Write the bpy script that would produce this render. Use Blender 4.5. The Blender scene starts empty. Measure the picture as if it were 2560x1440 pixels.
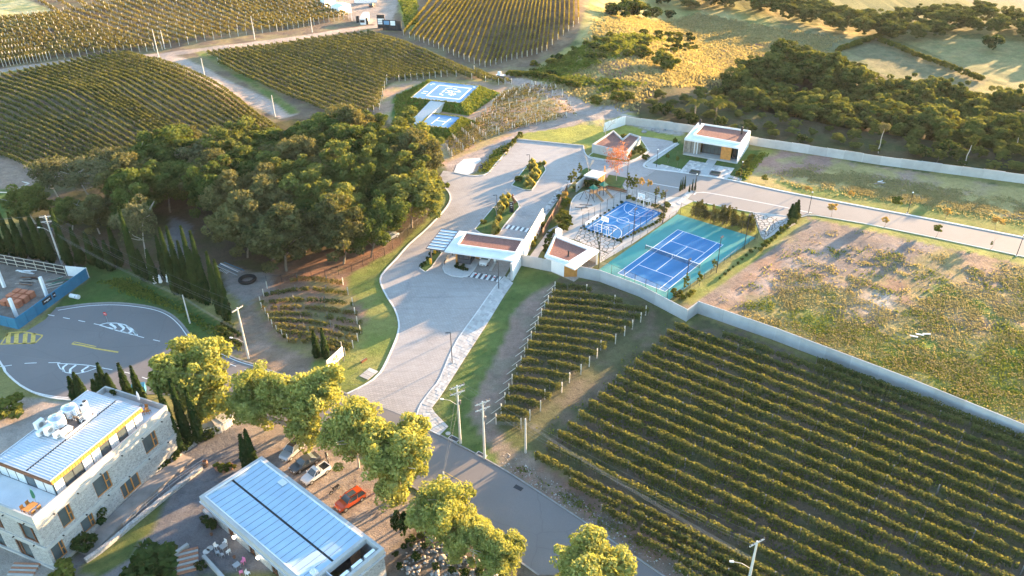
import bpy, bmesh, math, random
import numpy as np
from mathutils import Vector, Matrix
SC = bpy.context.scene
COL = SC.collection
PI = math.pi
rng = np.random.default_rng(7)
random.seed(7)

# ---------------------------------------------------------------- camera
CAM_P, CAM_R, CAM_H, FPX = math.radians(32.1358), math.radians(-0.7466), 84.989, 2039.24
FW = np.array([0, math.cos(CAM_P), -math.sin(CAM_P)])
U0 = np.array([0, math.sin(CAM_P), math.cos(CAM_P)])
XR = np.array([1., 0, 0]) * math.cos(CAM_R) + U0 * math.sin(CAM_R)
UR = -np.array([1., 0, 0]) * math.sin(CAM_R) + U0 * math.cos(CAM_R)
cam = bpy.data.cameras.new('camera')
cam.sensor_width = 36
cam.lens = FPX / 2560 * 36
cam.clip_start = 1
cam.clip_end = 3000
camo = bpy.data.objects.new('camera', cam)
COL.objects.link(camo)
camo.matrix_world = Matrix(((XR[0], UR[0], -FW[0], 0), (XR[1], UR[1], -FW[1], 0), (XR[2], UR[2], -FW[2], CAM_H), (0, 0, 0, 1)))
SC.camera = camo

# ---------------------------------------------------------------- sky, sun, exposure
SUN_AZ, SUN_EL = math.radians(40.5), math.radians(6.4)      # direction towards the sun, from +X
w = bpy.data.worlds.new('World')
SC.world = w
w.use_nodes = True
nt = w.node_tree
bg = nt.nodes['Background']
sky = nt.nodes.new('ShaderNodeTexSky')
sky.sky_type = 'NISHITA'
sky.sun_disc = False
sky.sun_elevation = SUN_EL
sky.sun_rotation = PI / 2 - SUN_AZ
sky.air_density = 1.0
sky.dust_density = 0.4
sky.ozone_density = 1.8
nt.links.new(sky.outputs[0], bg.inputs[0])
bg.inputs[1].default_value = 0.15
sd = Vector((math.cos(SUN_AZ) * math.cos(SUN_EL), math.sin(SUN_AZ) * math.cos(SUN_EL), math.sin(SUN_EL)))
sl = bpy.data.lights.new('sun', 'SUN')
sl.energy = 5.0
sl.angle = math.radians(0.55)
sl.color = (1.0, 0.64, 0.32)
so = bpy.data.objects.new('sun', sl)
so.rotation_euler = sd.to_track_quat('Z', 'Y').to_euler()
so.location = (150, 200, 150)
COL.objects.link(so)
SC.view_settings.view_transform = 'Standard'
SC.view_settings.look = 'None'
SC.view_settings.exposure = 2.95
SC.view_settings.gamma = 1
SC.view_settings.use_curve_mapping = False
SC.cycles.max_bounces = 5
SC.cycles.diffuse_bounces = 3
SC.cycles.glossy_bounces = 2
SC.cycles.transmission_bounces = 3
SC.cycles.transparent_max_bounces = 6
SC.cycles.use_denoising = True

# ---------------------------------------------------------------- terrain height and pixel -> place
def sst(a, b, x):
    t = np.clip((x - a) / (b - a), 0, 1)
    return t * t * (3 - 2 * t)
YB = ([-300, -150, -100, -60, -35, -5, 30, 60, 100, 130, 250], [60, 95, 150, 185, 262, 275, 250, 235, 204, 191, 140])
BUMPS = [(-118, 238, 4.5, 40, 36), (-90, 300, 3, 60, 36), (15, 340, 4, 50, 45), (62, 300, 4.5, 44, 46), (-200, 330, 4, 70, 60)]
def hgt(x, y):
    x = np.asarray(x, float); y = np.asarray(y, float)
    m = sst(0, 45, y - np.interp(x, *YB))
    h = sum(a * np.exp(-((x - bx) / sx) ** 2 - ((y - by) / sy) ** 2) for bx, by, a, sx, sy in BUMPS)
    d = (x - 45) * .434 + (y - 218) * .901     # forest ground behind the back wall, sunk so the low sun passes over
    h = h - np.interp(d, [-5, 3, 30, 55, 90, 200], [0, 0, 8, 14, 15, 17]) * sst(25, 85, x) * (1 - .85 * np.exp(-((x - 100) / 34) ** 2 - ((y - 272) / 16) ** 2))
    return h * m
def ray(px, py):
    return FW * FPX + XR * (px - 1280) - UR * (py - 720)
def Uz(px, py, z=0.):
    d = ray(px, py)
    p = np.array([0, 0, CAM_H]) + d * ((z - CAM_H) / d[2])
    return float(p[0]), float(p[1])
def U(px, py, up=0.):
    """ground point seen at a pixel of the 2560 x 1440 photograph (up = height above the ground)"""
    z = 0.
    for _ in range(14):
        x, y = Uz(px, py, z + up)
        z = float(hgt(x, y))
    return x, y, z
def U2(p, up=0.):
    return U(p[0], p[1], up)[:2]

# ---------------------------------------------------------------- noise, polygons
def vnoise(x, y, seed=0):
    xi = np.floor(x).astype(np.int64); yi = np.floor(y).astype(np.int64)
    fx = x - xi; fy = y - yi
    fx = fx * fx * (3 - 2 * fx); fy = fy * fy * (3 - 2 * fy)
    def hsh(a, b):
        n = (a * 374761393 + b * 668265263 + seed * 1442695041) & 0xffffffff
        n = ((n ^ (n >> 13)) * 1274126177) & 0xffffffff
        return ((n ^ (n >> 16)) & 0xffff) / 65535.
    return (hsh(xi, yi) * (1 - fx) + hsh(xi + 1, yi) * fx) * (1 - fy) + (hsh(xi, yi + 1) * (1 - fx) + hsh(xi + 1, yi + 1) * fx) * fy
def fbm(x, y, s, seed=0, o=4):
    r = 0; a = .5
    for k in range(o):
        r = r + a * vnoise(x / s, y / s, seed + k); s *= .48; a *= .55
    return r / (1 - .55 ** o) * .9
def inside(P, X, Y):
    P = np.asarray(P, float); r = np.zeros(np.shape(X), bool)
    for i in range(len(P)):
        (x0, y0), (x1, y1) = P[i - 1], P[i]
        if y0 == y1: continue
        c = ((y0 > Y) != (y1 > Y)) & (X < (x1 - x0) * (Y - y0) / (y1 - y0) + x0)
        r ^= c
    return r
def pdist(P, X, Y):
    P = np.asarray(P, float); d = np.full(np.shape(X), 1e18)
    for i in range(len(P)):
        a, b = P[i - 1], P[i]; e = b - a
        t = np.clip(((X - a[0]) * e[0] + (Y - a[1]) * e[1]) / max(e @ e, 1e-9), 0, 1)
        d = np.minimum(d, (X - a[0] - t * e[0]) ** 2 + (Y - a[1] - t * e[1]) ** 2)
    return np.sqrt(d)
def poly_px(pts):
    return [U2(p) for p in pts]
def resample(pts, step):
    P = np.asarray(pts, float); d = np.r_[0, np.cumsum(np.hypot(*np.diff(P[:, :2], axis=0).T))]
    n = max(2, int(d[-1] / step) + 1); s = np.linspace(0, d[-1], n)
    return np.stack([np.interp(s, d, P[:, k]) for k in range(P.shape[1])], 1)
def smooth_line(pts, step=1.5):
    """Catmull-Rom through points"""
    P = np.asarray(pts, float); Q = np.vstack([2 * P[0] - P[1], P, 2 * P[-1] - P[-2]]); out = []
    for i in range(1, len(Q) - 2):
        n = max(2, int(np.hypot(*(Q[i + 1] - Q[i])[:2]) / step))
        for t in np.linspace(0, 1, n, endpoint=False):
            a, b, c, d = Q[i - 1:i + 3]
            out.append(.5 * (2 * b + (c - a) * t + (2 * a - 5 * b + 4 * c - d) * t * t + (3 * b - a - 3 * c + d) * t ** 3))
    out.append(P[-1]); return np.array(out)

# ---------------------------------------------------------------- objects
def tag(o, label=None, cat=None, group=None, kind=None):
    if label: o['label'] = label
    if cat: o['category'] = cat
    if group: o['group'] = group
    if kind: o['kind'] = kind
    return o
def link(o, parent=None):
    COL.objects.link(o)
    if parent: o.parent = parent
    return o
def empty(name, loc=(0, 0, 0), rz=0, label=None, cat=None, group=None, scale=None):
    o = bpy.data.objects.new(name, None)
    o.empty_display_size = .3
    o.location = loc; o.rotation_euler = (0, 0, rz)
    if scale is not None: o.scale = scale
    link(o); return tag(o, label, cat, group)
def inst(name, mesh, parent=None, loc=(0, 0, 0), rz=0, scale=None):
    o = bpy.data.objects.new(name, mesh); o.location = loc; o.rotation_euler = (0, 0, rz)
    if scale is not None: o.scale = scale
    return link(o, parent)
def copy_tree(o, parent=None):
    c = o.copy(); COL.objects.link(c)
    if parent: c.parent = parent
    for ch in o.children: copy_tree(ch, c)
    return c
def mesh_np(name, V, F, mat, attr=None, attr_name='tone', smooth=False):
    """V (n,3), F (m,k) arrays"""
    V = np.ascontiguousarray(V, np.float32); F = np.ascontiguousarray(F, np.int32); m, k = F.shape
    me = bpy.data.meshes.new(name)
    me.vertices.add(len(V)); me.vertices.foreach_set('co', V.ravel())
    me.loops.add(m * k); me.loops.foreach_set('vertex_index', F.ravel())
    me.polygons.add(m); me.polygons.foreach_set('loop_start', np.arange(0, m * k, k, dtype=np.int32))
    if smooth: me.polygons.foreach_set('use_smooth', np.ones(m, bool))
    if attr is not None:
        if attr.ndim == 1:
            at = me.attributes.new(attr_name, 'FLOAT', 'POINT'); at.data.foreach_set('value', attr.astype(np.float32))
        else:
            at = me.attributes.new(attr_name, 'FLOAT_COLOR', 'POINT')
            at.data.foreach_set('color', np.c_[attr, np.ones(len(attr))].astype(np.float32).ravel())
    me.update(calc_edges=True); me.materials.append(mat); return me
class MB:
    def __init__(s): s.v = []; s.f = []
    def add(s, vs, fs):
        n = len(s.v); s.v += [tuple(map(float, q)) for q in vs]; s.f += [tuple(i + n for i in q) for q in fs]; return s
    def quad(s, a, b, c, d): return s.add([a, b, c, d], [(0, 1, 2, 3)])
    def box(s, cx, cy, z0, z1, lx, ly, az=0.):
        c, q = math.cos(az), math.sin(az); vs = []
        for z in (z0, z1):
            for sx, sy in ((-1, -1), (1, -1), (1, 1), (-1, 1)):
                x, y = sx * lx / 2, sy * ly / 2; vs.append((cx + x * c - y * q, cy + x * q + y * c, z))
        return s.add(vs, [(3, 2, 1, 0), (4, 5, 6, 7), (0, 1, 5, 4), (1, 2, 6, 5), (2, 3, 7, 6), (3, 0, 4, 7)])
    def prism(s, pts, z0, z1):
        P = [tuple(p[:2]) for p in pts]; n = len(P)
        if sum(P[i - 1][0] * P[i][1] - P[i][0] * P[i - 1][1] for i in range(n)) < 0: P = P[::-1]
        return s.add([p + (z0,) for p in P] + [p + (z1,) for p in P],
                     [tuple(range(n))[::-1], tuple(range(n, 2 * n))] + [(i, (i + 1) % n, n + (i + 1) % n, n + i) for i in range(n)])
    def tube(s, p, q, r, r2=None, n=6, cap=True):
        r2 = r if r2 is None else r2; p = np.array(p, float); q = np.array(q, float); d = q - p; L = np.linalg.norm(d)
        if L < 1e-6: return s
        d /= L; a = np.cross(d, [0, 0, 1.] if abs(d[2]) < .9 else [1., 0, 0]); a /= np.linalg.norm(a); b = np.cross(d, a)
        A = np.arange(n) * 2 * PI / n
        vs = [p + r * (math.cos(t) * a + math.sin(t) * b) for t in A] + [q + r2 * (math.cos(t) * a + math.sin(t) * b) for t in A]
        fs = [(i, (i + 1) % n, n + (i + 1) % n, n + i) for i in range(n)]
        if cap: fs += [tuple(range(n))[::-1], tuple(range(n, 2 * n))]
        return s.add(vs, fs)
    def path(s, pts, r, n=5):
        for a, b in zip(pts[:-1], pts[1:]): s.tube(a, b, r, r, n, True)
        return s
    def lathe(s, prof, c=(0, 0, 0), n=12):
        vs = [(c[0] + r * math.cos(2 * PI * k / n), c[1] + r * math.sin(2 * PI * k / n), c[2] + z) for r, z in prof for k in range(n)]
        m = len(prof); fs = [(j * n + k, j * n + (k + 1) % n, (j + 1) * n + (k + 1) % n, (j + 1) * n + k) for j in range(m - 1) for k in range(n)]
        return s.add(vs, fs + [tuple(range(n))[::-1], tuple(range((m - 1) * n, m * n))])
    def ball(s, c, r, n=8, sz=1.):
        return s.lathe([(max(.02, math.sin(t)) * r, -math.cos(t) * r * sz) for t in np.linspace(0, PI, n // 2 + 2)], c, n)
    def mesh(s, name, mat, smooth=False):
        me = bpy.data.meshes.new(name); me.from_pydata(s.v, [], s.f); me.materials.append(mat)
        if smooth: me.polygons.foreach_set('use_smooth', np.ones(len(me.polygons), bool))
        me.update(); return me
    def make(s, name, mat, parent=None, world=False, smooth=False, kind=None, loc=None):
        if world:
            o = np.zeros(3)
            q = parent
            while q is not None: o += np.array(q.location); q = q.parent
            if loc is not None: o += np.array(loc)
            s.v = [tuple(np.array(a) - o) for a in s.v]
        ob = bpy.data.objects.new(name, s.mesh(name, mat, smooth)); link(ob, parent)
        if loc is not None: ob.location = loc
        if kind: ob['kind'] = kind
        return ob
def spaced(poly, d, n=4000, seed=1, jit=None):
    """poisson-like points inside a world polygon"""
    r = np.random.default_rng(seed); P = np.asarray(poly); lo, hi = P.min(0), P.max(0); out = np.zeros((0, 2))
    C = r.uniform(lo, hi, (n, 2)); C = C[inside(P, C[:, 0], C[:, 1])]
    for c in C:
        dd = d if jit is None else d * r.uniform(*jit)
        if len(out) == 0 or ((out - c) ** 2).sum(1).min() > dd * dd: out = np.vstack([out, c])
    return out
# ---------------------------------------------------------------- materials
def new_mat(name):
    m = bpy.data.materials.new(name); m.use_nodes = True
    t = m.node_tree; b = t.nodes['Principled BSDF']; return m, t, b
def N(t, ty, **kw):
    n = t.nodes.new(ty)
    for k, v in kw.items():
        if k in n.inputs: n.inputs[k].default_value = v
        else: setattr(n, k, v)
    return n
def mixc(t, fac, a, b, blend='MIX'):
    n = t.nodes.new('ShaderNodeMix'); n.data_type = 'RGBA'; n.blend_type = blend
    for s, v in ((0, fac), (6, a), (7, b)):
        if hasattr(v, 'is_output'): t.links.new(v, n.inputs[s])
        else: n.inputs[s].default_value = v if s == 0 else (tuple(v) + (1,) if len(v) == 3 else v)
    return n.outputs[2]
def ramp(t, src, a, b):
    n = t.nodes.new('ShaderNodeMapRange'); t.links.new(src, n.inputs[0]); n.inputs[1].default_value = a; n.inputs[2].default_value = b
    return n.outputs[0]
def math_(t, op, a, b=None):
    n = t.nodes.new('ShaderNodeMath'); n.operation = op
    for i, v in enumerate((a, b)):
        if v is None: continue
        if hasattr(v, 'is_output'): t.links.new(v, n.inputs[i])
        else: n.inputs[i].default_value = v
    return n.outputs[0]
def noise(t, co, scale, detail=5, rough=.6):
    n = N(t, 'ShaderNodeTexNoise', Scale=scale, Detail=detail, Roughness=rough)
    if co is not None: t.links.new(co, n.inputs['Vector'])
    return n.outputs['Fac']
def bump(t, b, h, strength=.3, dist=.1):
    n = N(t, 'ShaderNodeBump', Strength=strength, Distance=dist); t.links.new(h, n.inputs['Height']); t.links.new(n.outputs[0], b.inputs['Normal'])
def sc3(c, k): return tuple(min(1, x * k) for x in c[:3])
def pos(t): return t.nodes.new('ShaderNodeNewGeometry').outputs['Position']
def mat(name, col, rough=.8, var=.18, scale=1.2, bmp=0., bscale=None, metal=0., spec=.3, col2=None, rnd=0., bdist=.05):
    m, t, b = new_mat(name); P = pos(t)
    f = noise(t, P, scale, 6); f = ramp(t, f, .28, .72)
    c = mixc(t, f, sc3(col, 1 - var), col2 if col2 else sc3(col, 1 + var))
    if rnd:
        oi = t.nodes.new('ShaderNodeObjectInfo'); v = t.nodes.new('ShaderNodeHueSaturation'); t.links.new(c, v.inputs['Color'])
        r = t.nodes.new('ShaderNodeMapRange'); t.links.new(oi.outputs['Random'], r.inputs[0]); r.inputs[3].default_value = 1 - rnd; r.inputs[4].default_value = 1 + rnd
        t.links.new(r.outputs[0], v.inputs['Value']); c = v.outputs[0]
    t.links.new(c, b.inputs['Base Color']); b.inputs['Roughness'].default_value = rough; b.inputs['Metallic'].default_value = metal
    b.inputs['Specular IOR Level'].default_value = spec
    if bmp: bump(t, b, noise(t, P, bscale or scale * 6, 6, .65), bmp, bdist)
    return m
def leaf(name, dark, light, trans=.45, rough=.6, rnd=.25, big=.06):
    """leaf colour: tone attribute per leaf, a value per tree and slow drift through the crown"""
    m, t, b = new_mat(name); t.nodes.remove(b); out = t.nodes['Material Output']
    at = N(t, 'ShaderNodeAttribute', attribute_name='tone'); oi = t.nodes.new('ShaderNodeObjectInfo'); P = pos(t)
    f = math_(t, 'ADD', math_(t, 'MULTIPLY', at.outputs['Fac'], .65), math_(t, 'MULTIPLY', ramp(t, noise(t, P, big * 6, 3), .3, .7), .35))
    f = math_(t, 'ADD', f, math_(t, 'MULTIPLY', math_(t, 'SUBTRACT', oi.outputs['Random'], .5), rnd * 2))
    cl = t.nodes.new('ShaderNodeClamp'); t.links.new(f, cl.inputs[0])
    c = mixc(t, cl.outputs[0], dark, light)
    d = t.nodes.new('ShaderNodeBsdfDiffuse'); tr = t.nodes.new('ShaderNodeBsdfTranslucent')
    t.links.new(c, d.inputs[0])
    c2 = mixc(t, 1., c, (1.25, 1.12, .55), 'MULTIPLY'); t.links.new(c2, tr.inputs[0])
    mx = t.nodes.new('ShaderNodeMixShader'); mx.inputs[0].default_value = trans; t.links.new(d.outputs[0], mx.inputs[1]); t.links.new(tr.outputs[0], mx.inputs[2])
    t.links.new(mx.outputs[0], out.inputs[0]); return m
M = {}
M['white'] = mat('white_paint', (.80, .79, .77), .6, .06, .6)
M['roofwhite'] = mat('roof_render', (.70, .70, .70), .7, .10, .5)
M['concrete'] = mat('concrete', (.42, .41, .39), .85, .12, .7, .15)
M['wallc'] = mat('wall_panel_concrete', (.40, .40, .40), .85, .12, .5, .1, rnd=.10)
M['kerb'] = mat('kerb_concrete', (.60, .58, .55), .85, .15, 1.5)
M['greykerb'] = mat('grey_kerb', (.26, .25, .24), .9, .2, 1.5)
M['pole'] = mat('pole_concrete', (.56, .54, .50), .85, .12, 1.5)
M['sheet2'] = mat('sky_tinted_sheet', (.40, .53, .64), .35, .07, .5, metal=.3)  # blue of the reflected sky is put into the sheet colour
M['cable'] = mat('cable', (.20, .20, .20), .7, .05, 1)
M['post'] = mat('vine_post', (.58, .53, .45), .85, .15, 3, rnd=.15)
M['postg'] = mat('grey_post', (.17, .16, .145), .9, .15, 3, rnd=.3)
M['black'] = mat('black_metal', (.025, .025, .028), .5, .1, 3)
M['darkgrey'] = mat('dark_grey_metal', (.09, .09, .10), .5, .1, 2)
M['steel'] = mat('galvanised_steel', (.45, .46, .47), .35, .08, 3, metal=.6)
M['inox'] = mat('stainless_steel', (.72, .73, .74), .22, .05, 3, metal=.9)
M['wood'] = mat('orange_timber', (.52, .22, .055), .6, .25, 1.5)
M['tan'] = mat('tan_timber', (.36, .23, .12), .7, .25, 2)
M['woodd'] = mat('dark_and_shaded_timber', (.20, .085, .04), .6, .25, 2)  # own dark timber, and the end fascias with shade put into the colour
M['plank'] = mat('grey_planks', (.30, .26, .22), .85, .3, 2, rnd=.35)
M['bark'] = mat('bark', (.20, .16, .12), .95, .3, 3, .4)
M['barkp'] = mat('pale_bark', (.42, .38, .32), .95, .25, 3, .3)
M['redroof'] = mat('red_roof_gravel', (.22, .105, .085), .95, .35, 3.5, .9, 5, bdist=.12)
M['greyroof'] = mat('roof_membrane', (.17, .14, .13), .95, .1, 1)
M['glass'] = mat('window_glass', (.075, .095, .10), .12, .2, .6, spec=.6)
M['glassb'] = mat('curtained_glass', (.50, .58, .62), .3, .15, 2.0, spec=.5)
M['curtain'] = mat('pale_curtain', (.75, .74, .71), .8, .08, 3)
M['orange'] = mat('orange_brick', (.48, .17, .09), .9, .15, 2, rnd=.12)
M['bluesteel'] = mat('blue_sheet', (.03, .165, .29), .55, .12, .7)
M['yellow'] = mat('yellow_paint', (.75, .42, .03), .6, .1, 3)
M['red'] = mat('red_paint', (.55, .03, .03), .5, .1, 3)
M['pink'] = mat('pink_paint', (.75, .22, .38), .6, .1, 3)
M['mark'] = mat('road_marking_white', (.72, .72, .70), .7, .12, 2.5)
M['marky'] = mat('road_marking_yellow', (.58, .40, .10), .8, .25, 2.5)
M['courtline'] = mat('court_line', (.84, .84, .84), .7, .03, 2)
M['tyre'] = mat('tyre_rubber', (.02, .02, .02), .85, .1, 4)
M['green'] = mat('green_plastic', (.03, .16, .10), .5, .1, 3)
M['terracotta'] = mat('terracotta', (.42, .20, .12), .85, .2, 4)
M['brownfence'] = mat('brown_slats', (.16, .09, .06), .7, .2, 3)
M['rock'] = mat('rock', (.30, .28, .26), .95, .3, 1.5, .6)
M['tank'] = M['inox']
def stone_mat():
    m, t, b = new_mat('stone_masonry'); P = pos(t)
    mp = N(t, 'ShaderNodeMapping'); mp.inputs['Scale'].default_value = (1.5, 1.5, 2.4); t.links.new(P, mp.inputs[0])
    v = N(t, 'ShaderNodeTexVoronoi', Scale=2.3); v.feature = 'F1'; t.links.new(mp.outputs[0], v.inputs['Vector'])
    e = N(t, 'ShaderNodeTexVoronoi', Scale=2.3); e.feature = 'DISTANCE_TO_EDGE'; t.links.new(mp.outputs[0], e.inputs['Vector'])
    sp = t.nodes.new('ShaderNodeSeparateColor'); t.links.new(v.outputs['Color'], sp.inputs[0])
    c = mixc(t, sp.outputs[0], (.26, .255, .25), (.54, .535, .52))
    c = mixc(t, math_(t, 'MULTIPLY', ramp(t, noise(t, P, 2.5), .3, .7), .5), c, (.40, .37, .335))
    c = mixc(t, ramp(t, e.outputs['Distance'], .0, .09), (.62, .60, .57), c)
    t.links.new(c, b.inputs['Base Color']); b.inputs['Roughness'].default_value = .9
    bump(t, b, math_(t, 'ADD', ramp(t, e.outputs['Distance'], 0, .14), math_(t, 'MULTIPLY', noise(t, P, 6), .6)), .8, .10); return m
M['stone'] = stone_mat()
def metal_roof(name, col, az, pitch, seam=.12, dark=.55):
    m, t, b = new_mat(name); P = pos(t); sx = N(t, 'ShaderNodeSeparateXYZ'); t.links.new(P, sx.inputs[0])
    s = math_(t, 'ADD', math_(t, 'MULTIPLY', sx.outputs[0], math.cos(az) / pitch), math_(t, 'MULTIPLY', sx.outputs[1], math.sin(az) / pitch))
    fr = math_(t, 'FRACT', s); rib = math_(t, 'GREATER_THAN', fr, 1 - seam)
    f = ramp(t, noise(t, P, .5, 5), .3, .7); c = mixc(t, f, sc3(col, .88), sc3(col, 1.08)); c = mixc(t, math_(t, 'MULTIPLY', rib, 1 - dark), c, (0.1, 0.1, 0.11))
    t.links.new(c, b.inputs['Base Color']); b.inputs['Roughness'].default_value = .42; b.inputs['Metallic'].default_value = .25
    return m
M['roof2'] = metal_roof('pale_sheet_roof', (.58, .62, .66), math.radians(-40.5), 1.05, .035, .45)
M['plainmetal'] = mat('sheet_metal', (.56, .59, .63), .35, .06, .6, metal=.35)
def paver_mat():
    m, t, b = new_mat('pavers'); P = pos(t)
    mp = N(t, 'ShaderNodeMapping'); mp.inputs['Rotation'].default_value = (0, 0, math.radians(17)); t.links.new(P, mp.inputs[0])
    br = N(t, 'ShaderNodeTexBrick', Scale=1.0); t.links.new(mp.outputs[0], br.inputs['Vector'])
    for k, v in (('Color1', (.36, .325, .30, 1)), ('Color2', (.30, .27, .25, 1)), ('Mortar', (.20, .18, .17, 1)), ('Mortar Size', .03), ('Brick Width', .6), ('Row Height', .45)): br.inputs[k].default_value = v
    f = ramp(t, noise(t, P, .07, 6), .35, .65); c = mixc(t, math_(t, 'MULTIPLY', f, .55), br.outputs[0], (.40, .37, .35), 'MIX')
    st = ramp(t, noise(t, P, .13, 8, .72), .57, .64); c = mixc(t, math_(t, 'MULTIPLY', st, .5), c, (.17, .16, .16)); s2 = ramp(t, noise(t, P, .5, 8, .75), .50, .75); c = mixc(t, math_(t, 'MULTIPLY', s2, .45), c, (.46, .43, .41))
    m3 = N(t, 'ShaderNodeMapping'); m3.inputs['Rotation'].default_value = (0, 0, math.radians(-62)); m3.inputs['Scale'].default_value = (.05, .9, 1); t.links.new(P, m3.inputs[0])
    c = mixc(t, math_(t, 'MULTIPLY', ramp(t, noise(t, m3.outputs[0], 1., 5, .6), .52, .72), .38), c, (.19, .175, .165))
    t.links.new(c, b.inputs['Base Color']); b.inputs['Roughness'].default_value = .82
    bump(t, b, br.outputs['Fac'], -.25, .02); return m
M['paver'] = paver_mat()
def asphalt(name, col, stain=.25):
    m, t, b = new_mat(name); P = pos(t)
    f = ramp(t, noise(t, P, .12, 6, .65), .3, .7); c = mixc(t, f, sc3(col, .86), sc3(col, 1.14))
    g = noise(t, P, 9, 4, .8); c = mixc(t, ramp(t, g, .35, .7), sc3(col, .8), c)
    vo = N(t, 'ShaderNodeTexVoronoi', Scale=.09); vo.feature = 'DISTANCE_TO_EDGE'; nz = N(t, 'ShaderNodeTexNoise', Scale=.5, Detail=4); t.links.new(P, nz.inputs['Vector'])
    va = t.nodes.new('ShaderNodeVectorMath'); va.operation = 'ADD'; t.links.new(P, va.inputs[0]); t.links.new(nz.outputs['Color'], va.inputs[1]); t.links.new(va.outputs[0], vo.inputs['Vector'])
    c = mixc(t, math_(t, 'MULTIPLY', math_(t, 'LESS_THAN', vo.outputs['Distance'], .006), stain), c, sc3(col, .5))
    t.links.new(c, b.inputs['Base Color']); b.inputs['Roughness'].default_value = .85; bump(t, b, g, .25, .01); return m
M['asphalt'] = asphalt('asphalt', (.19, .172, .165))
M['street'] = asphalt('pale_street', (.27, .25, .235), .15)
M['gravel'] = mat('gravel', (.25, .22, .20), .95, .28, .5, .8, 9, bdist=.06)
M['gravelc'] = mat('grey_gravel', (.22, .205, .20), .95, .2, .4, .6, 10, bdist=.05)
M['sand'] = mat('pale_sand', (.42, .40, .37), .95, .12, .8, .2)
M['slab'] = mat('pale_stone_slab', (.50, .47, .43), .85, .15, 2, rnd=.3)
M['slabg'] = mat('grey_stone_slab', (.44, .42, .40), .85, .15, 2, rnd=.22)
M['flag'] = mat('flagstone', (.42, .39, .36), .85, .15, 1.5, .1, rnd=.12)
M['joint'] = mat('dark_joint', (.07, .075, .05), .95, .3, 2)
M['tblue'] = mat('tennis_blue', (.010, .145, .34), .7, .10, .3)
M['teal'] = mat('tennis_teal', (.03, .24, .23), .7, .10, .3)
M['bblue'] = mat('basket_blue', (.010, .165, .39), .7, .10, .3)
M['padblue'] = mat('pad_blue', (.12, .26, .44), .75, .15, .25)
M['lawn'] = mat('lawn', (.055, .105, .022), .95, .3, .9, .6, 7, bdist=.08)
M['lawny'] = mat('yellow_lawn', (.15, .17, .04), .95, .3, .7, .6, 7, bdist=.08)
M['emb'] = mat('embankment_grass', (.10, .18, .018), .95, .35, .8, .9, 3, bdist=.25)
M['gblade'] = leaf('grass_blade', (.07, .10, .02), (.22, .25, .06), .35, rnd=.0)
M['dryblade'] = leaf('dry_blade', (.20, .18, .10), (.40, .36, .21), .35, rnd=.0)
M['vine'] = leaf('vine_leaf', (.045, .066, .022), (.20, .20, .07), .40, rnd=.10)
M['vinegold'] = leaf('golden_vine_leaf', (.10, .09, .02), (.36, .29, .06), .4, rnd=.08)
M['vinedry'] = leaf('autumn_vine_leaf', (.10, .07, .03), (.24, .22, .07), .35, rnd=.1)
M['grove'] = leaf('broad_leaf', (.038, .068, .020), (.16, .20, .06), .38, rnd=.22)
M['grovelight'] = leaf('bright_leaf', (.06, .09, .024), (.21, .23, .075), .38, rnd=.2)
M['groveolive'] = leaf('olive_leaf', (.06, .07, .03), (.21, .20, .09), .34, rnd=.2)
M['grovepale'] = leaf('silver_leaf', (.06, .075, .035), (.22, .21, .12), .32, rnd=.15)
M['forest'] = leaf('forest_leaf', (.045, .068, .022), (.19, .21, .065), .38, rnd=.20)
M['plane'] = leaf('yellow_leaf', (.16, .20, .05), (.43, .44, .15), .42, rnd=.08)
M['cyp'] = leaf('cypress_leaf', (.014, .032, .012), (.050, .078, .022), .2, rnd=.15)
M['thuja'] = leaf('thuja_leaf', (.05, .06, .022), (.17, .16, .06), .3, rnd=.15)
M['shrub'] = leaf('shrub_leaf', (.05, .08, .015), (.21, .21, .05), .35, rnd=.2)
M['darkshrub'] = leaf('dark_shrub_leaf', (.02, .04, .012), (.07, .10, .03), .3, rnd=.2)
M['redleaf'] = leaf('red_leaf', (.26, .09, .06), (.46, .22, .11), .4, rnd=.1)
M['orangeleaf'] = leaf('orange_leaf', (.32, .22, .08), (.48, .36, .13), .4, rnd=.15)
M['plume'] = leaf('golden_plume', (.20, .21, .06), (.42, .40, .15), .4, rnd=.1)
M['palm'] = leaf('palm_leaf', (.05, .07, .015), (.20, .18, .04), .3, rnd=.1)
# ---------------------------------------------------------------- the ground
def lin(a, b, n): return [(a[0] + (b[0] - a[0]) * t, a[1] + (b[1] - a[1]) * t) for t in np.linspace(0, 1, n)]
ZONES = []   # world polygon, colour a, colour b, noise scale, threshold, feather (m), wobble (m)
def zone(px, a, b=None, ns=6., th=.5, fe=1.0, wob=1.5, soft=.12): ZONES.append((poly_px(px), a, b or a, ns, th, fe, wob, soft))
def zline(px, width, a, b=None, ns=4., fe=.8, wob=.8):
    L = smooth_line(poly_px(px), 3); T = np.gradient(L, axis=0); T /= np.linalg.norm(T, axis=1)[:, None] + 1e-9
    Nn = np.c_[-T[:, 1], T[:, 0]] * width / 2
    ZONES.append((list(map(tuple, np.vstack([L + Nn, (L - Nn)[::-1]]))), a, b or a, ns, .5, fe, wob, .15))
GRN, GRN2, DRY, DRY2 = (.060, .105, .026), (.115, .155, .042), (.30, .25, .115), (.20, .185, .07)
SOIL, SOILR, SOILD, ROADD = (.30, .215, .165), (.31, .165, .115), (.150, .110, .078), (.38, .30, .245)
zone([(-700, -60), (1500, -60), (1450, 90), (1270, 215), (1150, 200), (960, 210), (950, 290), (700, 330), (0, 560), (-700, 700)], SOILD, (.20, .165, .09), 5, .5, 2, 2)
zone([(-300, -40), (60, -4), (165, 48), (130, 70), (0, 76), (-300, 95)], (.46, .40, .20), (.36, .33, .13), 7, .5, 1.5, 1)
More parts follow.
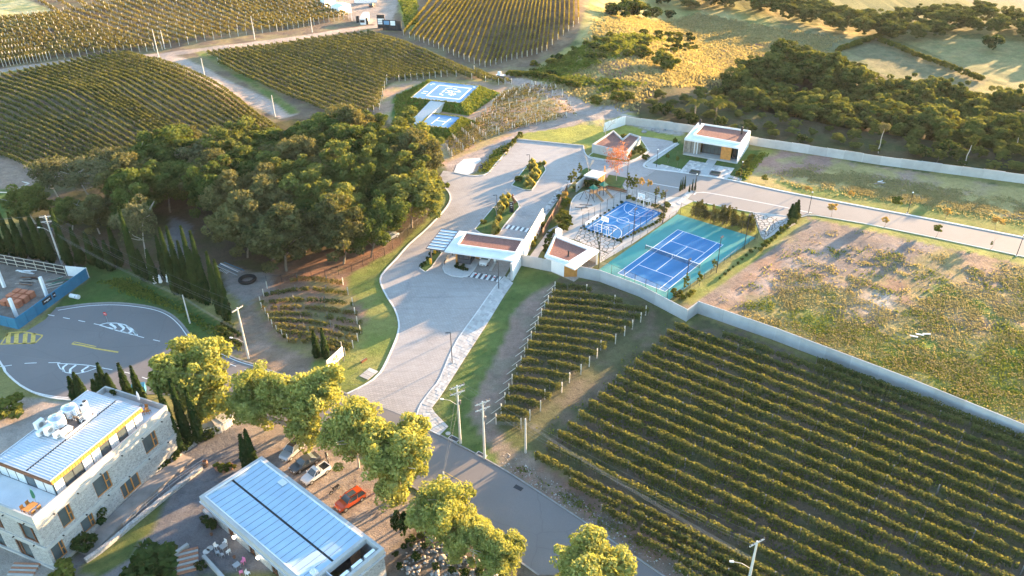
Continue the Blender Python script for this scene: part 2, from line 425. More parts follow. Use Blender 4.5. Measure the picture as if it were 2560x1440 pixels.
zone([(-300, 640), (0, 440), (120, 440), (60, 520), (-300, 760)], GRN, GRN2, 6, .5, 2, 1)
zone([(-100, 390), (60, 400), (110, 440), (70, 470), (-100, 480)], SOIL, (.26, .19, .14), 4, .5, 1.5, 1)
zone([(985, -40), (1045, -40), (1045, 40), (1062, 66), (1020, 75), (1000, 30)], (.30, .29, .06), (.17, .20, .05), 5, .45, 1, 1)
zone([(1050, -60), (1470, -60), (1450, 60), (1430, 110), (1290, 165), (1200, 165), (1040, 85)], (.135, .095, .062), (.19, .14, .09), 4, .5, 1.5, 1)
zone([(780, -40), (975, -40), (965, 60), (900, 60), (870, 40), (800, 40)], (.26, .22, .19), (.33, .27, .22), 6, .5, 1.5, 1)
# hill of dry grass, bare red cuttings, far fields
zone([(1150, 205), (1280, 190), (1440, 120), (1500, -20), (1760, -30), (2180, 80), (2150, 130), (1900, 190), (1640, 235), (1610, 310), (1480, 320), (1400, 250)], (.36, .30, .125), (.20, .20, .065), 9, .52, 3, 3)
zone([(1400, 130), (1480, 100), (1600, 110), (1720, 90), (1700, 130), (1560, 150), (1440, 190), (1360, 190)], (.19, .20, .06), (.32, .28, .10), 5, .5, 2, 3)
zone([(1480, 163), (1560, 158), (1612, 188), (1590, 222), (1560, 212), (1500, 185)], SOILR, (.34, .20, .14), 3, .5, 1, 2)
zone([(1740, 160), (1800, 118), (1870, 112), (1960, 108), (1900, 165), (1800, 185)], (.36, .215, .165), SOILR, 4, .5, 1, 2)
zone([(1640, 60), (1800, 50), (1960, 75), (1860, 115), (1760, 125), (1690, 105)], (.40, .34, .15), (.30, .27, .10), 6, .5, 2, 2)
zone([(1950, 50), (2120, 90), (2300, 130), (2300, 220), (2100, 160), (1960, 120)], (.19, .18, .09), (.13, .14, .06), 4, .5, 2, 2)
zone([(2120, 130), (2190, 95), (2480, 190), (2430, 235), (2250, 190)], (.12, .125, .065), (.16, .15, .08), 2.5, .5, 1.5, 1)
zone([(2230, 90), (2600, 105), (2900, 150), (2900, 260), (2560, 230), (2440, 180)], (.17, .175, .075), (.22, .20, .09), 3, .5, 1.5, 1)
zone([(2200, -60), (2560, 20), (2900, 60), (2900, -60)], (.20, .15, .13), (.23, .18, .15), 10, .5, 3, 2)
# young vineyard, helipad shoulder, tracks
zone([(930, 250), (985, 200), (1260, 205), (1420, 215), (1480, 290), (1290, 345), (1120, 420), (1060, 400), (940, 300)], (.36, .24, .165), (.30, .24, .12), 4, .5, 1.5, 1.5)
zone([(985, 240), (1062, 203), (1085, 250), (1060, 275), (1008, 330), (975, 300)], GRN, (.10, .17, .03), 4, .5, 1, 1)
zone([(1110, 410), (1180, 380), (1260, 350), (1290, 335), (1320, 345), (1230, 400), (1180, 435), (1115, 430)], (.27, .225, .20), (.33, .27, .24), 4, .5, 1, 1)
zline([(1430, 290), (1500, 285), (1560, 268), (1620, 275)], 9, (.25, .22, .20), (.33, .28, .25), 4, 1, 1.5)
zline([(1290, 338), (1340, 318), (1400, 310), (1450, 285)], 7, (.25, .21, .19), (.30, .24, .20), 4)
zline([(1230, 190), (1300, 205), (1400, 240), (1470, 275)], 7, (.34, .26, .22), (.40, .30, .24), 4)
zline([(-200, 215), (0, 178), (200, 152), (400, 138), (550, 120), (760, 93), (905, 70), (960, 58), (980, 0), (985, -60)], 5.5, ROADD, (.33, .26, .21), 5)
zline([(400, 138), (470, 165), (560, 212), (640, 250), (725, 292)], 6.5, ROADD, (.35, .29, .25), 5)
zline([(-60, 195), (120, 166), (330, 140)], 3, DRY, DRY2, 3)
zline([(500, 130), (640, 212), (740, 285)], 3.5, DRY2, GRN2, 3)
# inside the estate
zone([(1285, 345), (1300, 335), (1460, 312), (1530, 318), (1570, 300), (1720, 330), (1700, 352), (1610, 343), (1520, 350), (1470, 375), (1458, 364)], (.30, .29, .065), (.23, .24, .06), 5, .5, .3, .2)
zone([(1555, 285), (1720, 322), (1705, 340), (1640, 330), (1550, 308)], (.42, .38, .33), None, 5, .5, .5, .3)
zone([(1900, 372), (1935, 375), (1880, 450), (1840, 452), (1862, 400)], (.25, .25, .06), (.17, .19, .05), 4, .5, .4, .3)
zone([(1625, 410), (1690, 352), (1740, 370), (1900, 375), (1862, 452), (1700, 432)], (.060, .105, .028), GRN, 5, .5, .3, .2)
zone([(1930, 378), (2560, 470), (3100, 560), (3100, 690), (2560, 592), (2000, 482), (1868, 452)], (.33, .265, .11), (.30, .21, .155), 7, .55, 1, 1.5)
zone([(1880, 425), (1950, 375), (2080, 395), (2040, 445), (1960, 440)], (.30, .185, .145), DRY, 5, .6, 1.5, 2)
zone([(1925, 450), (2130, 478), (2560, 550), (3100, 650), (3100, 690), (2560, 592), (2000, 484)], GRN2, (.19, .195, .06), 4, .5, .7, .8)
PLOT = [(2025, 536), (2160, 558), (2560, 642), (3100, 760), (3100, 1350), (2560, 1090), (1935, 848), (1745, 785), (1716, 765)]
zone(PLOT, (.215, .18, .085), (.24, .17, .125), 5, .47, .8, .5)
zone([(2030, 550), (2180, 580), (2320, 610), (2270, 660), (2290, 715), (2180, 745), (2060, 715), (1880, 690), (1840, 720), (1720, 775), (1740, 760)], (.225, .185, .165), (.185, .145, .125), 4, .5, 4, 4)
zone([(1900, 650), (2010, 620), (2060, 690), (1960, 740), (1830, 745)], (.30, .235, .20), (.235, .155, .115), 3, .5, 5, 4)
zone([(2100, 700), (2300, 690), (2520, 730), (2560, 800), (2400, 780), (2200, 760)], (.215, .135, .10), (.24, .19, .10), 3, .5, 4, 4)
zone([(2130, 720), (2230, 740), (2230, 790), (2140, 770)], (.36, .32, .28), (.24, .19, .14), 2.5, .5, 4, 3)
zone([(1900, 760), (2080, 740), (2140, 840), (2000, 850)], (.115, .15, .035), (.22, .19, .08), 3, .47, 6, 5)
zone([(2250, 680), (2420, 740), (2540, 790), (2480, 800), (2300, 740)], (.13, .17, .035), (.21, .16, .10), 2.5, .5, 4, 3)
zone([(2080, 900), (2300, 840), (2560, 840), (3100, 940), (3100, 1330), (2560, 1075), (2260, 955)], (.115, .16, .03), (.22, .20, .075), 3.5, .5, 8, 6)
zone([(2025, 536), (2160, 559), (2560, 643), (3100, 765), (3100, 792), (2560, 662), (2160, 574), (2035, 548)], (.25, .25, .075), (.18, .20, .06), 3, .5, .3, .3)
zone([(2005, 545), (2030, 548), (1730, 762), (1700, 745), (1890, 610)], (.17, .19, .05), (.24, .23, .08), 3, .5, .3, .3)
zone([(1690, 515), (1740, 500), (1890, 535), (1900, 592), (1700, 540)], (.25, .25, .045), (.17, .19, .04), 3, .5, .3, .3)
zone([(1325, 600), (1420, 480), (1440, 470), (1460, 500), (1400, 580), (1330, 620)], GRN, (.13, .12, .06), 3, .5, .5, .5)
# forest and grove floors
zone([(1590, 300), (1570, 250), (1660, 190), (1900, 150), (2100, 150), (2300, 220), (3100, 300), (3100, 520), (2560, 450), (2200, 405), (1900, 358), (1730, 322)], (.075, .065, .035), (.055, .065, .025), 6, .5, 2, 2)
zone([(40, 620), (60, 480), (300, 400), (520, 400), (700, 300), (960, 290), (1060, 400), (1112, 440), (1120, 490), (1060, 560), (990, 640), (870, 680), (640, 740), (430, 720), (200, 690)], (.095, .072, .048), (.075, .07, .03), 5, .5, 2, 2)
zone([(640, 690), (760, 640), (1000, 600), (985, 640), (870, 690), (670, 735)], (.26, .145, .095), (.20, .12, .08), 3, .5, 1, 1)
zone([(425, 540), (480, 560), (470, 640), (450, 720), (400, 690), (410, 620)], (.15, .145, .145), None, 5, .5, .6, .4)
zone([(560, 660), (680, 690), (690, 760), (600, 760), (560, 720)], (.25, .225, .20), (.29, .24, .21), 3, .5, 1, 1)
# left verge, small vineyard, lawn beside the drive
zone([(130, 775), (190, 690), (230, 640), (330, 680), (470, 760), (600, 830), (640, 890), (690, 935), (600, 900), (480, 850), (430, 790), (300, 760)], GRN, (.085, .12, .035), 4, .5, .6, .5)
zone([(560, 880), (590, 830), (600, 770), (690, 745), (720, 800), (780, 880), (800, 950), (700, 935)], (.27, .20, .155), (.20, .15, .11), 4, .5, .8, .8)
zone([(630, 750), (850, 670), (930, 780), (880, 890), (790, 900), (680, 850)], (.27, .165, .115), (.20, .17, .075), 3, .5, .8, .8)
zone([(870, 690), (960, 640), (1000, 615), (1060, 555), (1105, 500), (1108, 465), (1128, 490), (1070, 575), (1000, 645), (958, 690), (960, 725), (990, 775), (1000, 830), (955, 935), (915, 962), (865, 978), (795, 948), (775, 905), (850, 885), (925, 800), (900, 755), (870, 730)], (.145, .175, .045), (.20, .205, .065), 4, .5, .4, .4)
zone([(0, 814), (47, 825), (224, 695), (168, 655), (20, 628), (-80, 630), (-80, 806)], (.17, .145, .125), (.22, .19, .165), 2, .5, .5, .3)
# right of the drive: verge, bare strip, big vineyard
zone([(1395, 690), (1520, 712), (1720, 812), (1760, 795), (2560, 1115), (3300, 1420), (2800, 1800), (1900, 1510), (1330, 1120), (1230, 1040), (1300, 850), (1340, 740)], (.13, .10, .07), (.085, .088, .042), 3.5, .5, 1, 1)
zone([(1480, 720), (1640, 770), (1560, 870), (1460, 980), (1340, 1080), (1300, 1050), (1440, 930)], (.145, .12, .08), (.10, .10, .05), 3.5, .5, 1.5, 1.5)
zone([(1390, 705), (1310, 850), (1240, 1030), (1265, 1100), (1700, 1380), (2100, 1640), (1950, 1700), (1660, 1450), (1240, 1160), (1165, 1040), (1205, 955), (1280, 780), (1320, 738)], (.245, .175, .14), (.20, .165, .125), 3, .5, 1, 1)
zone([(1300, 1120), (1500, 1250), (1700, 1385), (1640, 1400), (1460, 1290), (1290, 1180)], (.27, .165, .125), (.24, .19, .15), 2.5, .5, .8, 1)
zone([(1285, 705), (1302, 668), (1410, 690), (1380, 706), (1320, 742), (1280, 782), (1250, 870), (1205, 958), (1165, 1040), (1210, 1100), (1250, 1150), (1235, 1165), (1085, 1078), (1122, 1062), (1088, 1030), (1126, 960), (1165, 900)], (.075, .115, .032), (.105, .14, .042), 3, .5, .5, .6)
# winery yard
zone([(-200, 1000), (150, 1000), (240, 985), (420, 1150), (120, 1440), (-200, 1700)], (.36, .30, .26), (.31, .27, .235), 2.5, .5, 1, 1)
zone([(600, 1020), (760, 1090), (1060, 1300), (960, 1420), (480, 1440), (100, 1700), (-100, 1500), (140, 1440), (430, 1150), (500, 1080)], (.145, .14, .145), (.17, .16, .16), 2.5, .5, .4, .3)  # yard gravel darkened in colour to stand for the shade on it
zone([(560, 1015), (700, 1040), (900, 1150), (1060, 1260), (1050, 1310), (950, 1380), (660, 1140), (600, 1080)], (.31, .26, .22), (.25, .205, .175), 1.6, .5, .5, .4)
zone([(415, 1243), (300, 1330), (180, 1440), (250, 1445), (330, 1390), (400, 1290)], (.065, .095, .03), (.13, .14, .045), 2, .55, .3, .2)
zone([(960, 1380), (1050, 1310), (1100, 1290), (1330, 1400), (1480, 1500), (1300, 1700), (900, 1700)], (.12, .095, .07), (.19, .16, .13), 2.5, .5, .8, .8)
def ground():
    gx = np.r_[np.arange(-700, -250, 25), np.arange(-250, 250.1, 1.0), np.arange(275, 900, 25)]
    gy = np.r_[np.arange(-60, 45, 10), np.arange(45, 400.1, 1.0), np.arange(420, 1300, 40)]
    X, Y = np.meshgrid(gx, gy); X = X.ravel(); Y = Y.ravel()
    Z = hgt(X, Y)
    mk = sst(0, 30, Y - np.interp(X, *YB)); Z = Z + mk * (fbm(X, Y, 14, 5) - .45) * 1.0
    for Pp, am, sc_ in ((poly_px(PLOT), .42, 2.6), (poly_px([(1890, 425), (1950, 385), (2560, 470), (3100, 560), (3100, 680), (2560, 585), (2000, 480)]), .25, 2.4), (poly_px([(1150, 205), (1280, 190), (1440, 120), (1500, -20), (1760, -30), (2180, 80), (1900, 190), (1640, 235), (1610, 310), (1480, 320)]), 1.1, 5)):
        I = np.where(inside(Pp, X, Y))[0]; x, y = X[I], Y[I]; Z[I] += am * (fbm(x, y, sc_, 77) - .42) * sst(.5, 4, pdist(Pp, x, y))
    nx, ny = len(gx), len(gy)
    f1, f2 = fbm(X, Y, 9, 11), fbm(X, Y, 3, 12)
    C = np.where((fbm(X, Y, 16, 3) > .47)[:, None], np.array(DRY2), np.array((.10, .115, .045)))
    wob = (fbm(X, Y, 6, 21) - .45) * 2
    for k, (P, a, b, ns, th, fe, wb, soft) in enumerate(ZONES):
        Pa = np.asarray(P); lo = Pa.min(0) - 6; hi = Pa.max(0) + 6
        I = np.where((X > lo[0]) & (X < hi[0]) & (Y > lo[1]) & (Y < hi[1]))[0]
        if not len(I): continue
        x, y = X[I], Y[I]; d = pdist(P, x, y); d = np.where(inside(P, x, y), d, -d) + wob[I] * wb
        wgt = sst(-fe / 2, fe / 2, d)[:, None]
        n = sst(th - soft, th + soft, fbm(x, y, ns, 40 + k))[:, None]
        c = np.array(a) * (1 - n) + np.array(b) * n
        C[I] = C[I] * (1 - wgt) + c * wgt
    C = C * (.82 + .4 * f2)[:, None]
    i = np.arange(nx * ny).reshape(ny, nx); F = np.stack([i[:-1, :-1], i[:-1, 1:], i[1:, 1:], i[1:, :-1]], -1).reshape(-1, 4)
    m, t, b = new_mat('ground'); at = N(t, 'ShaderNodeAttribute', attribute_name='albedo'); P = pos(t)
    n1 = noise(t, P, .75, 8, .74); n2 = noise(t, P, 4.5, 5, .7)
    f = math_(t, 'ADD', ramp(t, n1, .3, .7), ramp(t, n2, .3, .7))
    v = t.nodes.new('ShaderNodeHueSaturation'); t.links.new(at.outputs['Color'], v.inputs['Color'])
    t.links.new(math_(t, 'ADD', math_(t, 'MULTIPLY', f, .5), .52), v.inputs['Value'])
    t.links.new(v.outputs[0], b.inputs['Base Color']); b.inputs['Roughness'].default_value = .95; b.inputs['Specular IOR Level'].default_value = .1
    bump(t, b, math_(t, 'ADD', math_(t, 'MULTIPLY', n1, 1.3), math_(t, 'MULTIPLY', n2, .45)), .8, .34)
    me = mesh_np('ground', np.c_[X, Y, Z], F, m, C, 'albedo', True)
    tag(inst('ground', me), kind='structure')
ground()
SIMPLE = {}
def gz(x, y):
    m = float(sst(0, 30, y - np.interp(x, *YB)))
    z = float(hgt(x, y))
    if m > 0: z += m * (float(fbm(np.array([x]), np.array([y]), 14, 5)[0]) - .45)
    return z
def gpt(px, py): 
    x, y, z = U(px, py); return x, y, gz(x, y)

# ---------------------------------------------------------------- roads, pavements, kerbs
def sheet(name, P, z, m, kind='structure', parent=None):
    b = MB(); n = len(P); b.add([(p[0], p[1], z) for p in P], [tuple(range(n))])
    me = b.mesh(name, m); bm = bmesh.new(); bm.from_mesh(me); bmesh.ops.recalc_face_normals(bm, faces=bm.faces)
    for f in bm.faces:
        if f.normal.z < 0: f.normal_flip()
    bmesh.ops.triangulate(bm, faces=bm.faces); bm.to_mesh(me); bm.free()
    o = inst(name, me, parent)
    if kind: o['kind'] = kind
    return o
def band(b, L, w0, w1, z0, z1):
    """a strip between offsets w0 and w1 (left positive) of a world line, from z0 to z1"""
    L = np.asarray(L, float); T = np.gradient(L, axis=0); T /= np.linalg.norm(T, axis=1)[:, None] + 1e-9
    Nn = np.c_[-T[:, 1], T[:, 0]]; A = L + Nn * w0; B = L + Nn * w1; n = len(L)
    vs = [(p[0], p[1], z) for z, Q in ((z0, A), (z1, A), (z1, B), (z0, B)) for p in Q]
    fs = [(k * n + i, k * n + i + 1, (k + 1) % 4 * n + i + 1, (k + 1) % 4 * n + i) for k in range(4) for i in range(n - 1)]
    fs += [(0, n, 2 * n, 3 * n), (n - 1, 4 * n - 1, 3 * n - 1, 2 * n - 1)]
    return b.add(vs, fs)
def kerb(px, w=.22, h=.13, m='kerb', sm=True, name='kerb', closed=False):
    P = poly_px(px) + ([U2(px[0])] if closed else []); L = smooth_line(P, 1.5) if sm else resample(P, 2.)
    b = MB(); band(b, L, -w / 2, w / 2, 0, h); return b.make(name, M[m], kind='structure')
left_edge = [(868, 985), (912, 963), (950, 933), (980, 873), (995, 833), (997, 805), (987, 773), (968, 743), (954, 715), (951, 697), (962, 678), (993, 645), (1022, 612), (1067, 572), (1107, 530), (1123, 507), (1126, 492), (1120, 478), (1107, 465)]
drive = left_edge + [(1100, 440), (1108, 427), (1140, 431), (1175, 440), (1217, 437), (1280, 364), (1290, 349), (1380, 358), (1459, 366), (1462, 383), (1477, 396), (1521, 402), (1566, 408), (1596, 396), (1623, 378), (1612, 370), (1595, 352), (1602, 341), (1640, 346), (1692, 356), (1640, 390), (1611, 410), (1614, 419), (1640, 424), (1620, 440), (1596, 446), (1556, 463), (1520, 445), (1480, 440), (1443, 432), (1390, 482), (1343, 547), (1318, 597), (1262, 690), (1240, 715), (1140, 857), (1100, 947), (1083, 970), (1053, 1010), (1042, 1040), (1040, 1052)]
sheet('driveway', poly_px(drive), .045, M['paver'])
street = [(1614, 419), (1650, 425), (1698, 432), (1820, 450), (1960, 480), (2000, 489), (2160, 519), (2320, 549), (2560, 596), (3200, 722), (3200, 785), (2560, 641), (2320, 590), (2160, 558), (2025, 534), (2000, 541), (1885, 531), (1735, 502), (1706, 492), (1662, 491), (1556, 463), (1596, 446), (1626, 438)]
sheet('street', poly_px(street), .03, M['street'])
road = [(1040, 1052), (1060, 1070), (1100, 1090), (1245, 1167), (1400, 1266), (1630, 1422), (1900, 1600), (1560, 1600), (1440, 1440), (1347, 1437), (1280, 1390), (1200, 1335), (1110, 1268), (1000, 1195), (900, 1130), (800, 1080), (700, 1047), (616, 1026), (567, 1012), (400, 985), (300, 990), (190, 1000), (150, 998), (100, 988), (50, 963), (12, 928), (0, 905), (-300, 940), (-300, 868), (0, 851), (60, 832), (112, 800), (140, 770), (220, 759), (300, 757), (380, 767), (425, 784), (455, 810), (480, 840), (520, 862), (590, 896), (640, 912), (690, 931), (800, 957), (868, 985)]
sheet('asphalt_road', poly_px(road), .03, M['asphalt'])
kerb(left_edge, .3, .14)
kerb([(1133, 431), (1175, 440), (1200, 440), (1217, 437), (1250, 398), (1280, 364), (1290, 349)], .3, .14, sm=False)
kerb([(1290, 349), (1380, 358), (1459, 366)], .3, .3, 'concrete', sm=False)
kerb([(1459, 366), (1461, 380), (1469, 391), (1480, 397), (1521, 402), (1566, 408), (1596, 396), (1623, 378), (1613, 370)], .25, .13)
kerb([(1692, 357), (1640, 390), (1611, 410), (1614, 419), (1640, 424), (1698, 431), (1820, 449), (1960, 479), (2160, 517), (2320, 547), (2560, 594), (3200, 720)], .5, .13)
kerb([(1735, 503), (1885, 532), (2000, 543), (2025, 536), (2160, 559), (2320, 591), (2560, 642), (3200, 787)], .2, .10, 'kerb', False)
kerb([(1100, 1088), (1245, 1166), (1400, 1265), (1630, 1421), (1900, 1599)], .22, .13, 'greykerb')
kerb([(868, 986), (800, 958), (690, 932), (640, 913), (590, 897), (520, 863), (480, 841), (455, 811), (425, 785), (380, 768), (300, 758), (220, 760), (140, 771)], .28, .14, 'greykerb')
kerb([(-60, 850), (0, 905), (12, 928), (50, 963), (100, 988), (150, 998), (190, 1000), (240, 1000)], .3, .14)
kerb([(1347, 1438), (1280, 1391), (1200, 1336), (1110, 1269), (1000, 1196), (900, 1131), (800, 1081), (700, 1048), (616, 1027), (567, 1013)], .2, .12, 'greykerb')
def stripe(px, w, m='mark', z=.04, dash=None, name='lane_marking'):
    L = resample(smooth_line(poly_px(px), 1.) if len(px) > 2 else poly_px(px), .5); b = MB()
    if dash is None: band(b, L, -w / 2, w / 2, z, z + .004)
    else:
        on, off = int(dash[0] / .5), int(dash[1] / .5); i = 0
        while i + on < len(L): band(b, L[i:i + on + 1], -w / 2, w / 2, z, z + .004); i += on + off
    return b.make(name, M[m], kind='structure')
stripe([(145, 776), (220, 765), (300, 763), (378, 773), (420, 789), (449, 814), (473, 844), (515, 866), (588, 901), (640, 917), (690, 936)], .16, name='edge_marking')
stripe([(-40, 890), (6, 912), (20, 938), (56, 968), (100, 984), (150, 993), (200, 995)], .14, name='edge_marking')
stripe([(120, 787), (250, 813), (350, 842), (440, 863), (520, 890), (640, 935)], .16, dash=(1.5, 2.))
stripe([(-60, 916), (0, 917), (60, 909), (130, 907), (180, 907)], .15, dash=(2., 2.))
stripe([(255, 920), (330, 935), (400, 960)], .15, dash=(2., 2.))
stripe([(1735, 487), (1760, 481), (1920, 510), (2030, 533)], .35, 'kerb', .036, name='gutter_strip')
stripe([(1600, 452), (1640, 460), (1697, 470)], .3, 'kerb', .036, name='gutter_strip')
stripe([(1107, 1178), (1160, 1208)], .1, 'marky', name='centre_marking')
# painted islands on the asphalt
def outline(pts, w, m='mark', name='painted_island'):
    return stripe(pts + [pts[0]], w, m, name=name)
isl = [(249, 813), (265, 808), (290, 808), (312, 812), (330, 822), (342, 836), (346, 840), (320, 834), (290, 826)]
b = MB()
def addband(b, px, w, z=.04): return band(b, resample(poly_px(px), .6), -w / 2, w / 2, z, z + .004)
addband(b, isl + [isl[0]], .22)
for c in ((275, 810, 290, 819, 283, 825), (297, 810, 312, 822, 300, 829), (318, 816, 330, 829, 318, 834), (333, 827, 341, 836, 333, 838)):
    addband(b, [(c[0], c[1]), (c[2], c[3]), (c[4], c[5])], .45)
b.make('painted_island', M['mark'], kind='structure')
b = MB(); isl2 = [(144, 909), (150, 921), (165, 932), (190, 935), (215, 930), (235, 923), (246, 918), (225, 914), (190, 911)]
addband(b, isl2 + [isl2[0]], .16)
for c in ((168, 911, 155, 920, 160, 929), (190, 913, 175, 924, 176, 933), (222, 916, 205, 926, 208, 931)): addband(b, [(c[0], c[1]), (c[2], c[3]), (c[4], c[5])], .4)
b.make('painted_island', M['mark'], kind='structure')
b = MB(); tri = [(2, 861), (22, 832), (60, 830), (108, 839), (88, 858)]
addband(b, tri + [tri[0]], .3)
for x0 in (20, 40, 62, 82): addband(b, [(x0, 860), (x0 + 2, 834)], .75)
addband(b, [(180, 860), (205, 864), (240, 872), (296, 881)], .35); addband(b, [(180, 860), (186, 855), (240, 867)], .2)
b.make('hatched_marking', M['marky'], kind='structure')
# raised beds with kerbs
def raised(px, name, m='lawn', kw=.2):
    P = poly_px(px); kerb(px, kw, .14, 'kerb', False, closed=True); return sheet(name, P, .11, M[m])
ISA = [(1187, 574), (1234, 518), (1262, 487), (1283, 491), (1301, 515), (1263, 562), (1246, 586), (1210, 590)]
ISB = [(1279, 464), (1313, 420), (1331, 405), (1355, 407), (1366, 424), (1329, 477), (1316, 477)]
raised(ISA, 'lawn_island'); raised(ISB, 'lawn_island')
raised([(1049, 671), (1063, 681), (1076, 673), (1107, 629), (1092, 623), (1060, 655)], 'planting_bed')
PL = [(1107, 671), (1111, 682), (1133, 692), (1168, 695), (1185, 676), (1200, 650), (1130, 640), (1112, 655)]
kerb(PL, .2, .16, 'kerb', False, closed=True); sheet('plinth', poly_px(PL), .12, M['slabg'])
raised([(1470, 392), (1484, 380), (1530, 375), (1600, 345), (1622, 377), (1595, 395), (1566, 407), (1521, 401)], 'lawn_island', 'lawny')
sheet('lawn_island', poly_px([(1442, 434), (1466, 420), (1478, 424), (1466, 442)]), .08, M['lawn'])
sheet('lawn_island', poly_px([(1511, 462), (1522, 437), (1567, 445), (1552, 470)]), .08, M['lawn'])
sheet('path', poly_px([(1556, 463), (1662, 491), (1706, 493), (1735, 503), (1700, 520), (1690, 535), (1640, 515), (1570, 490)]), .025, M['sand'])
sheet('path', poly_px([(1390, 590), (1440, 545), (1475, 490), (1560, 480), (1640, 512), (1690, 535), (1580, 610), (1500, 657), (1500, 626), (1440, 600)]), .02, M['sand'])
sheet('path', poly_px([(1325, 640), (1372, 575), (1400, 560), (1392, 580), (1352, 630), (1338, 656)]), .022, M['sand'])
play = [(1424, 560), (1426, 525), (1432, 500), (1450, 484), (1480, 474), (1515, 470), (1568, 486), (1548, 503), (1468, 556)]
sheet('playground_sand', poly_px(play), .035, M['sand'])
kerb([(1424, 562), (1425, 525), (1432, 500), (1450, 484), (1480, 475), (1515, 471)], .2, .25)
sheet('path', poly_px([(1880, 531), (2000, 541), (1990, 560), (1910, 600), (1903, 592)]), .026, M['sand'])
# stone pavements made of single stones
def tiles(root, A, B, nu, nv, z, h, m, gap=.05, drop=0., seed=1, name='paving_stone', alt=None):
    r = np.random.default_rng(seed); A = np.asarray(A); B = np.asarray(B)
    PA = resample(A, 1); PB = resample(B, 1)
    def at(P, u):
        k = u * (len(P) - 1); i = min(int(k), len(P) - 2); return P[i] * (1 - (k - i)) + P[i + 1] * (k - i)
    for i in range(nu):
        cuts = np.sort(np.r_[0, 1, (np.arange(1, nv) + r.uniform(-.22, .22, nv - 1)) / nv])
        for j in range(nv):
            if r.random() < drop: continue
            q = []
            for du, v in ((0, cuts[j]), (1, cuts[j]), (1, cuts[j + 1]), (0, cuts[j + 1])):
                u = (i + du) / nu; q.append(at(PA, u) * (1 - v) + at(PB, u) * v)
            q = np.array(q); c = q.mean(0); q = c + (q - c) * (1 - gap * r.uniform(.6, 1.8))
            b = MB(); b.prism(q - c, z, z + h * r.uniform(.7, 1.3))
            mm = M[m] if alt is None or r.random() > .28 else M[alt]
            b.make(name, mm, root, loc=(c[0], c[1], 0))
LS = [(1262, 692), (1240, 715), (1190, 785), (1140, 857), (1100, 947), (1083, 970), (1053, 1010)]
RS = [(1283, 708), (1262, 738), (1215, 815), (1162, 897), (1122, 960), (1098, 997), (1080, 1020)]
sw = sheet('sidewalk', poly_px([(1262, 690)] + LS + [(1042, 1038), (1043, 1052), (1060, 1069), (1100, 1088), (1121, 1067), (1088, 1033)] + RS[::-1]), .06, M['concrete'])
kerb(LS + [(1043, 1036), (1043, 1050), (1062, 1069), (1100, 1088)], .22, .12)
tiles(sw, poly_px(LS), poly_px(RS), 52, 4, .06, .05, 'slabg', .06, .0, 3, alt='concrete')
tiles(sw, poly_px([(1052, 1014), (1046, 1038), (1048, 1048), (1066, 1068), (1098, 1085)]), poly_px([(1080, 1020), (1082, 1032), (1087, 1038), (1104, 1050), (1120, 1067)]), 9, 4, .06, .05, 'slabg', .06, 0, 4, alt='concrete')
LS2 = [(1391, 481), (1343, 546)]; RS2 = [(1406, 482), (1354, 553)]
sw2 = sheet('sidewalk', poly_px([(1443, 431), (1391, 481), (1343, 546), (1354, 555), (1406, 484), (1455, 434)]), .05, M['concrete'])
tiles(sw2, poly_px(LS2), poly_px(RS2), 20, 3, .05, .05, 'slabg', .07, 0, 5, alt='street')
tiles(sw2, poly_px([(1443, 431), (1391, 481)]), poly_px([(1455, 434), (1406, 482)]), 14, 3, .05, .05, 'slabg', .07, 0, 8, alt='street')
for k, (a, b_) in enumerate((([(1724, 401), (1699, 429)], [(1771, 409), (1744, 438)]), ([(1786, 413), (1765, 441)], [(1836, 421), (1817, 448)]))):
    s = sheet('forecourt', poly_px([a[0], a[1], b_[1], b_[0]]), .03, M['concrete'])
    tiles(s, poly_px(a), poly_px(b_), 9, 7, .03, .05, 'slab', .05, 0, 20 + k, alt='slabg')
walk = sheet('path', poly_px([(1771, 396), (1796, 396), (1767, 441), (1744, 438)]), .028, M['concrete'])
st = sheet('path', poly_px([(1611, 412), (1692, 358), (1699, 360), (1630, 408), (1700, 426), (1698, 431), (1625, 421)]), .03, M['concrete'])
b0 = [(1645, 415), (1700, 428)]; b1 = [(1655, 411), (1703, 423)]
tiles(st, poly_px(b0), poly_px(b1), 10, 1, .03, .05, 'slab', .12, 0, 31)
tiles(st, poly_px([(1818, 444), (1852, 453)]), poly_px([(1824, 438), (1856, 447)]), 6, 1, .03, .05, 'slab', .12, 0, 32)
pt = sheet('path', poly_px([(1722, 474), (1735, 480), (1706, 512), (1688, 508)]), .035, M['sand'])
tiles(pt, poly_px([(1723, 474), (1690, 508)]), poly_px([(1734, 478), (1702, 513)]), 7, 1, .035, .05, 'slab', .14, 0, 33)
tiles(pt, poly_px([(1570, 482), (1690, 510)]), poly_px([(1565, 488), (1685, 518)]), 14, 1, .03, .05, 'slab', .14, 0, 34)
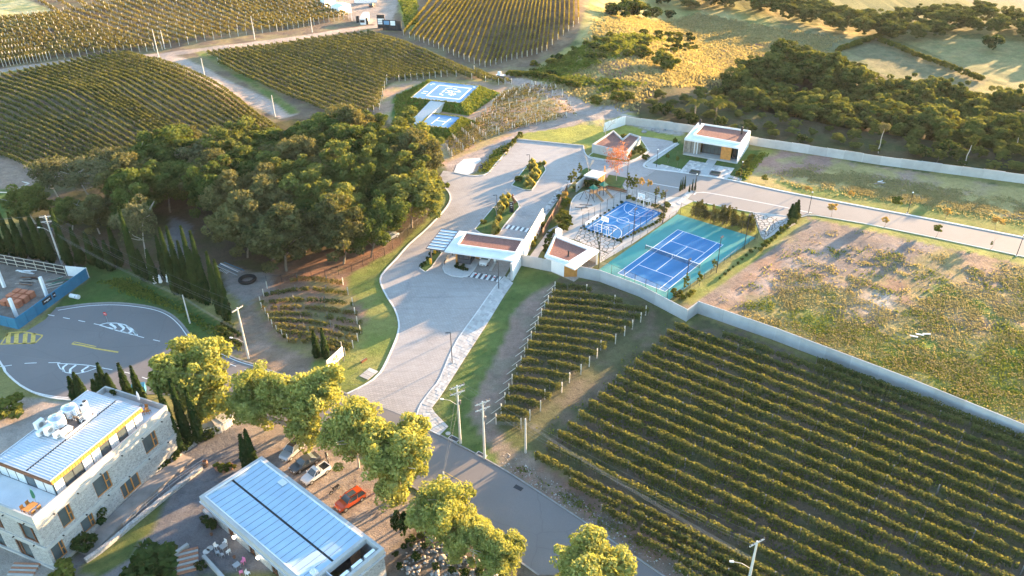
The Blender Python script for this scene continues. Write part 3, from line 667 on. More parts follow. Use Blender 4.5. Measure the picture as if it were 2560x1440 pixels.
def voronoi_stones(root, poly, d, z, h, m, gap, seed, name='flagstone'):
    P = np.asarray(poly); S = spaced(P, d, 3000, seed, (.8, 1.25)); lim = len(S)
    for i in range(lim):
        c = S[i]; cell = [tuple(c + 3 * d * np.array([math.cos(t), math.sin(t)])) for t in np.linspace(0, 2 * PI, 12, endpoint=False)]
        def clip(cell, p, n):
            out = []
            for k in range(len(cell)):
                a = np.array(cell[k - 1]); e = np.array(cell[k]); da = (a - p) @ n; de = (e - p) @ n
                if (da <= 0) != (de <= 0): out.append(tuple(a + (e - a) * da / (da - de)))
                if de <= 0: out.append(tuple(e))
            return out
        for j in np.argsort(((S - c) ** 2).sum(1))[1:16]:
            n = S[j] - c; n = n / np.linalg.norm(n); cell = clip(cell, (S[j] + c) / 2 - n * gap / 2, n)
        for k in range(len(P)):
            a, e = P[k - 1], P[k]; n = np.array([e[1] - a[1], a[0] - e[0]]); n /= np.linalg.norm(n)
            if (c - a) @ n > 0: n = -n
            cell = clip(cell, a - n * gap / 2, n) if len(cell) > 2 else cell
        if len(cell) < 3: continue
        b = MB(); b.prism(np.array(cell) - c, z, z + h); b.make(name, M[m], root, loc=(c[0], c[1], 0))
F1 = poly_px([(1450, 572), (1555, 606), (1504, 651), (1499, 626), (1434, 599)])
fl = sheet('flagstone_terrace', F1, .04, M['joint']); voronoi_stones(fl, F1, 1.0, .04, .05, 'flag', .17, 3)
F2 = poly_px([(1884, 533), (1925, 541), (1965, 552), (1916, 592), (1905, 592)])
fl = sheet('flagstone_terrace', F2, .04, M['joint']); voronoi_stones(fl, F2, 1.0, .04, .05, 'flag', .17, 4)
# ---------------------------------------------------------------- leaves
def quads(C, Nrm, S, r, aspect=1.4, jit=.85):
    """leaf-sized faces at centres C facing about Nrm"""
    n = len(C); Nn = Nrm + r.normal(0, jit, (n, 3)); Nn /= np.linalg.norm(Nn, axis=1)[:, None] + 1e-9
    A = np.cross(Nn, r.normal(0, 1, (n, 3))); A /= np.linalg.norm(A, axis=1)[:, None] + 1e-9; B = np.cross(Nn, A)
    A = A * (S * aspect / 2)[:, None]; B = B * (S / 2)[:, None]
    V = np.stack([C - A, C - B * .9, C + A, C + B * .9], 1).reshape(-1, 3)
    return V, np.arange(4 * n).reshape(n, 4)
def clumps(r, C, R, per, leaf, flat=.8, up=.25):
    """leaves on the outer shells of clumps (centres C, radii R); returns V, F, tone"""
    n = len(C) * per; ci = np.repeat(np.arange(len(C)), per)
    D = r.normal(0, 1, (n, 3)); D[:, 2] += up; D /= np.linalg.norm(D, axis=1)[:, None]
    rad = R[ci] * r.uniform(.72, 1.08, n); Pp = C[ci] + D * rad[:, None] * np.array([1, 1, flat])
    V, F = quads(Pp, D, leaf * r.uniform(.7, 1.3, n), r)
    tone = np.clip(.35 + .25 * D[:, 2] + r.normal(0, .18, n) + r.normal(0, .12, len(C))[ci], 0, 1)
    return V, F, np.repeat(tone, 4)
def crown(name, seed, m, H=12., W=9., base=.32, nc=55, per=120, leaf=.36, lumpy=1., top=1., lobes=0):
    r = np.random.default_rng(seed); zc = H * (base + 1) / 2; rz = H * (1 - base) / 2; rx = W / 2
    D = r.normal(0, 1, (nc, 3)); D[:, 2] = D[:, 2] * .8 + .3; D /= np.linalg.norm(D, axis=1)[:, None]
    k = r.uniform(.45, .86, nc) * (1 + .12 * lumpy * r.normal(0, 1, nc))
    C = np.c_[D[:, 0] * rx * k, D[:, 1] * rx * k, zc + D[:, 2] * rz * k * top]
    if lobes:
        a = np.arange(lobes) * 2.4 + r.uniform(-.4, .4, lobes); rr = rx * np.sqrt((np.arange(lobes) + .3) / lobes) * .72; zl = H * (base + (1 - base) * r.uniform(.24, .76, lobes)) + (rx - rr) * .25
        Lc = np.c_[np.cos(a) * rr, np.sin(a) * rr, zl]; Lr = rx * r.uniform(.34, .50, lobes); li = r.integers(0, lobes, nc); D2 = r.normal(0, 1, (nc, 3)); D2[:, 2] += .25; D2 /= np.linalg.norm(D2, axis=1)[:, None]
        C2 = Lc[li] + D2 * (Lr[li] * r.uniform(.55, 1.0, nc))[:, None] * np.array([1, 1, 1.15]); k2 = r.random(nc) < .65; C[k2] = C2[k2]; C[:, 2] = np.clip(C[:, 2], H * base + .3, H * .97)
    R = rx * r.uniform(.20, .36, nc) * (.8 + .4 * r.random(nc)) * (.72 if lobes else 1); R = np.minimum(R, rx * .42)
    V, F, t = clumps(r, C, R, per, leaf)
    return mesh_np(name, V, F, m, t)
def trunk_mesh(name, seed, m, H=7., R=.22, limbs=5, spread=2.5, lean=.3):
    r = np.random.default_rng(seed); b = MB(); z = 0; p = np.array([0, 0, -.3]); d = np.array([r.normal(0, lean * .3), r.normal(0, lean * .3), 1.]); n = 4
    pts = [p]
    for i in range(n):
        d = d + np.array([r.normal(0, .1), r.normal(0, .1), 0]); p = p + d / np.linalg.norm(d) * H / n; pts.append(p)
    for i in range(n): b.tube(pts[i], pts[i + 1], R * (1 - .18 * i), R * (1 - .18 * (i + 1)), 6)
    for i in range(limbs):
        a = r.uniform(0, 2 * PI); s = pts[r.integers(2, n + 1)]; e = s + np.array([math.cos(a) * spread, math.sin(a) * spread, r.uniform(1.2, 3.)]); mid = (s + e) / 2 + r.normal(0, .25, 3)
        b.tube(s, mid, R * .45, R * .33, 5); b.tube(mid, e, R * .33, R * .14, 5)
    return b.mesh(name, m)
CROWNS = {}
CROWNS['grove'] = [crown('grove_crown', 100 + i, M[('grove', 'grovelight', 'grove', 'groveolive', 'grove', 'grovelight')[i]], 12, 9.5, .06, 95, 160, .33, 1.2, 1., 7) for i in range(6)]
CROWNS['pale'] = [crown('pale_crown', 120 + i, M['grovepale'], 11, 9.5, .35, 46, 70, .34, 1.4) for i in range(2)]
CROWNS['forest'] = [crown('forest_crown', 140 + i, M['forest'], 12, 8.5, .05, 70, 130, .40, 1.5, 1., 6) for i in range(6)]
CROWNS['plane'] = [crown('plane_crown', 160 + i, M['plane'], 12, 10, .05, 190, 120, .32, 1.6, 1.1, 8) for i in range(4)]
CROWNS['shrub'] = [crown('shrub_crown', 180 + i, M['shrub'], 2, 2, .0, 16, 60, .22, 1.) for i in range(3)]
CROWNS['dark'] = [crown('dark_shrub_crown', 190 + i, M['darkshrub'], 2, 2, .0, 16, 60, .2, 1.) for i in range(2)]
CROWNS['young'] = [crown('young_crown', 200 + i, M['shrub'], 3.2, 1.7, .5, 14, 50, .2) for i in range(2)]
CROWNS['youngorange'] = [crown('orange_crown', 205 + i, M['orangeleaf'], 3.2, 1.8, .5, 14, 50, .2) for i in range(2)]
CROWNS['slim'] = [crown('slim_crown', 207, M['shrub'], 4, 1.3, .2, 18, 40, .2)]
CROWNS['red'] = [crown('red_crown', 209, M['redleaf'], 9, 6.2, .15, 60, 26, .22, 1.5)]
TR = [trunk_mesh('tree_trunk', 300 + i, M['bark'], 7, .2, 6, 2.6) for i in range(3)]
TRP = [trunk_mesh('pale_trunk', 310 + i, M['barkp'], 7.5, .2, 8, 3.4, .8) for i in range(2)]
TRY = trunk_mesh('young_trunk', 320, M['bark'], 2., .05, 2, .4, .1)
def tree(name, kind, p, h, wd, label, group=None, cat='tree', trunk=None, nomH=12., nomW=9., seed=None, part='crown'):
    r = random.Random(seed if seed is not None else hash((round(p[0], 1), round(p[1], 1))) & 0xffff)
    t = empty(name, (p[0], p[1], p[2] - .05), r.uniform(0, 6.28), label, cat, group, (wd / nomW, wd / nomW, h / nomH))
    inst(part, r.choice(CROWNS[kind]), t)
    if trunk: inst('trunk', r.choice(trunk), t)
    return t
def cypress_mesh(name, seed, H=12., R=.85, n=3000, tip=1.1):
    r = np.random.default_rng(seed); u = r.random(n) ** .85; a = r.uniform(0, 2 * PI, n)
    prof = R * np.minimum(1, (u + .03) * 6) ** .5 * (1 - u) ** .8 * 1.15; prof = np.minimum(prof, R)
    st = .85 + .28 * np.sin(a * 5 + seed) * np.sin(u * 17 + a * 2); rad = prof * st * r.uniform(.8, 1.12, n)
    C = np.c_[np.cos(a) * rad, np.sin(a) * rad, .15 + u * (H - .2)]; Nn = np.c_[np.cos(a), np.sin(a), np.full(n, .35)]
    S = .26 * r.uniform(.7, 1.3, n); Nn = Nn + r.normal(0, .35, (n, 3)); Nn /= np.linalg.norm(Nn, axis=1)[:, None]
    A = np.array([0, 0, 1.]) + r.normal(0, .25, (n, 3)); A -= (A * Nn).sum(1)[:, None] * Nn; A /= np.linalg.norm(A, axis=1)[:, None]; B = np.cross(Nn, A)
    A = A * (S * 1.5)[:, None]; B = B * (S * .6)[:, None]
    V = np.stack([C - A, C - B, C + A, C + B], 1).reshape(-1, 3)
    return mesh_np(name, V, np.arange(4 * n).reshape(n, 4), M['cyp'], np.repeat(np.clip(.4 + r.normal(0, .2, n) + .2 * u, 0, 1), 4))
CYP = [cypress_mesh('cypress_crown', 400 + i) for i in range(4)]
CTR = MB().tube((0, 0, -.2), (0, 0, 2), .12, .08, 6).mesh('cypress_trunk', M['bark'])
def cypress(base, top, label, group, wd=1.):
    x, y, z = gpt(*base); lo = 2.; best = (1e9, 5.)
    for h in np.linspace(2, 20, 91):
        d = np.array([x, y, z + h - CAM_H]); zz = d @ FW; q = (1280 + FPX * (d @ XR) / zz, 720 - FPX * (d @ UR) / zz)
        e = (q[0] - top[0]) ** 2 + (q[1] - top[1]) ** 2
        if e < best[0]: best = (e, h)
    h = best[1]; r = random.Random(int(base[0] * 7 + base[1]))
    t = empty('cypress', (x, y, z), r.uniform(0, 6), label, 'cypress', group, (wd, wd, h / 12))
    inst('crown', r.choice(CYP), t); inst('trunk', CTR, t); return t
def height_of(base, top):
    x, y, z = gpt(*base); best = (1e9, 5.)
    for h in np.linspace(.5, 24, 236):
        d = np.array([x, y, z + h - CAM_H]); zz = d @ FW; e = (720 - FPX * (d @ UR) / zz - top[1]) ** 2
        if e < best[0]: best = (e, h)
    return best[1]
# ---------------------------------------------------------------- vineyards
PM = {k: MB().box(0, 0, -.1, h, .14, .14).mesh('post', M[m]) for k, h, m in (('post', 2.15, 'post'), ('postg', 1.9, 'postg'), ('tall', 2.9, 'post'), ('short', 1.7, 'post'), ('shortg', 1.5, 'postg'))}
BRC = MB().tube((0, 0, 1.5), (-1.6, 0, -.05), .06, .06, 5).mesh('brace', M['post'])
TRK = MB().tube((0, 0, -.1), (0, 0, .95), .05, .04, 3, False)
def gzv(X, Y):
    m = sst(0, 30, Y - np.interp(X, *YB)); return hgt(X, Y) + m * (fbm(X, Y, 14, 5) - .45)
def vine_row(P, mat_, dens, label, group, lo=.75, hi=1.9, wd=.75, leaf=.3, post='postg', pstep=6., ends='postg', seed=0, stock=False, clumpy=.5, brace=False, gaps=.04):
    if len(P) < 3: return None
    P = resample(np.asarray(P)[:, :2], .5)
    if len(P) < 6: return None
    r = np.random.default_rng(seed); L = (len(P) - 1) * .5; n = int(L * dens)
    u = r.random(n) * (len(P) - 1); k = u.astype(int); fr = (u - k)[:, None]; C = P[k] * (1 - fr) + P[np.minimum(k + 1, len(P) - 1)] * fr
    T = np.gradient(P, axis=0); T /= np.linalg.norm(T, axis=1)[:, None]; Nn = np.c_[-T[:, 1], T[:, 0]][k]
    s = u * .5; dn = vnoise(s * .9, np.full(n, seed * 3.7), 5) * .6 + vnoise(s * 2.6, np.full(n, seed * 1.3), 6) * .4
    keep = (dn > .28 * clumpy) & ~(vnoise(s * .25, np.full(n, seed * 9.1), 8) < gaps * 2)
    tz = r.random(n) ** .8; side = r.uniform(-1, 1, n); bulge = (.55 + .7 * dn)
    off = side * wd / 2 * bulge * (1 - .35 * tz); topv = hi - .25 + .55 * (dn - .4)
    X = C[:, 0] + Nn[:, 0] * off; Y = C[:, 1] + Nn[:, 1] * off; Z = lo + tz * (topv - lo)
    Nv = np.c_[Nn * side[:, None] * 1.2, .35 + .8 * tz]; o = P[0]; z0 = float(gzv(P[:1, 0], P[:1, 1])[0])
    g = gzv(C[:, 0], C[:, 1]); Pt = np.c_[X - o[0], Y - o[1], Z + g - z0][keep]
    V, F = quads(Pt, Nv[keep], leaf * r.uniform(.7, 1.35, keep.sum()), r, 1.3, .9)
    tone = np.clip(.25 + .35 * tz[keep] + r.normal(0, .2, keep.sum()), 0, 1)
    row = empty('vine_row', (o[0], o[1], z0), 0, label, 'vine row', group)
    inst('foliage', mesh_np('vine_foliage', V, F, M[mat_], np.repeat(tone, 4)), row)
    if stock:
        q = resample(P, 1.2); zz = gzv(q[:, 0], q[:, 1]); v0 = np.array(TRK.v); nv = len(v0); f0 = np.array(TRK.f)
        VV = (np.c_[q - o, zz - z0][:, None, :] + v0[None] + np.c_[r.normal(0, .03, (len(q), 2)), np.zeros(len(q))][:, None, :]).reshape(-1, 3); FF = (f0[None] + (np.arange(len(q)) * nv)[:, None, None]).reshape(-1, f0.shape[1])
        tag(inst('vine_stock', mesh_np('vine_stock', VV, FF, M['bark']), row), kind='stuff')
    if post:
        q = P[::int(pstep * 2)]; q = list(q) + ([P[-1]] if np.hypot(*(P[-1] - q[-1])) > 2 else [])
        for j, c in enumerate(q):
            e = j in (0, len(q) - 1); z = float(gzv(c[None, 0], c[None, 1])[0])
            inst('post', PM[ends if e else post], row, (c[0] - o[0] + r.normal(0, .04), c[1] - o[1] + r.normal(0, .04), z - z0), r.uniform(0, 1))
        if brace:
            d = P[3] - P[0]; inst('brace', BRC, row, (0, 0, 0), math.atan2(d[1], d[0]) + PI * 0)
    return row
def fan(keys, fr, clip=None):
    """row between key rows (pixel polylines with equal numbers of points) at fraction fr 0..len(keys)-1"""
    i = min(int(fr), len(keys) - 2); t = fr - i
    A = np.array([U2(p) for p in keys[i]]); B = np.array([U2(p) for p in keys[i + 1]]); Pp = smooth_line(A * (1 - t) + B * t, 2.)
    if clip is not None:
        Q = resample(Pp, .5); I = inside(clip, Q[:, 0], Q[:, 1])
        if I.sum() < 8: return None
        runs = np.flatnonzero(np.diff(np.r_[0, I.astype(int), 0])).reshape(-1, 2); a, b = max(runs, key=lambda t: t[1] - t[0]); Pp = Q[a:b]
    return Pp
# big block beside the wall (rows run down to the right)
L1 = [(1688, 803), (1668, 820), (1650, 838), (1631, 858), (1608, 877), (1587, 896), (1563, 915), (1541, 936), (1520, 956), (1497, 978), (1472, 997), (1447, 1025), (1420, 1050), (1395, 1073), (1368, 1102), (1338, 1128)]
wall_dir = np.array(U2((2560, 1100))) - np.array(U2((1760, 795))); wall_dir /= np.linalg.norm(wall_dir); wall_n = np.array([wall_dir[1], -wall_dir[0]])
dref = np.array(U2((1913, 1244))) - np.array(U2((1447, 1025), 0)); dref /= np.linalg.norm(dref)
k = 0
BIGV = 'rows of the big vineyard below the concrete wall'
def dir_at(t):  # slight fan between the wall's direction and the lower rows
    d = wall_dir * (1 - t) + dref * t; return d / np.linalg.norm(d)
def big_row(s, t, seed, label):
    d = dir_at(t); Ln = 96 - 16 * t; n = np.array([-d[1], d[0]])
    P = np.array([s + d * a + n * (1.1 * math.sin(a / 34. + .4) - 1.1 * math.sin(.4)) for a in np.arange(0, Ln, 2.)])
    q = (P - np.array(U2((1760, 795)))) @ wall_n; P = P[q > 1.2]
    vine_row(P, 'vine', 105, label, BIGV, .65, 2.0, .95, .25, 'postg', 6, 'postg', seed, True, .55, gaps=.02)
starts = [np.array(U2(p, 1.9)) for p in L1]
for i, s in enumerate(starts):
    big_row(s, min(1, i / 11), 500 + i, 'long vine row in the big vineyard between the concrete wall and the roadside wires')
s0 = np.array(U2((1785, 822), 1.9))
sp = (starts[1] - starts[0]) @ wall_n
for i in range(3):
    big_row(starts[0] + wall_dir * (8 + 16 * i) - wall_n * abs(sp) * (i + 1), 0, 520 + i, ('vine row starting behind the notch of the concrete wall', 'vine row in the shade close under the concrete wall', 'short shaded vine row nearest the concrete wall')[i])
for i in range(12):
    s = starts[-1] + dref * (7 + 6.2 * i) + np.array([dref[1], -dref[0]]) * 2.55 * (i + 1) * .55
    if i < 5: big_row(s, 1, 530 + i, 'vine row at the lower roadside corner of the big vineyard under the wires')
# short block by the bare strip
V2L = [(1388, 707), (1380, 723), (1372, 741), (1363, 756), (1355, 774), (1347, 793), (1338, 810), (1329, 830), (1320, 850), (1311, 870), (1303, 893), (1290, 914), (1281, 938), (1272, 962), (1262, 985), (1252, 1012), (1240, 1037)]
V2R = [(1480, 716), (1557, 744), (1623, 768), (1603, 784), (1582, 803), (1562, 818), (1540, 838), (1517, 856), (1493, 874), (1474, 894), (1452, 914), (1425, 934), (1405, 958), (1377, 981), (1352, 1004), (1325, 1028), (1302, 1050)]
for i, (a, b_) in enumerate(zip(V2L, V2R)):
    A, B = np.array(U2(a, 1.9)), np.array(U2(b_, 1.9)); P = [A * (1 - t) + B * t + np.array([0, .5 * math.sin(t * PI)]) for t in np.linspace(0, 1, 12)]
    lab = ('short vine row closest to the concrete wall beside the verge' if i == 0 else 'lowest short vine row near the two concrete poles' if i == 16 else 'short straight vine row with pale end posts beside the bare earth strip')
    vine_row(P, 'vine', 105, lab, 'short vine rows beside the entrance verge', .6, 1.95, .95, .25, 'postg', 6, 'post', 560 + i, True, .5, True, .02)
# curved vineyard on the left mound
K3 = [[(310, 136), (400, 158), (483, 187), (567, 233), (640, 290), (700, 330)],
      [(225, 146), (330, 182), (440, 235), (540, 290), (600, 325), (650, 352)],
      [(140, 166), (240, 206), (340, 262), (450, 325), (530, 360), (575, 378)],
      [(55, 182), (150, 215), (260, 268), (370, 330), (440, 372), (480, 392)],
      [(-60, 210), (40, 245), (130, 290), (235, 345), (320, 390), (370, 412)],
      [(-200, 260), (-70, 290), (40, 330), (140, 375), (220, 408), (265, 425)],
      [(-330, 330), (-180, 350), (-60, 375), (20, 398), (70, 420), (95, 438)]]
for i in range(36):
    P = fan(K3, i / 35 * 6)
    vine_row(P, 'vine', 44, 'curving vine row on the mound left of the forked dirt road' if i else 'vine row along the edge of the sloping dirt road', 'curving vine rows on the left mound', .5, 1.9, .65, .32, 'postg', 9, 'postg', 600 + i, False, .2, gaps=.0)
# middle vineyard between the road and the golden rows
K4 = [[(950, 79), (1123, 142), (1267, 207), (1330, 232)], [(700, 112), (880, 165), (1080, 225), (1180, 260)], [(505, 140), (650, 211), (830, 288), (900, 320)]]
CL4 = poly_px([(505, 138), (700, 114), (930, 82), (1285, 212), (1245, 212), (1130, 190), (968, 207), (950, 275), (880, 310), (820, 290), (640, 212)])
for i in range(29):
    P = fan(K4, i / 28 * 2, CL4)
    if P is not None: vine_row(P, 'vine', 44, 'straight vine row of the middle vineyard between dirt road and helicopter pads', 'vine rows of the middle vineyard', .5, 1.9, .65, .32, 'postg', 9, 'post', 640 + i, False, .2, gaps=.0)
# golden backlit rows
K5 = [[(995, 82), (1040, 30), (1078, -20), (1110, -70)], [(1037, 100), (1080, 48), (1120, 0), (1165, -60)], [(1213, 168), (1240, 85), (1268, 0), (1290, -70)], [(1280, 150), (1300, 70), (1317, 0), (1332, -70)], [(1367, 128), (1374, 60), (1378, 0), (1382, -70)], [(1446, 60), (1446, 30), (1445, 0), (1445, -70)]]
K5F = [.35, .7] + [1 + k / 14 for k in range(14)] + [2 + k / 5 for k in range(5)] + [3 + k / 7 for k in range(7)] + [4 + k / 6 for k in range(7)]
for i in range(len(K5F)):
    P = fan(K5, K5F[i])
    vine_row(P, 'vinegold', 30, 'golden backlit vine row running uphill beside the sunlit grassy hill', 'golden vine rows at the top', .4, 1.9, .55, .36, 'postg', 9, 'post', 680 + i, False, .2, gaps=.0)
# tall trellised vineyard at the top left
K6 = [[(8, 166), (-70, 120), (-160, 70)], [(130, 148), (10, 95), (-60, 60)], [(395, 126), (260, 80), (150, 40)], [(690, 78), (560, 20), (450, -30)], [(872, 48), (800, 12), (700, -35)], [(960, 0), (930, -20), (860, -50)]]
for i in range(58):
    P = fan(K6, i / 57 * 4.0)
    vine_row(P, 'vinedry', 15, 'trellised vine row with tall pale posts above the dirt road', 'trellised vine rows at the top left', 1.2, 2.4, 1.7, .5, 'tall', 8, 'tall', 720 + i, False, .7)
K6b = [[(8, 166), (-70, 120), (-160, 70)], [(-140, 200), (-260, 150), (-330, 110)]]
for i in range(8): vine_row(fan(K6b, (i + 1) / 8), 'vinedry', 15, 'trellised vine row with tall pale posts above the dirt road', 'trellised vine rows at the top left', 1.2, 2.4, 1.7, .5, 'tall', 8, 'tall', 780 + i, False, .7)
for i in range(16):
    A, B = np.array(U2((150 + i * 42, 40 - (i * 3.4)))), np.array(U2((40 + i * 48, -30)))
    vine_row([A, A * .5 + B * .5, B], 'vinedry', 13, 'far trellised vine row behind the rows along the dirt road', 'far trellised vine rows at the top left', 1.2, 2.4, 1.7, .5, 'tall', 9, 'tall', 800 + i, False, .7)
# young vines right of the helicopter pads
K7 = [[(1130, 395), (1210, 352), (1290, 322)], [(1105, 372), (1250, 300), (1440, 290)], [(1090, 355), (1240, 262), (1400, 225)], [(1205, 262), (1275, 230), (1330, 214)]]
CL7 = poly_px([(1095, 350), (1180, 315), (1255, 238), (1320, 212), (1420, 222), (1468, 285), (1440, 308), (1290, 338), (1130, 396)])
for i in range(19):
    P = fan(K7, i / 18 * 3, CL7)
    if P is not None: vine_row(P, 'vinedry', 11, 'sparse young vine row with bare stakes right of the helicopter pads', 'young vine rows beside the helicopter pads', .2, 1.3, .7, .36, 'short', 5, 'short', 830 + i, False, 1.2)
# small vineyard behind the signboard
K8 = [[(668, 722), (760, 700), (858, 712)], [(650, 765), (770, 760), (885, 770)], [(668, 795), (780, 800), (912, 825)], [(690, 830), (780, 840), (885, 868)], [(720, 855), (790, 862), (862, 890)]]
for i in range(10):
    vine_row(fan(K8, i / 9 * 4), 'vinedry' if i % 3 == 0 else 'vine', 60, 'low straggling vine row in the small plot behind the signboard', 'vine rows of the small plot behind the signboard', .1, 1.1, 1.0, .25, 'shortg', 6, 'short', 860 + i, True, 1.1)
# ---------------------------------------------------------------- the grove on the left
R5 = random.Random(5)
gv = poly_px([(690, 440), (800, 405), (930, 400), (1030, 420), (1092, 470), (1078, 530), (1030, 580), (940, 640), (860, 660), (760, 680), (660, 688), (600, 640), (560, 590), (480, 560), (400, 560), (330, 560), (380, 470), (520, 430)])
pts = spaced(gv, 6.3, 8000, 11, (.8, 1.25))
trk = poly_px([(395, 530), (485, 545), (480, 660), (455, 740), (395, 700), (400, 600)])
for q in pts:
    if inside(trk, q[:1], q[1:])[0]: continue
    h = R5.uniform(10, 15); cx = (q[0] + 45) / 30
    if abs(cx) < .9 and q[1] > 165: h += R5.uniform(0, 2.5)
    tree('broadleaf_tree', 'grove', (q[0], q[1], gz(*q)), h, h * R5.uniform(.78, 1.05), 'rounded dark green tree in the dense grove left of the entrance drive', 'trees of the dense grove', trunk=TR)
for px, py, h, wd in ((90, 560, 10, 10), (150, 505, 11, 11), (235, 505, 11, 12), (300, 470, 10, 10), (330, 530, 11, 11), (535, 470, 13, 13), (250, 585, 9, 9), (180, 575, 8, 8)):
    tree('pale_leaved_tree', 'pale' if py < 520 else 'grove', gpt(px, py), h, wd, 'pale silvery tree with visible branches at the left end of the grove' if py < 520 else 'dark tree behind the long row of cypresses', 'trees at the left end of the grove', trunk=TRP, nomH=11 if py < 520 else 12, nomW=9.5)
for k, (px, py, h, wd) in enumerate(((410, 400, 8, 9), (470, 395, 9, 9), (600, 420, 9, 9), (660, 415, 10, 9), (880, 330, 7, 9), (820, 350, 7, 8), (930, 345, 8, 9))):
    tree('broadleaf_tree', 'grove', gpt(px, py), h, wd, 'smaller tree at the back edge of the grove against the vineyard', 'trees at the back edge of the grove', trunk=TR)
t = tree('bare_limbed_tree', 'pale', gpt(365, 645), 13, 9, 'pale crooked tree with forked bare limbs beside the shaded track', trunk=TRP, nomH=11, nomW=9.5)
# ---------------------------------------------------------------- forest beyond the back wall
fr = poly_px([(1610, 262), (1650, 240), (1760, 250), (1850, 232), (1930, 215), (1990, 190), (2090, 200), (2200, 250), (2330, 280), (2560, 300), (2900, 330), (3050, 400), (2950, 480), (2560, 440), (2300, 402), (2080, 368), (1930, 345), (1760, 318), (1640, 296)])
for q in spaced(fr, 5.5, 16000, 21, (.8, 1.25)):
    h = R5.uniform(7., 12); front = q[1] < np.interp(q[0], [33, 60, 100, 130, 200], [232, 222, 200, 188, 160])
    dd = (q[0] - 45) * .434 + (q[1] - 218) * .901; lim = -gz(*q) + dd * .105 + (.3 if q[0] < 92 else 2.0) + R5.uniform(-1.5, 1.5)  # tree tops capped under the sun's slope to keep street and house lit
    if lim < 2.4:
        s = R5.uniform(1.6, 2.8); tree('understorey_shrub', 'forest', (q[0], q[1], gz(*q)), s, s * R5.uniform(1.3, 2.), 'low tangled bush at the foot of the forest just behind the back wall', 'low bushes at the foot of the forest', nomW=8.5, cat='shrub'); continue
    h = max(3., min(h + 2, lim))
    tree('forest_tree', 'forest', (q[0], q[1], gz(*q)), h, min(9.5, max(4.2, h * R5.uniform(.8, 1.1))), 'tangled dark green tree in the thick forest behind the back wall', 'trees of the forest behind the back wall', trunk=TR if front else None, nomW=8.5)
f2 = poly_px([(1890, 190), (1930, 160), (2000, 145), (2080, 165), (2190, 220), (2100, 215), (1990, 200)])
for q in spaced(f2, 6, 3000, 22, (.8, 1.2)):
    tree('forest_tree', 'forest', (q[0], q[1], gz(*q)), R5.uniform(5, 7), R5.uniform(7, 9), 'sunlit tree on the knoll at the upper edge of the forest', 'trees on the knoll of the forest', nomW=8.5)
t3 = poly_px([(1720, 25), (1850, 25), (1960, 55), (2120, 95), (2240, 120), (2270, 100), (2150, 60), (1980, 20), (1800, -15), (1700, -20)])
for q in spaced(t3, 8, 3000, 23, (.8, 1.2)):
    tree('tall_forest_tree', 'forest', (q[0], q[1], gz(*q)), R5.uniform(8, 11) * (.6 if q[0] < 95 else 1), R5.uniform(9, 12), 'tall tree of the dark belt of woodland above the grassy hill', 'trees of the woodland belt above the hill', nomW=8.5)
t4 = poly_px([(2265, 105), (2400, 85), (2600, 110), (2900, 150), (2900, 90), (2560, 55), (2400, 40), (2250, 60)])
for q in spaced(t4, 9, 4000, 24, (.8, 1.2)):
    tree('tall_forest_tree', 'forest', (q[0], q[1], gz(*q)), R5.uniform(7, 10), R5.uniform(9, 12), 'hazy tree of the distant wood at the top right', 'trees of the distant wood at the top right', nomW=8.5)
tree('hedge_bush', 'dark', gpt(2482, 127), 7, 9, 'round dark bush standing alone in the far field', nomH=2, nomW=2, cat='bush')
for i in range(22):
    px = 1950 + i * 9 + R5.uniform(-5, 5)
    tree('hedge_bush', 'shrub', gpt(2095 + i * 5.2, 132 - i * 1.9), 2.6, 3, 'grey green bush in the hedge between two far fields', 'bushes in the far hedges', nomH=2, nomW=2, cat='bush')
for i in range(30):
    tree('hedge_bush', 'shrub', gpt(2200 + i * 8.6, 108 + i * 3.3), 2.6, 3, 'bush in the slanting hedge across the far fields', 'bushes in the slanting far hedge', nomH=2, nomW=2, cat='bush')
# slender tree stems standing free before the forest
def slim_tree(base, h, label, kind='pale', wd=3.2):
    p = gpt(*base); t = empty('slender_tree', p, 0, label, 'tree'); b = MB(); r = random.Random(int(base[0])); q = np.array([0, 0, -.2])
    for i in range(5):
        e = q + np.array([r.uniform(-.25, .3), r.uniform(-.1, .1), (h * .8 + .2) / 5]); b.tube(q, e, .14 - .015 * i, .125 - .015 * i, 6); q = e
    b.make('trunk', M['barkp'], t); c = CROWNS[kind][0]; o = inst('crown', c, t, (q[0], q[1], h * .55), 0, (wd / 9.5, wd / 9.5, h * .45 / 11)); return t
slim_tree((2196, 383), 8.5, 'thin pale tree with a small flat crown just behind the back wall')
slim_tree((2412, 411), 8, 'thin leaning pale stem behind the back wall toward the right', 'forest', 2.4)
slim_tree((2533, 385), 7, 'short pale stem with sunlit leaves at the right end of the forest', 'forest', 3)
for p, s in (((2370, 392), 4.5), ((2310, 395), 3.2), ((2300, 385), 2.6), ((2405, 418), 2), ((2000, 355), 2.5), ((1660, 285), 3.5), ((1700, 300), 3), ((1725, 308), 3.4), ((1800, 318), 3)):
    tree('understorey_shrub', 'dark', gpt(*p), s, s * 1.3, 'low bluish green shrub at the foot of the forest behind the wall', 'low shrubs along the back wall', nomH=2, nomW=2, cat='shrub')
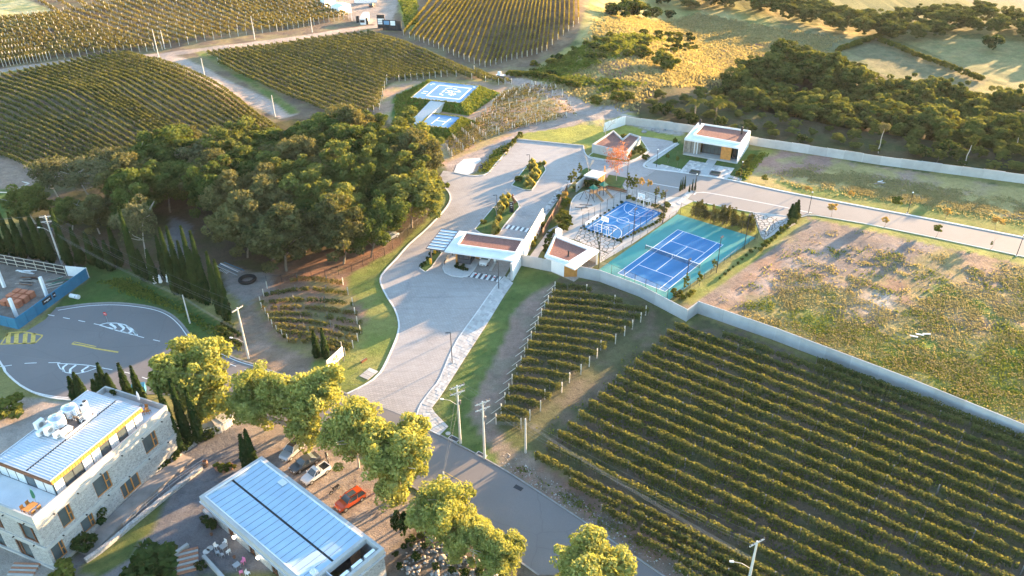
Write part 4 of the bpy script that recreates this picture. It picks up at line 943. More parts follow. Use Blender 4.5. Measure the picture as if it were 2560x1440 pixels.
def palm(base, h, label):
    p = gpt(*base); t = empty('palm_tree', p, 0, label, 'palm tree'); r = np.random.default_rng(int(base[0]))
    MB().tube((0, 0, -.2), (0, 0, h - .4), .24, .2, 8).make('trunk', M['bark'], t)
    for k in range(16):
        a = k * 2.4 + r.uniform(-.2, .2); e = r.uniform(.1, 1.1); L = r.uniform(2.6, 3.6); V = []; F = []
        sp = np.array([[math.cos(a) * s * L * math.cos(e * (1 - s * .7)), math.sin(a) * s * L * math.cos(e * (1 - s * .7)), h - .4 + L * (math.sin(e) * s * 1.1 - .75 * s * s)] for s in np.linspace(0, 1, 9)])
        for i in range(1, 9):
            for sd in (-1, 1):
                o = np.array([-math.sin(a) * sd, math.cos(a) * sd, -.55]); wl = .75 * math.sin(PI * (i / 9.) ** .8) + .12
                d = sp[i] - sp[i - 1]; n = len(V); V += [sp[i - 1], sp[i - 1] + d * .75, sp[i] + o * wl, sp[i - 1] + d * .2 + o * wl]; F.append((n, n + 1, n + 2, n + 3))
        inst('frond', mesh_np('frond', np.array(V), np.array(F), M['palm'], np.full(len(V), .5 + r.normal(0, .15))), t)
palm((1735, 305), 6.5, 'feathery palm tree nearer the white corner wall, left of two palms')
palm((1788, 298), 6, 'feathery palm tree right of the other palm at the forest edge')
# bushes of the grassy hill
hb = poly_px([(1400, 150), (1460, 95), (1560, 95), (1720, 85), (1740, 130), (1600, 150), (1520, 150), (1420, 190), (1300, 190), (1290, 175)])
for q in spaced(hb, 6.5, 2000, 31, (.5, 1.6)):
    s = R5.uniform(1.2, 2.8); tree('hill_bush', R5.choice(['shrub', 'shrub', 'dark']), (q[0], q[1], gz(*q)), s, s * 1.7, 'green scrub bush on the slope of the dry grass hill', 'scrub bushes on the grassy hill', nomH=2, nomW=2, cat='bush')
for p, s, w_, kd in (((1545, 45), 6, 12, 'dark'), ((1600, 45), 7, 12, 'dark'), ((1570, 35), 7, 12, 'shrub'), ((1640, 45), 5, 8, 'dark'), ((1672, 45), 4, 6, 'dark'), ((1660, 15), 6, 9, 'dark')):
    tree('hill_thicket', kd, gpt(*p), s, w_, 'large rounded thicket on top of the grassy hill', 'thickets on top of the grassy hill', nomH=2, nomW=2, cat='bush')
for p, s in (((1570, 142), 3), ((1605, 135), 4), ((1592, 140), 2.6), ((1625, 142), 2.2), ((1650, 170), 6), ((1672, 178), 5), ((1537, 222), 2.6), ((1545, 255), 4), ((1570, 252), 3), ((1490, 262), 3)):
    tree('hill_bush', 'shrub', gpt(*p), s, s * 1.4, 'bright round sunlit bush low on the grassy hill', 'bright bushes low on the hill', nomH=2, nomW=2, cat='bush')
for i in range(16):
    tree('tall_grass_clump', 'shrub', gpt(1275 + i * 11, 192 + (i * i) * .16 - i * .5), 2.2, 3.4, 'clump of tall pale green cane beside the dirt track', 'canes beside the dirt track', nomH=2, nomW=2, cat='tall grass')
# ---------------------------------------------------------------- plane trees along the road
PLT = [((512, 1035), 12.5, 12.0, 'large round yellow green plane tree nearest the roundabout'), ((668, 1075), 11.5, 9.0, 'yellow plane tree left of the parked silver car'), ((782, 1090), 12.5, 10.6, 'yellow plane tree with its crown just above the parked silver car'),
       ((897, 1168), 11, 9.0, 'golden plane tree behind the white pickup and the drive mouth'), ((1003, 1232), 11.5, 10.4, 'tall golden plane tree beside the orange car'), ((1113, 1345), 9, 8.6, 'plane tree below the leaning roadside stub pole'),
       ((1182, 1392), 7.5, 6.5, 'yellow plane tree between two others over the rubble slope'), ((1243, 1440), 7, 6, 'small yellow plane tree nearest the bottom edge of the road'), ((1470, 1495), 8.5, 9.4, 'lone yellow plane tree at the bottom of the road')]
for k, (p, h, wd, lab) in enumerate(PLT):
    x, y, z = gpt(*p); t = empty('plane_tree', (x, y, z), k * 1.3, lab, 'tree', 'plane trees along the road', (wd / 9.6, wd / 9.6, h / 11.8))
    inst('crown', CROWNS['plane'][k % 4], t); inst('trunk', TRP[k % 2], t)
# ---------------------------------------------------------------- cypresses
back = [((12, 640), (2, 545)), ((38, 640), (14, 520)), ((62, 645), (38, 525)), ((88, 645), (62, 525)), ((110, 650), (88, 525)), ((132, 655), (112, 540)), ((175, 665), (148, 515)), ((205, 660), (188, 565)), ((235, 660), (215, 580)), ((258, 670), (243, 590)), ((280, 675), (262, 600)), ((300, 665), (290, 560))]
for b_, t_ in back: cypress(b_, t_, 'dark shaded cypress in the long row behind the building site and the wires', 'shaded cypresses behind the building site', 1.15)
mid = [((345, 685), (314, 515)), ((365, 700), (353, 620)), ((388, 705), (366, 625)), ((418, 695), (389, 590)), ((442, 735), (418, 565)), ((462, 742), (439, 562)), ((480, 745), (464, 600)), ((498, 750), (472, 562)), ((520, 760), (489, 577)), ((552, 785), (527, 630)), ((570, 800), (536, 650)), ((506, 755), (480, 625))]
labs = ['tall dark cypress with a curved tip at the left of the sunlit group', 'short cypress above the pale wrapped statues, first from the left', 'short cypress above the pale wrapped statues, second from the left', 'slim cypress before the shaded track', 'sunlit cypress with a blunt orange lit top', 'sunlit cypress right of the blunt topped one', 'thin cypress hidden between two sunlit ones', 'tallest sunlit cypress in the middle of the group', 'sunlit cypress second from the right of the group', 'broad cypress at the right end, left of its twin', 'broad sunlit cypress at the right end near the dirt lane', 'lower cypress before the tallest sunlit one']
for (b_, t_), l in zip(mid, labs): cypress(b_, t_, l, 'sunlit cypresses beside the lane', 1.05)
bl = [((192, 1000), (178, 938), 1), ((208, 1000), (197, 925), 1), ((213, 1000), (204, 933), 1), ((248, 1000), (238, 945), 1), ((262, 1000), (252, 930), 1), ((275, 1000), (252, 905), 1), ((288, 1000), (276, 930), 1), ((325, 1000), (300, 908), 1), ((355, 1005), (331, 915), 1), ((440, 1120), (402, 966), 1), ((470, 1105), (420, 950), 1), ((500, 1100), (465, 975), 1), ((450, 1130), (408, 1000), 1), ((620, 1170), (607, 1085), 1), ((634, 1165), (618, 1073), 1)]
bll = ['cypress tip left of the stone building roof, first from the left', 'cypress tip behind the stone building roof, second from the left', 'cypress tip behind the stone building roof, third from the left', 'short cypress tip behind the stone building terrace', 'slim cypress tip behind the stone building terrace', 'tallest cypress tip behind the stone building terrace', 'cypress tip beside the tallest one behind the terrace', 'dark cypress left of the blue bin', 'dark cypress in front of the blue bin', 'tall cypress at the corner of the stone building', 'tallest cypress between stone building and curved stair', 'slim cypress at the curved stair railing', 'shorter cypress hugging the stone building corner', 'left cypress of the pair behind the pale metal roof', 'right cypress of the pair behind the pale metal roof']
for (b_, t_, w_), l in zip(bl, bll): cypress(b_, t_, l, None, .95)
for b_, t_, l in (((793, 893), (770, 828), 'small leaning cypress left of the signboard'), ((815, 895), (838, 815), 'leaning cypress right behind the signboard')): cypress(b_, t_, l, None, .8)
for i, (b_, t_) in enumerate((((1700, 478), (1701, 450)), ((1705, 474), (1706, 444)), ((1711, 472), (1712, 440)), ((1723, 480), (1724, 460)), ((1730, 477), (1731, 449)), ((1737, 476), (1738, 447)))):
    cypress(b_, t_, 'thin young cypress in the %s planter of the path from the street' % ('left' if i < 3 else 'right'), 'young cypresses in the %s path planter' % ('left' if i < 3 else 'right'), .28)
def thuja_mesh(seed):
    r = np.random.default_rng(seed); C = []; R = []
    for k in range(5):
        a = r.uniform(0, 6.28); o = r.uniform(.1, .75); top = r.uniform(6.5, 12); lean = r.uniform(.1, .6)
        for z in np.arange(1.2, top, .55): f = z / top; C.append((math.cos(a) * o + lean * f * .6 + r.normal(0, .07), math.sin(a) * o + r.normal(0, .07), z)); R.append(.52 * (1 - f) ** .6 + .1)
    V, F, t = clumps(r, np.array(C), np.array(R), 16, .24, 1.6, .3); return mesh_np('thuja_crown', V, F, M['thuja'], t)
THU = [thuja_mesh(i) for i in range(3)]
# ragged thujas between tennis court and street
for i, (p, h) in enumerate((((1730, 540), 4.6), ((1745, 545), 5), ((1762, 548), 4), ((1774, 546), 3), ((1786, 556), 5.2), ((1800, 552), 4.2), ((1806, 560), 5.4), ((1818, 556), 4.2), ((1830, 566), 4.8), ((1842, 562), 4.5), ((1853, 572), 5), ((1868, 575), 4.4), ((1876, 580), 3.6))):
    x, y, z = gpt(*p); t = empty('thuja', (x, y, z), i * 1.1, 'ragged wind bent thuja in the row between tennis court and street', 'conifer', 'thujas between tennis court and street', (1, 1, h / 12)); inst('crown', THU[i % 3], t); inst('trunk', CTR, t); t.rotation_euler = (R5.uniform(-.1, .1), R5.uniform(.02, .2), i * 1.1)
for p, k in (((1690, 525), 'orangeleaf'),):
    pass
# ---------------------------------------------------------------- small planted trees
def young(kind, p, h, wd, label, group=None):
    x, y, z = gpt(*p); t = empty('young_tree', (x, y, z), R5.uniform(0, 6), label, 'tree', group); inst('crown', R5.choice(CROWNS[kind]), t, (0, 0, 0), 0, (wd / 1.7, wd / 1.7, h / 3.2)); inst('trunk', TRY, t, (0, 0, 0), 0, (1, 1, h / 3.)); return t
for p, k, h, wd, l in (((2078, 543), 'youngorange', 3.4, 2.3, 'small amber street tree left of the others on the lower verge'), ((2209, 569), 'youngorange', 2.6, 1.6, 'tiny orange street tree on the lower verge'), ((2338, 595), 'young', 3.2, 2.2, 'small round yellow green street tree on the lower verge'),
     ((2123, 505), 'youngorange', 2.8, 1.4, 'thin orange sapling on the upper verge, left'), ((2237, 526), 'young', 3.4, 3.0, 'bushiest round street tree on the upper verge'), ((2361, 550), 'youngorange', 2.8, 1.8, 'pale orange sapling on the upper verge'), ((2488, 576), 'youngorange', 3, 2.6, 'spreading orange sapling on the upper verge at the right'),
     ((1909, 465), 'young', 3, 1.8, 'small tree at the upper verge nearest the white house'), ((2018, 488), 'youngorange', 2.2, 1.8, 'low golden shrub tree on the upper verge beside a lamp'), ((2474, 625), 'young', 2.2, .5, 'bare staked sapling on the lower verge'),
     ((1210, 575), 'young', 2.6, 1.7, 'small round tree on the lawn island behind the gatehouse'), ((1686, 372), 'young', 3.2, 1.6, 'small leafy tree at the left corner of the white house'), ((1692, 418), 'young', 3, .9, 'sapling on the dark lawn before the white house'), ((1668, 408), 'young', 2.6, 1, 'left sapling on the dark lawn before the white house')):
    young(k, p, h, wd, l)
for i, (p, k, h) in enumerate((((1570, 487), 'slim', 5.5), ((1580, 487), 'slim', 4.5), ((1588, 484), 'slim', 5), ((1602, 487), 'youngorange', 4.5), ((1621, 494), 'youngorange', 4.8), ((1640, 500), 'slim', 3.4), ((1656, 508), 'slim', 3.2), ((1450, 445), 'slim', 4), ((1436, 462), 'slim', 4.2), ((1425, 470), 'slim', 4))):
    x, y, z = gpt(*p); t = empty('slim_tree', (x, y, z), i, 'slim upright tree in the planting %s' % ('behind the basketball court' if i < 7 else 'beside the grey shed'), 'tree', 'slim trees %s' % ('behind the basketball court' if i < 7 else 'beside the grey shed')); inst('crown', CROWNS[k][0] if k == 'slim' else CROWNS[k][i % 2], t, (0, 0, 0), 0, (1, 1, h / 4) if k == 'slim' else (.7, .7, h / 3.2)); inst('trunk', TRY, t)
def bare_mesh(seed, H, m, leafmat=None, spread=.42):
    r = np.random.default_rng(seed); b = MB(); tips = []
    def grow(p, d, L, rad, n):
        e = p + d * L; b.tube(p, e, rad, rad * .7, 5, False)
        if n == 0: tips.append(e); return
        for k in range(3 if n > 1 else 2):
            q = d + r.normal(0, spread, 3); q[2] = abs(q[2]) * .8 + .35; q /= np.linalg.norm(q); grow(p + d * L * r.uniform(.55, 1), q, L * r.uniform(.6, .8), rad * .6, n - 1)
    grow(np.array([0, 0, -.2]), np.array([0, 0, 1.]), H * .3, H * .012, 4); return b, np.array(tips)
for k, (p, h, l) in enumerate((((1513, 345), 9.5, 'tall leafless grey tree beside the red roofed pavilion'), ((1471, 436), 7.5, 'pale leafless tree left of the grey shed'), ((1318, 455), 4, 'bare white twigged sapling on the upper lawn island'), ((1269, 497), 4.5, 'bare sapling at the top of the lower lawn island'), ((1241, 540), 5, 'bare pale sapling beside the street light on the lower lawn island'))):
    x, y, z = gpt(*p); t = empty('bare_tree', (x, y, z), k, l, 'tree'); b, tips = bare_mesh(40 + k, h, None); b.make('branches', M['barkp'], t)
x, y, z = gpt(1541, 452); t = empty('red_tree', (x, y, z), 0, 'tree with red and orange autumn leaves beside the pavilion', 'tree'); b, tips = bare_mesh(51, 9, None); b.make('branches', M['barkp'], t); inst('crown', CROWNS['red'][0], t, (0, 0, .8), 0, (.95, .95, 1.0))
# ornamental grasses and shrubs
def plume_mesh(seed, H=1.6, n=420, sp=.9):
    r = np.random.default_rng(seed); a = r.uniform(0, 2 * PI, n); e = r.uniform(.2, 1, n); L = H * r.uniform(.7, 1.15, n); R0 = sp * (1 - e) * 1.1
    B = np.c_[np.cos(a) * .15, np.sin(a) * .15, np.zeros(n)]; T = np.c_[np.cos(a) * R0, np.sin(a) * R0, L * (.45 + .55 * e)]; S = np.c_[-np.sin(a), np.cos(a), np.zeros(n)] * .05
    Mi = B * .4 + T * .6 + np.array([0, 0, .18]) * H; V = np.stack([B - S, B + S, Mi + S * 1.4, T], 1).reshape(-1, 3)
    return mesh_np('plume', V, np.arange(4 * n).reshape(n, 4), M['plume'], np.repeat(np.clip(e + r.normal(0, .15, n), 0, 1), 4))
PLU = [plume_mesh(i) for i in range(3)]
def grass_clump(p, s, label, group):
    x, y, z = gpt(*p); t = empty('ornamental_grass', (x, y, z + .1), R5.uniform(0, 6), label, 'grass clump', group, (s, s, s)); inst('blades', R5.choice(PLU), t)
for p, s in (((1243, 585), 1.3), ((1238, 575), 1.2), ((1247, 556), 1.2), ((1255, 530), 1.3), ((1250, 520), 1.2), ((1262, 512), 1.3), ((1258, 505), 1.3), ((1266, 520), 1.1), ((1270, 500), 1.2), ((1250, 540), 1.0), ((1240, 566), 1.0), ((1236, 590), 1.1)):
    grass_clump(p, s, 'golden feathery grass clump on the lower lawn island behind the gatehouse', 'golden grasses on the lower lawn island')
for p, s in (((1330, 415), 1.4), ((1335, 425), 1.4), ((1325, 425), 1.3), ((1338, 437), 1.4), ((1330, 445), 1.3), ((1340, 450), 1.3), ((1325, 462), 1.2), ((1315, 468), 1.1), ((1332, 468), 1.1), ((1345, 440), 1.2), ((1320, 455), 1.1), ((1350, 416), .9), ((1360, 414), .9)):
    grass_clump(p, s, 'golden feathery grass clump on the upper lawn island', 'golden grasses on the upper lawn island')
def shrubs(ps, kind, lab, grp, s=1.):
    for p in ps:
        k = s * R5.uniform(.75, 1.3); tree('shrub', kind, gpt(*p), 1.3 * k, 1.5 * k, lab, grp, nomH=2, nomW=2, cat='shrub')
shrubs([(1295, 455), (1300, 452), (1292, 350), (1285, 357), (1277, 365), (1270, 374), (1300, 343), (1264, 382)], 'shrub', 'yellow green hedge shrub along the upper kerb of the drive', 'shrubs along the upper kerb', 1.1)
shrubs([(1405, 530), (1410, 520), (1416, 512), (1412, 545), (1418, 555), (1420, 568), (1400, 555), (1405, 575), (1412, 578), (1390, 588), (1400, 500), (1398, 545), (1408, 562)], 'shrub', 'leafy shrub between the brown fence and the playground', 'shrubs beside the brown fence', 1.3)
shrubs([(1332, 605), (1336, 595), (1340, 585), (1345, 575), (1330, 618), (1350, 572)], 'shrub', 'yellow green climbing shrub beside the white gate wall', 'shrubs beside the white gate wall', 1.3)
shrubs([(1365, 622), (1369, 610), (1372, 598), (1376, 590), (1362, 632)], 'dark', 'dark shrub along the left wall of the barbecue hut', 'shrubs along the barbecue hut', .9)
for p, w_ in (((1411, 520), 1.6),): tree('conical_shrub', 'youngorange', gpt(*p), 4.5, 1.8, 'orange flowering conical shrub beside the playground', nomH=3.2, nomW=1.8, cat='shrub')
shrubs([(1455, 455), (1463, 462), (1472, 468), (1480, 470), (1490, 472), (1500, 472), (1448, 465), (1441, 476)], 'dark', 'dark hedge shrub below the grey shed', 'hedge shrubs below the grey shed', 1.5)
shrubs([(1572 + i * 11.8, 498 + i * 4.0) for i in range(8)] + [(1662, 530), (1655, 545), (1648, 555), (1668, 520), (1664, 512)], 'shrub', 'golden low shrub at the far end of the basketball court', 'shrubs at the far end of the basketball court', .9)
shrubs([(1640 - i * 9., 560 + i * 4.2) for i in range(11)], 'shrub', 'low shrub in the strip between the two courts', 'shrubs between the two courts', .55)
shrubs([(1453 + i * 10, 572 + i * 3.4) for i in range(11)] + [(1460 + i * 10.5, 568 - i * 6.6) for i in range(10)], 'dark', 'clipped low hedge plant edging the basketball court', 'hedge edging the basketball court', .45)
shrubs([(1800 + i * 11, 698 - i * 9.5) for i in range(9)], 'dark', 'low shrub along the right fence of the tennis court', 'shrubs along the tennis fence', .55)
shrubs([(1900 + i * 9, 628 - i * 8.) for i in range(11)] + [(1965, 572), (1975, 560), (1990, 548), (1985, 560), (1995, 545), (1978, 548)], 'shrub', 'golden shrub on the bank right of the tennis court', 'shrubs on the bank right of the tennis court', .9)
for p, h in (((1982, 552), 4.5), ((1990, 540), 4), ((1976, 545), 3.5)): 
    x, y, z = gpt(*p); t = empty('thuja', (x, y, z), p[0], 'thuja at the corner of the street and the tennis bank', 'conifer', 'thujas at the street corner', (.9, .9, h / 12)); inst('crown', CYP[0], t)
for p, h, l in (((1712, 738), 3.2, 'pale yellow flowering upright shrub near the wall notch'), ((1748, 715), 2.2, 'smaller pale upright shrub right of the tennis court'), ((1784, 676), 1.8, 'pinkish shrub at a tennis lamp post')): young('slim', p, h * 1.2, 1.5, l)
shrubs([(1700, 735), (1690, 742), (1722, 742), (1730, 735), (1685, 735), (1705, 748)], 'shrub', 'low yellow shrub at the wall notch', 'low shrubs at the wall notch', .8)
shrubs([(1613, 400), (1605, 385), (1600, 375), (1590, 380), (1580, 390), (1570, 396), (1560, 350), (1547, 352)], 'shrub', 'yellowing shrub in the bed around the red roofed pavilion', 'shrubs around the pavilion', 1.2)
shrubs([(1858, 420), (1866, 410), (1874, 400), (1880, 395), (1850, 432), (1845, 440), (1868, 420), (1856, 412)], 'shrub', 'shrub on the bank beside the right wall of the white house', 'shrubs right of the white house', .9)
shrubs([(1055, 668), (1062, 660), (1070, 650), (1078, 640), (1086, 632), (1095, 628)], 'dark', 'dark shrub in the kerbed bed under the glass canopy', 'shrubs under the glass canopy', .6)
shrubs([(1140, 670), (1147, 672), (1154, 674), (1161, 676), (1168, 677), (1144, 664), (1158, 668)], 'dark', 'dark planting below the guard booth window', 'planting below the guard booth', .6)
shrubs([(440, 1115), (455, 1120), (470, 1115), (485, 1110), (500, 1108), (515, 1100), (530, 1090), (430, 1135), (445, 1135), (425, 1150), (440, 1150), (460, 1130), (408, 1168), (398, 1175), (415, 1160)], 'dark', 'dense dark hedge shrub below the curved stair', 'hedge below the curved stair', 1.1)
shrubs([(545, 1175), (560, 1180), (578, 1172)], 'shrub', 'potted yellow green plant at the wall of the metal roofed building', 'potted plants at the metal roofed building', .9)
shrubs([(515, 1305), (525, 1315), (534, 1322)], 'dark', 'dark plant at the foot of the metal roofed building', 'plants at the foot of the metal roofed building', .9)
for p, h, wd, k, l in (((248, 1305), 3.4, 4, 'dark', 'leafy tree against the stone wall left of the entrance doors'), ((212, 1375), 2.6, 3.4, 'dark', 'bush against the lower stone wall'), ((170, 1440), 2, 4.2, 'shrub', 'grey green round bush at the corner of the stone building'), ((395, 1465), 5, 8.5, 'dark', 'dark green leafy tree at the bottom edge of the yard'),
     ((20, 1030), 2.2, 6.5, 'shrub', 'golden clipped bush on the gravel left of the stone building'), ((1000, 1345), 5, 2.6, 'dark', 'dark upright small tree beside the gravel parking'), ((505, 1420), 1.2, 1.6, 'dark', 'small bush in the terrace planter')):
    tree('bush', k, gpt(*p), h, wd, l, nomH=2, nomW=2, cat='bush')
shrubs([(1010, 1370), (1030, 1360), (1050, 1345), (1075, 1330), (990, 1390), (1000, 1420), (1040, 1400), (1090, 1420), (1130, 1430), (1160, 1440), (1060, 1370), (1200, 1435)], 'dark', 'scrubby bush on the rubble slope below the parking', 'bushes on the rubble slope', .8)
shrubs([(545 + i * 7, 825 + i * 5.) for i in range(9)] + [(560 + i * 8, 812 + i * 6) for i in range(6)], 'dark', 'low yellow green shrub patch beside the leaning street light', 'shrub patch beside the street light', .8)
# ---------------------------------------------------------------- grass blades where the grass stands rough
def tufts(name, px, n, hgt_, label, m='gblade', seed=1, clump=.45, world=None, bias=None):
    r = np.random.default_rng(seed); P = np.asarray(world if world is not None else poly_px(px)); lo, hi = P.min(0), P.max(0); out = []
    while sum(map(len, out)) < n:
        q = r.uniform(lo, hi, (n * 2, 2)); q = q[inside(P, q[:, 0], q[:, 1])]; q = q[sst(clump - .14, clump + .14, fbm(q[:, 0], q[:, 1], 4, seed) + (bias(q[:, 0], q[:, 1]) if bias else 0) + r.normal(0, .03, len(q))) * sst(0, 7, pdist(P, q[:, 0], q[:, 1])) > r.random(len(q))]; out.append(q)
        if len(out) > 12: break
    q = np.vstack(out)[:n]; n = len(q); z = gzv(q[:, 0], q[:, 1]); a = r.uniform(0, 2 * PI, n); H = hgt_ * r.uniform(.5, 1.4, n); W = H * .55
    S = np.c_[np.cos(a), np.sin(a), np.zeros(n)] * W[:, None]; B = np.c_[q, z - .02]; T = B + np.c_[r.normal(0, .3, (n, 2)) * H[:, None], H]
    V = np.stack([B - S, B + S, T + S * .5, T - S * .6], 1).reshape(-1, 3)
    tag(inst(name, mesh_np(name, V, np.arange(4 * n).reshape(n, 4), M[m], np.repeat(np.clip(.5 + r.normal(0, .25, n), 0, 1), 4))), label, 'grass', kind='stuff')
PB = [(2040, 548), (2560, 655), (3000, 750), (3000, 1290), (2560, 1085), (1940, 846), (1750, 782)]
tufts('grass', PB, 30000, .22, 'lush green grass spreading over the lower part of the rough building plot', seed=2, clump=.50, bias=lambda x, y: np.clip((118 - y) / 110, -.2, .12) + .14 * (x > 48) * (y < 112))
tufts('grass', PB, 60000, .2, 'yellowing grass in patches on the rough building plot', 'dryblade', 3, .50, bias=lambda x, y: np.clip((128 - y) / 160, -.22, .06))
tufts('grass', [(1900, 440), (1990, 400), (2560, 490), (2900, 560), (2900, 640), (2560, 570), (2000, 478)], 30000, .22, 'dry grass on the plot below the back wall', 'dryblade', 5, .42)
tufts('grass', [(1280, 195), (1440, 120), (1520, 20), (1740, 30), (2120, 100), (1880, 190), (1640, 230), (1600, 290), (1480, 270), (1400, 235)], 60000, .6, 'long dry grass covering the hill', 'dryblade', 6, .30)
tufts('grass', [(1290, 190), (1440, 120), (1640, 95), (1720, 110), (1560, 150), (1440, 190), (1640, 215), (1500, 240)], 16000, .8, 'green weeds on the lower slope of the hill', 'gblade', 7, .45)
tufts('grass', [(985, 240), (1062, 203), (1085, 250), (1010, 320), (982, 290)], 7000, .45, 'lush green grass on the bank left of the helicopter pads', 'gblade', 8, .1)
tufts('grass', [(985, -20), (1045, -20), (1048, 60), (1010, 70), (1000, 20)], 5000, .8, 'bright rank grass beside the golden vineyard', 'gblade', 9, .2)
tufts('grass', [(1310, 1090), (1480, 960), (1660, 780), (2560, 1140), (2560, 1440), (2000, 1500)], 24000, .22, 'sparse dark grass between the rows of the big vineyard', 'gblade', 10, .48)
tufts('grass', [(1300, 1140), (1500, 1260), (1700, 1400), (1640, 1415), (1440, 1300), (1260, 1180)], 3500, .2, 'weedy grass along the stony roadside strip', 'gblade', 12, .5)
tufts('grass', [(220, 700), (330, 690), (470, 770), (600, 850), (640, 900), (560, 870), (430, 780), (330, 750)], 7000, .3, 'rough grass on the bank below the cypresses', 'gblade', 13, .35)
tufts('grass', [(1870, 400), (1900, 380), (1925, 385), (1870, 450), (1845, 450)], 2500, .35, 'grass on the bank right of the white house', 'gblade', 14, .3)
tufts('grass', [(1230, 375), (1290, 345), (1300, 350), (1225, 435), (1185, 432)], 3000, .3, 'grass on the bank beside the upper kerb of the drive', 'gblade', 15, .2)
# ---------------------------------------------------------------- building helpers
class Frame:
    """local frame of a building: x along az, y to its left"""
    def __init__(s, name, o, az, label, cat, z=0.):
        s.o = o; s.az = math.radians(az); s.root = empty(name, (o[0], o[1], z), s.az, label, cat)
        s.ex = np.array([math.cos(s.az), math.sin(s.az)]); s.ey = np.array([-s.ex[1], s.ex[0]])
    def loc(s, px, z): d = np.array(Uz(px[0], px[1], z)) - s.o; return float(d @ s.ex), float(d @ s.ey)
    def world(s, x, y): return tuple(np.array(s.o) + s.ex * x + s.ey * y)
def hole_wall(b, a, c, z0, z1, holes, depth=.28):
    """vertical wall from a to c seen from its right-hand side, with holes (s0, s1, za, zb) and their reveals"""
    a = np.array(a, float); c = np.array(c, float); L = np.linalg.norm(c - a); e = (c - a) / L; n = np.array([-e[1], e[0]])
    S = sorted({0., L} | {h[0] for h in holes} | {h[1] for h in holes}); Z = sorted({z0, z1} | {h[2] for h in holes} | {h[3] for h in holes})
    P = lambda s, z, d=0.: (a[0] + e[0] * s + n[0] * d, a[1] + e[1] * s + n[1] * d, z)
    for i in range(len(S) - 1):
        for j in range(len(Z) - 1):
            s, z = (S[i] + S[i + 1]) / 2, (Z[j] + Z[j + 1]) / 2
            if any(h[0] < s < h[1] and h[2] < z < h[3] for h in holes): continue
            b.quad(P(S[i], Z[j]), P(S[i + 1], Z[j]), P(S[i + 1], Z[j + 1]), P(S[i], Z[j + 1]))
    for s0, s1, za, zb in holes:
        b.quad(P(s0, za), P(s1, za), P(s1, za, depth), P(s0, za, depth)); b.quad(P(s0, zb, depth), P(s1, zb, depth), P(s1, zb), P(s0, zb))
        b.quad(P(s0, za), P(s0, za, depth), P(s0, zb, depth), P(s0, zb)); b.quad(P(s1, za, depth), P(s1, za), P(s1, zb), P(s1, zb, depth))
    return b
def window(root, a, c, h, depth=.2, bars=(.72,), rail=None, m='wood', w_=.10, glass='glass', name='window'):
    a = np.array(a, float); c = np.array(c, float); e = (c - a) / np.linalg.norm(c - a); n = np.array([-e[1], e[0]]); az = math.atan2(e[1], e[0]); s0, s1, za, zb = h
    b = MB()
    def bar(sa, sb, z0, z1):
        q = a + e * (sa + sb) / 2 + n * depth; b.box(q[0], q[1], z0, z1, sb - sa, .10, az)
    bar(s0, s0 + w_, za, zb); bar(s1 - w_, s1, za, zb); bar(s0 + w_, s1 - w_, za, za + w_); bar(s0 + w_, s1 - w_, zb - w_, zb)
    for t in bars: s = s0 + (s1 - s0) * t; bar(s - w_ / 2, s + w_ / 2, za + w_, zb - w_)
    if rail is not None:
        s = s0 + (s1 - s0) * (bars[-1] if bars else 0); z = za + (zb - za) * rail; bar(s + w_ / 2, s1 - w_, z - w_ / 2, z + w_ / 2)
    f = b.make(name, M[m], root); g = MB(); q = a + e * (s0 + s1) / 2 + n * (depth + .08); g.box(q[0], q[1], za, zb, s1 - s0, .02, az); g.make('pane', M[glass], f); return f
# ---------------------------------------------------------------- stone winery building at the left
B1 = Frame('stone_building', (-58.54, 69.3), 66.5, 'stone winery building with ribbed metal roof, orange fascia and rooftop tanks', 'building')
R1 = B1.root; LX, LY = 22.6, 11.8
rw = [(2.9, 4.73, 4.45, 7.45), (8.45, 11.02, 4.45, 7.45), (17.17, 19.6, 4.6, 7.45), (.4, 2.2, .8, 3.45), (5.05, 7.0, 1.2, 3.45), (11.8, 15.03, .98, 3.45)]
lw = [(LY - 3.6, LY - .9, 3.75 + .5, 7.2), (LY - 9.6, LY - 7.0, 4.25, 7.2), (LY - 6.1, LY - 3.5, .1, 3.1), (LY - 11.4, LY - 8.6, .1, 3.1)]
b = MB(); hole_wall(b, (0, 0), (LX, 0), -.2, 8.1, rw); hole_wall(b, (0, LY), (0, 0), -.2, 8.1, lw); hole_wall(b, (LX, 0), (LX, LY), -.2, 8.1, []); hole_wall(b, (LX, LY), (0, LY), -.2, 8.1, []); b.make('wall', M['stone'], R1)
for i, h in enumerate(rw):
    if i == 5: window(R1, (0, 0), (LX, 0), h, .14, (.3, .62), None, 'wood', .16, name='door')
    else: window(R1, (0, 0), (LX, 0), h, .16, (.72,), .45, 'wood')
for h in lw: window(R1, (0, LY), (0, 0), h, .16, (.25,) if h[2] < 1 else (.75,), None, 'woodd', .14)
b = MB()
for z0, z1 in ((3.5, 4.1), (7.45, 8.1)):
    b.box(LX / 2, -.05, z0, z1, LX + .2, .14); b.box(-.05, LY / 2, z0, z1, .14, LY); b.box(LX + .05, LY / 2, z0, z1, .14, LY)
b.box(-.09, LY / 2, -.2, .35, .22, LY); b.box(LX / 2, -.09, -.2, .5, LX, .22)
b.make('string_course', M['concrete'], R1)
def spouts(b, L, n, z, f):
    for i in range(n): f(b, L * (i + .6) / n, z)
b = MB()
for z in (3.85, 7.75):
    for i in range(6): b.box(2.4 + i * 3.7, -.22, z, z + .1, .16, .3)
    for i in range(3): b.box(-.22, 1.9 + i * 3.6, z, z + .1, .3, .16)
b.make('rain_spout', M['black'], R1)
b = MB(); t = .22
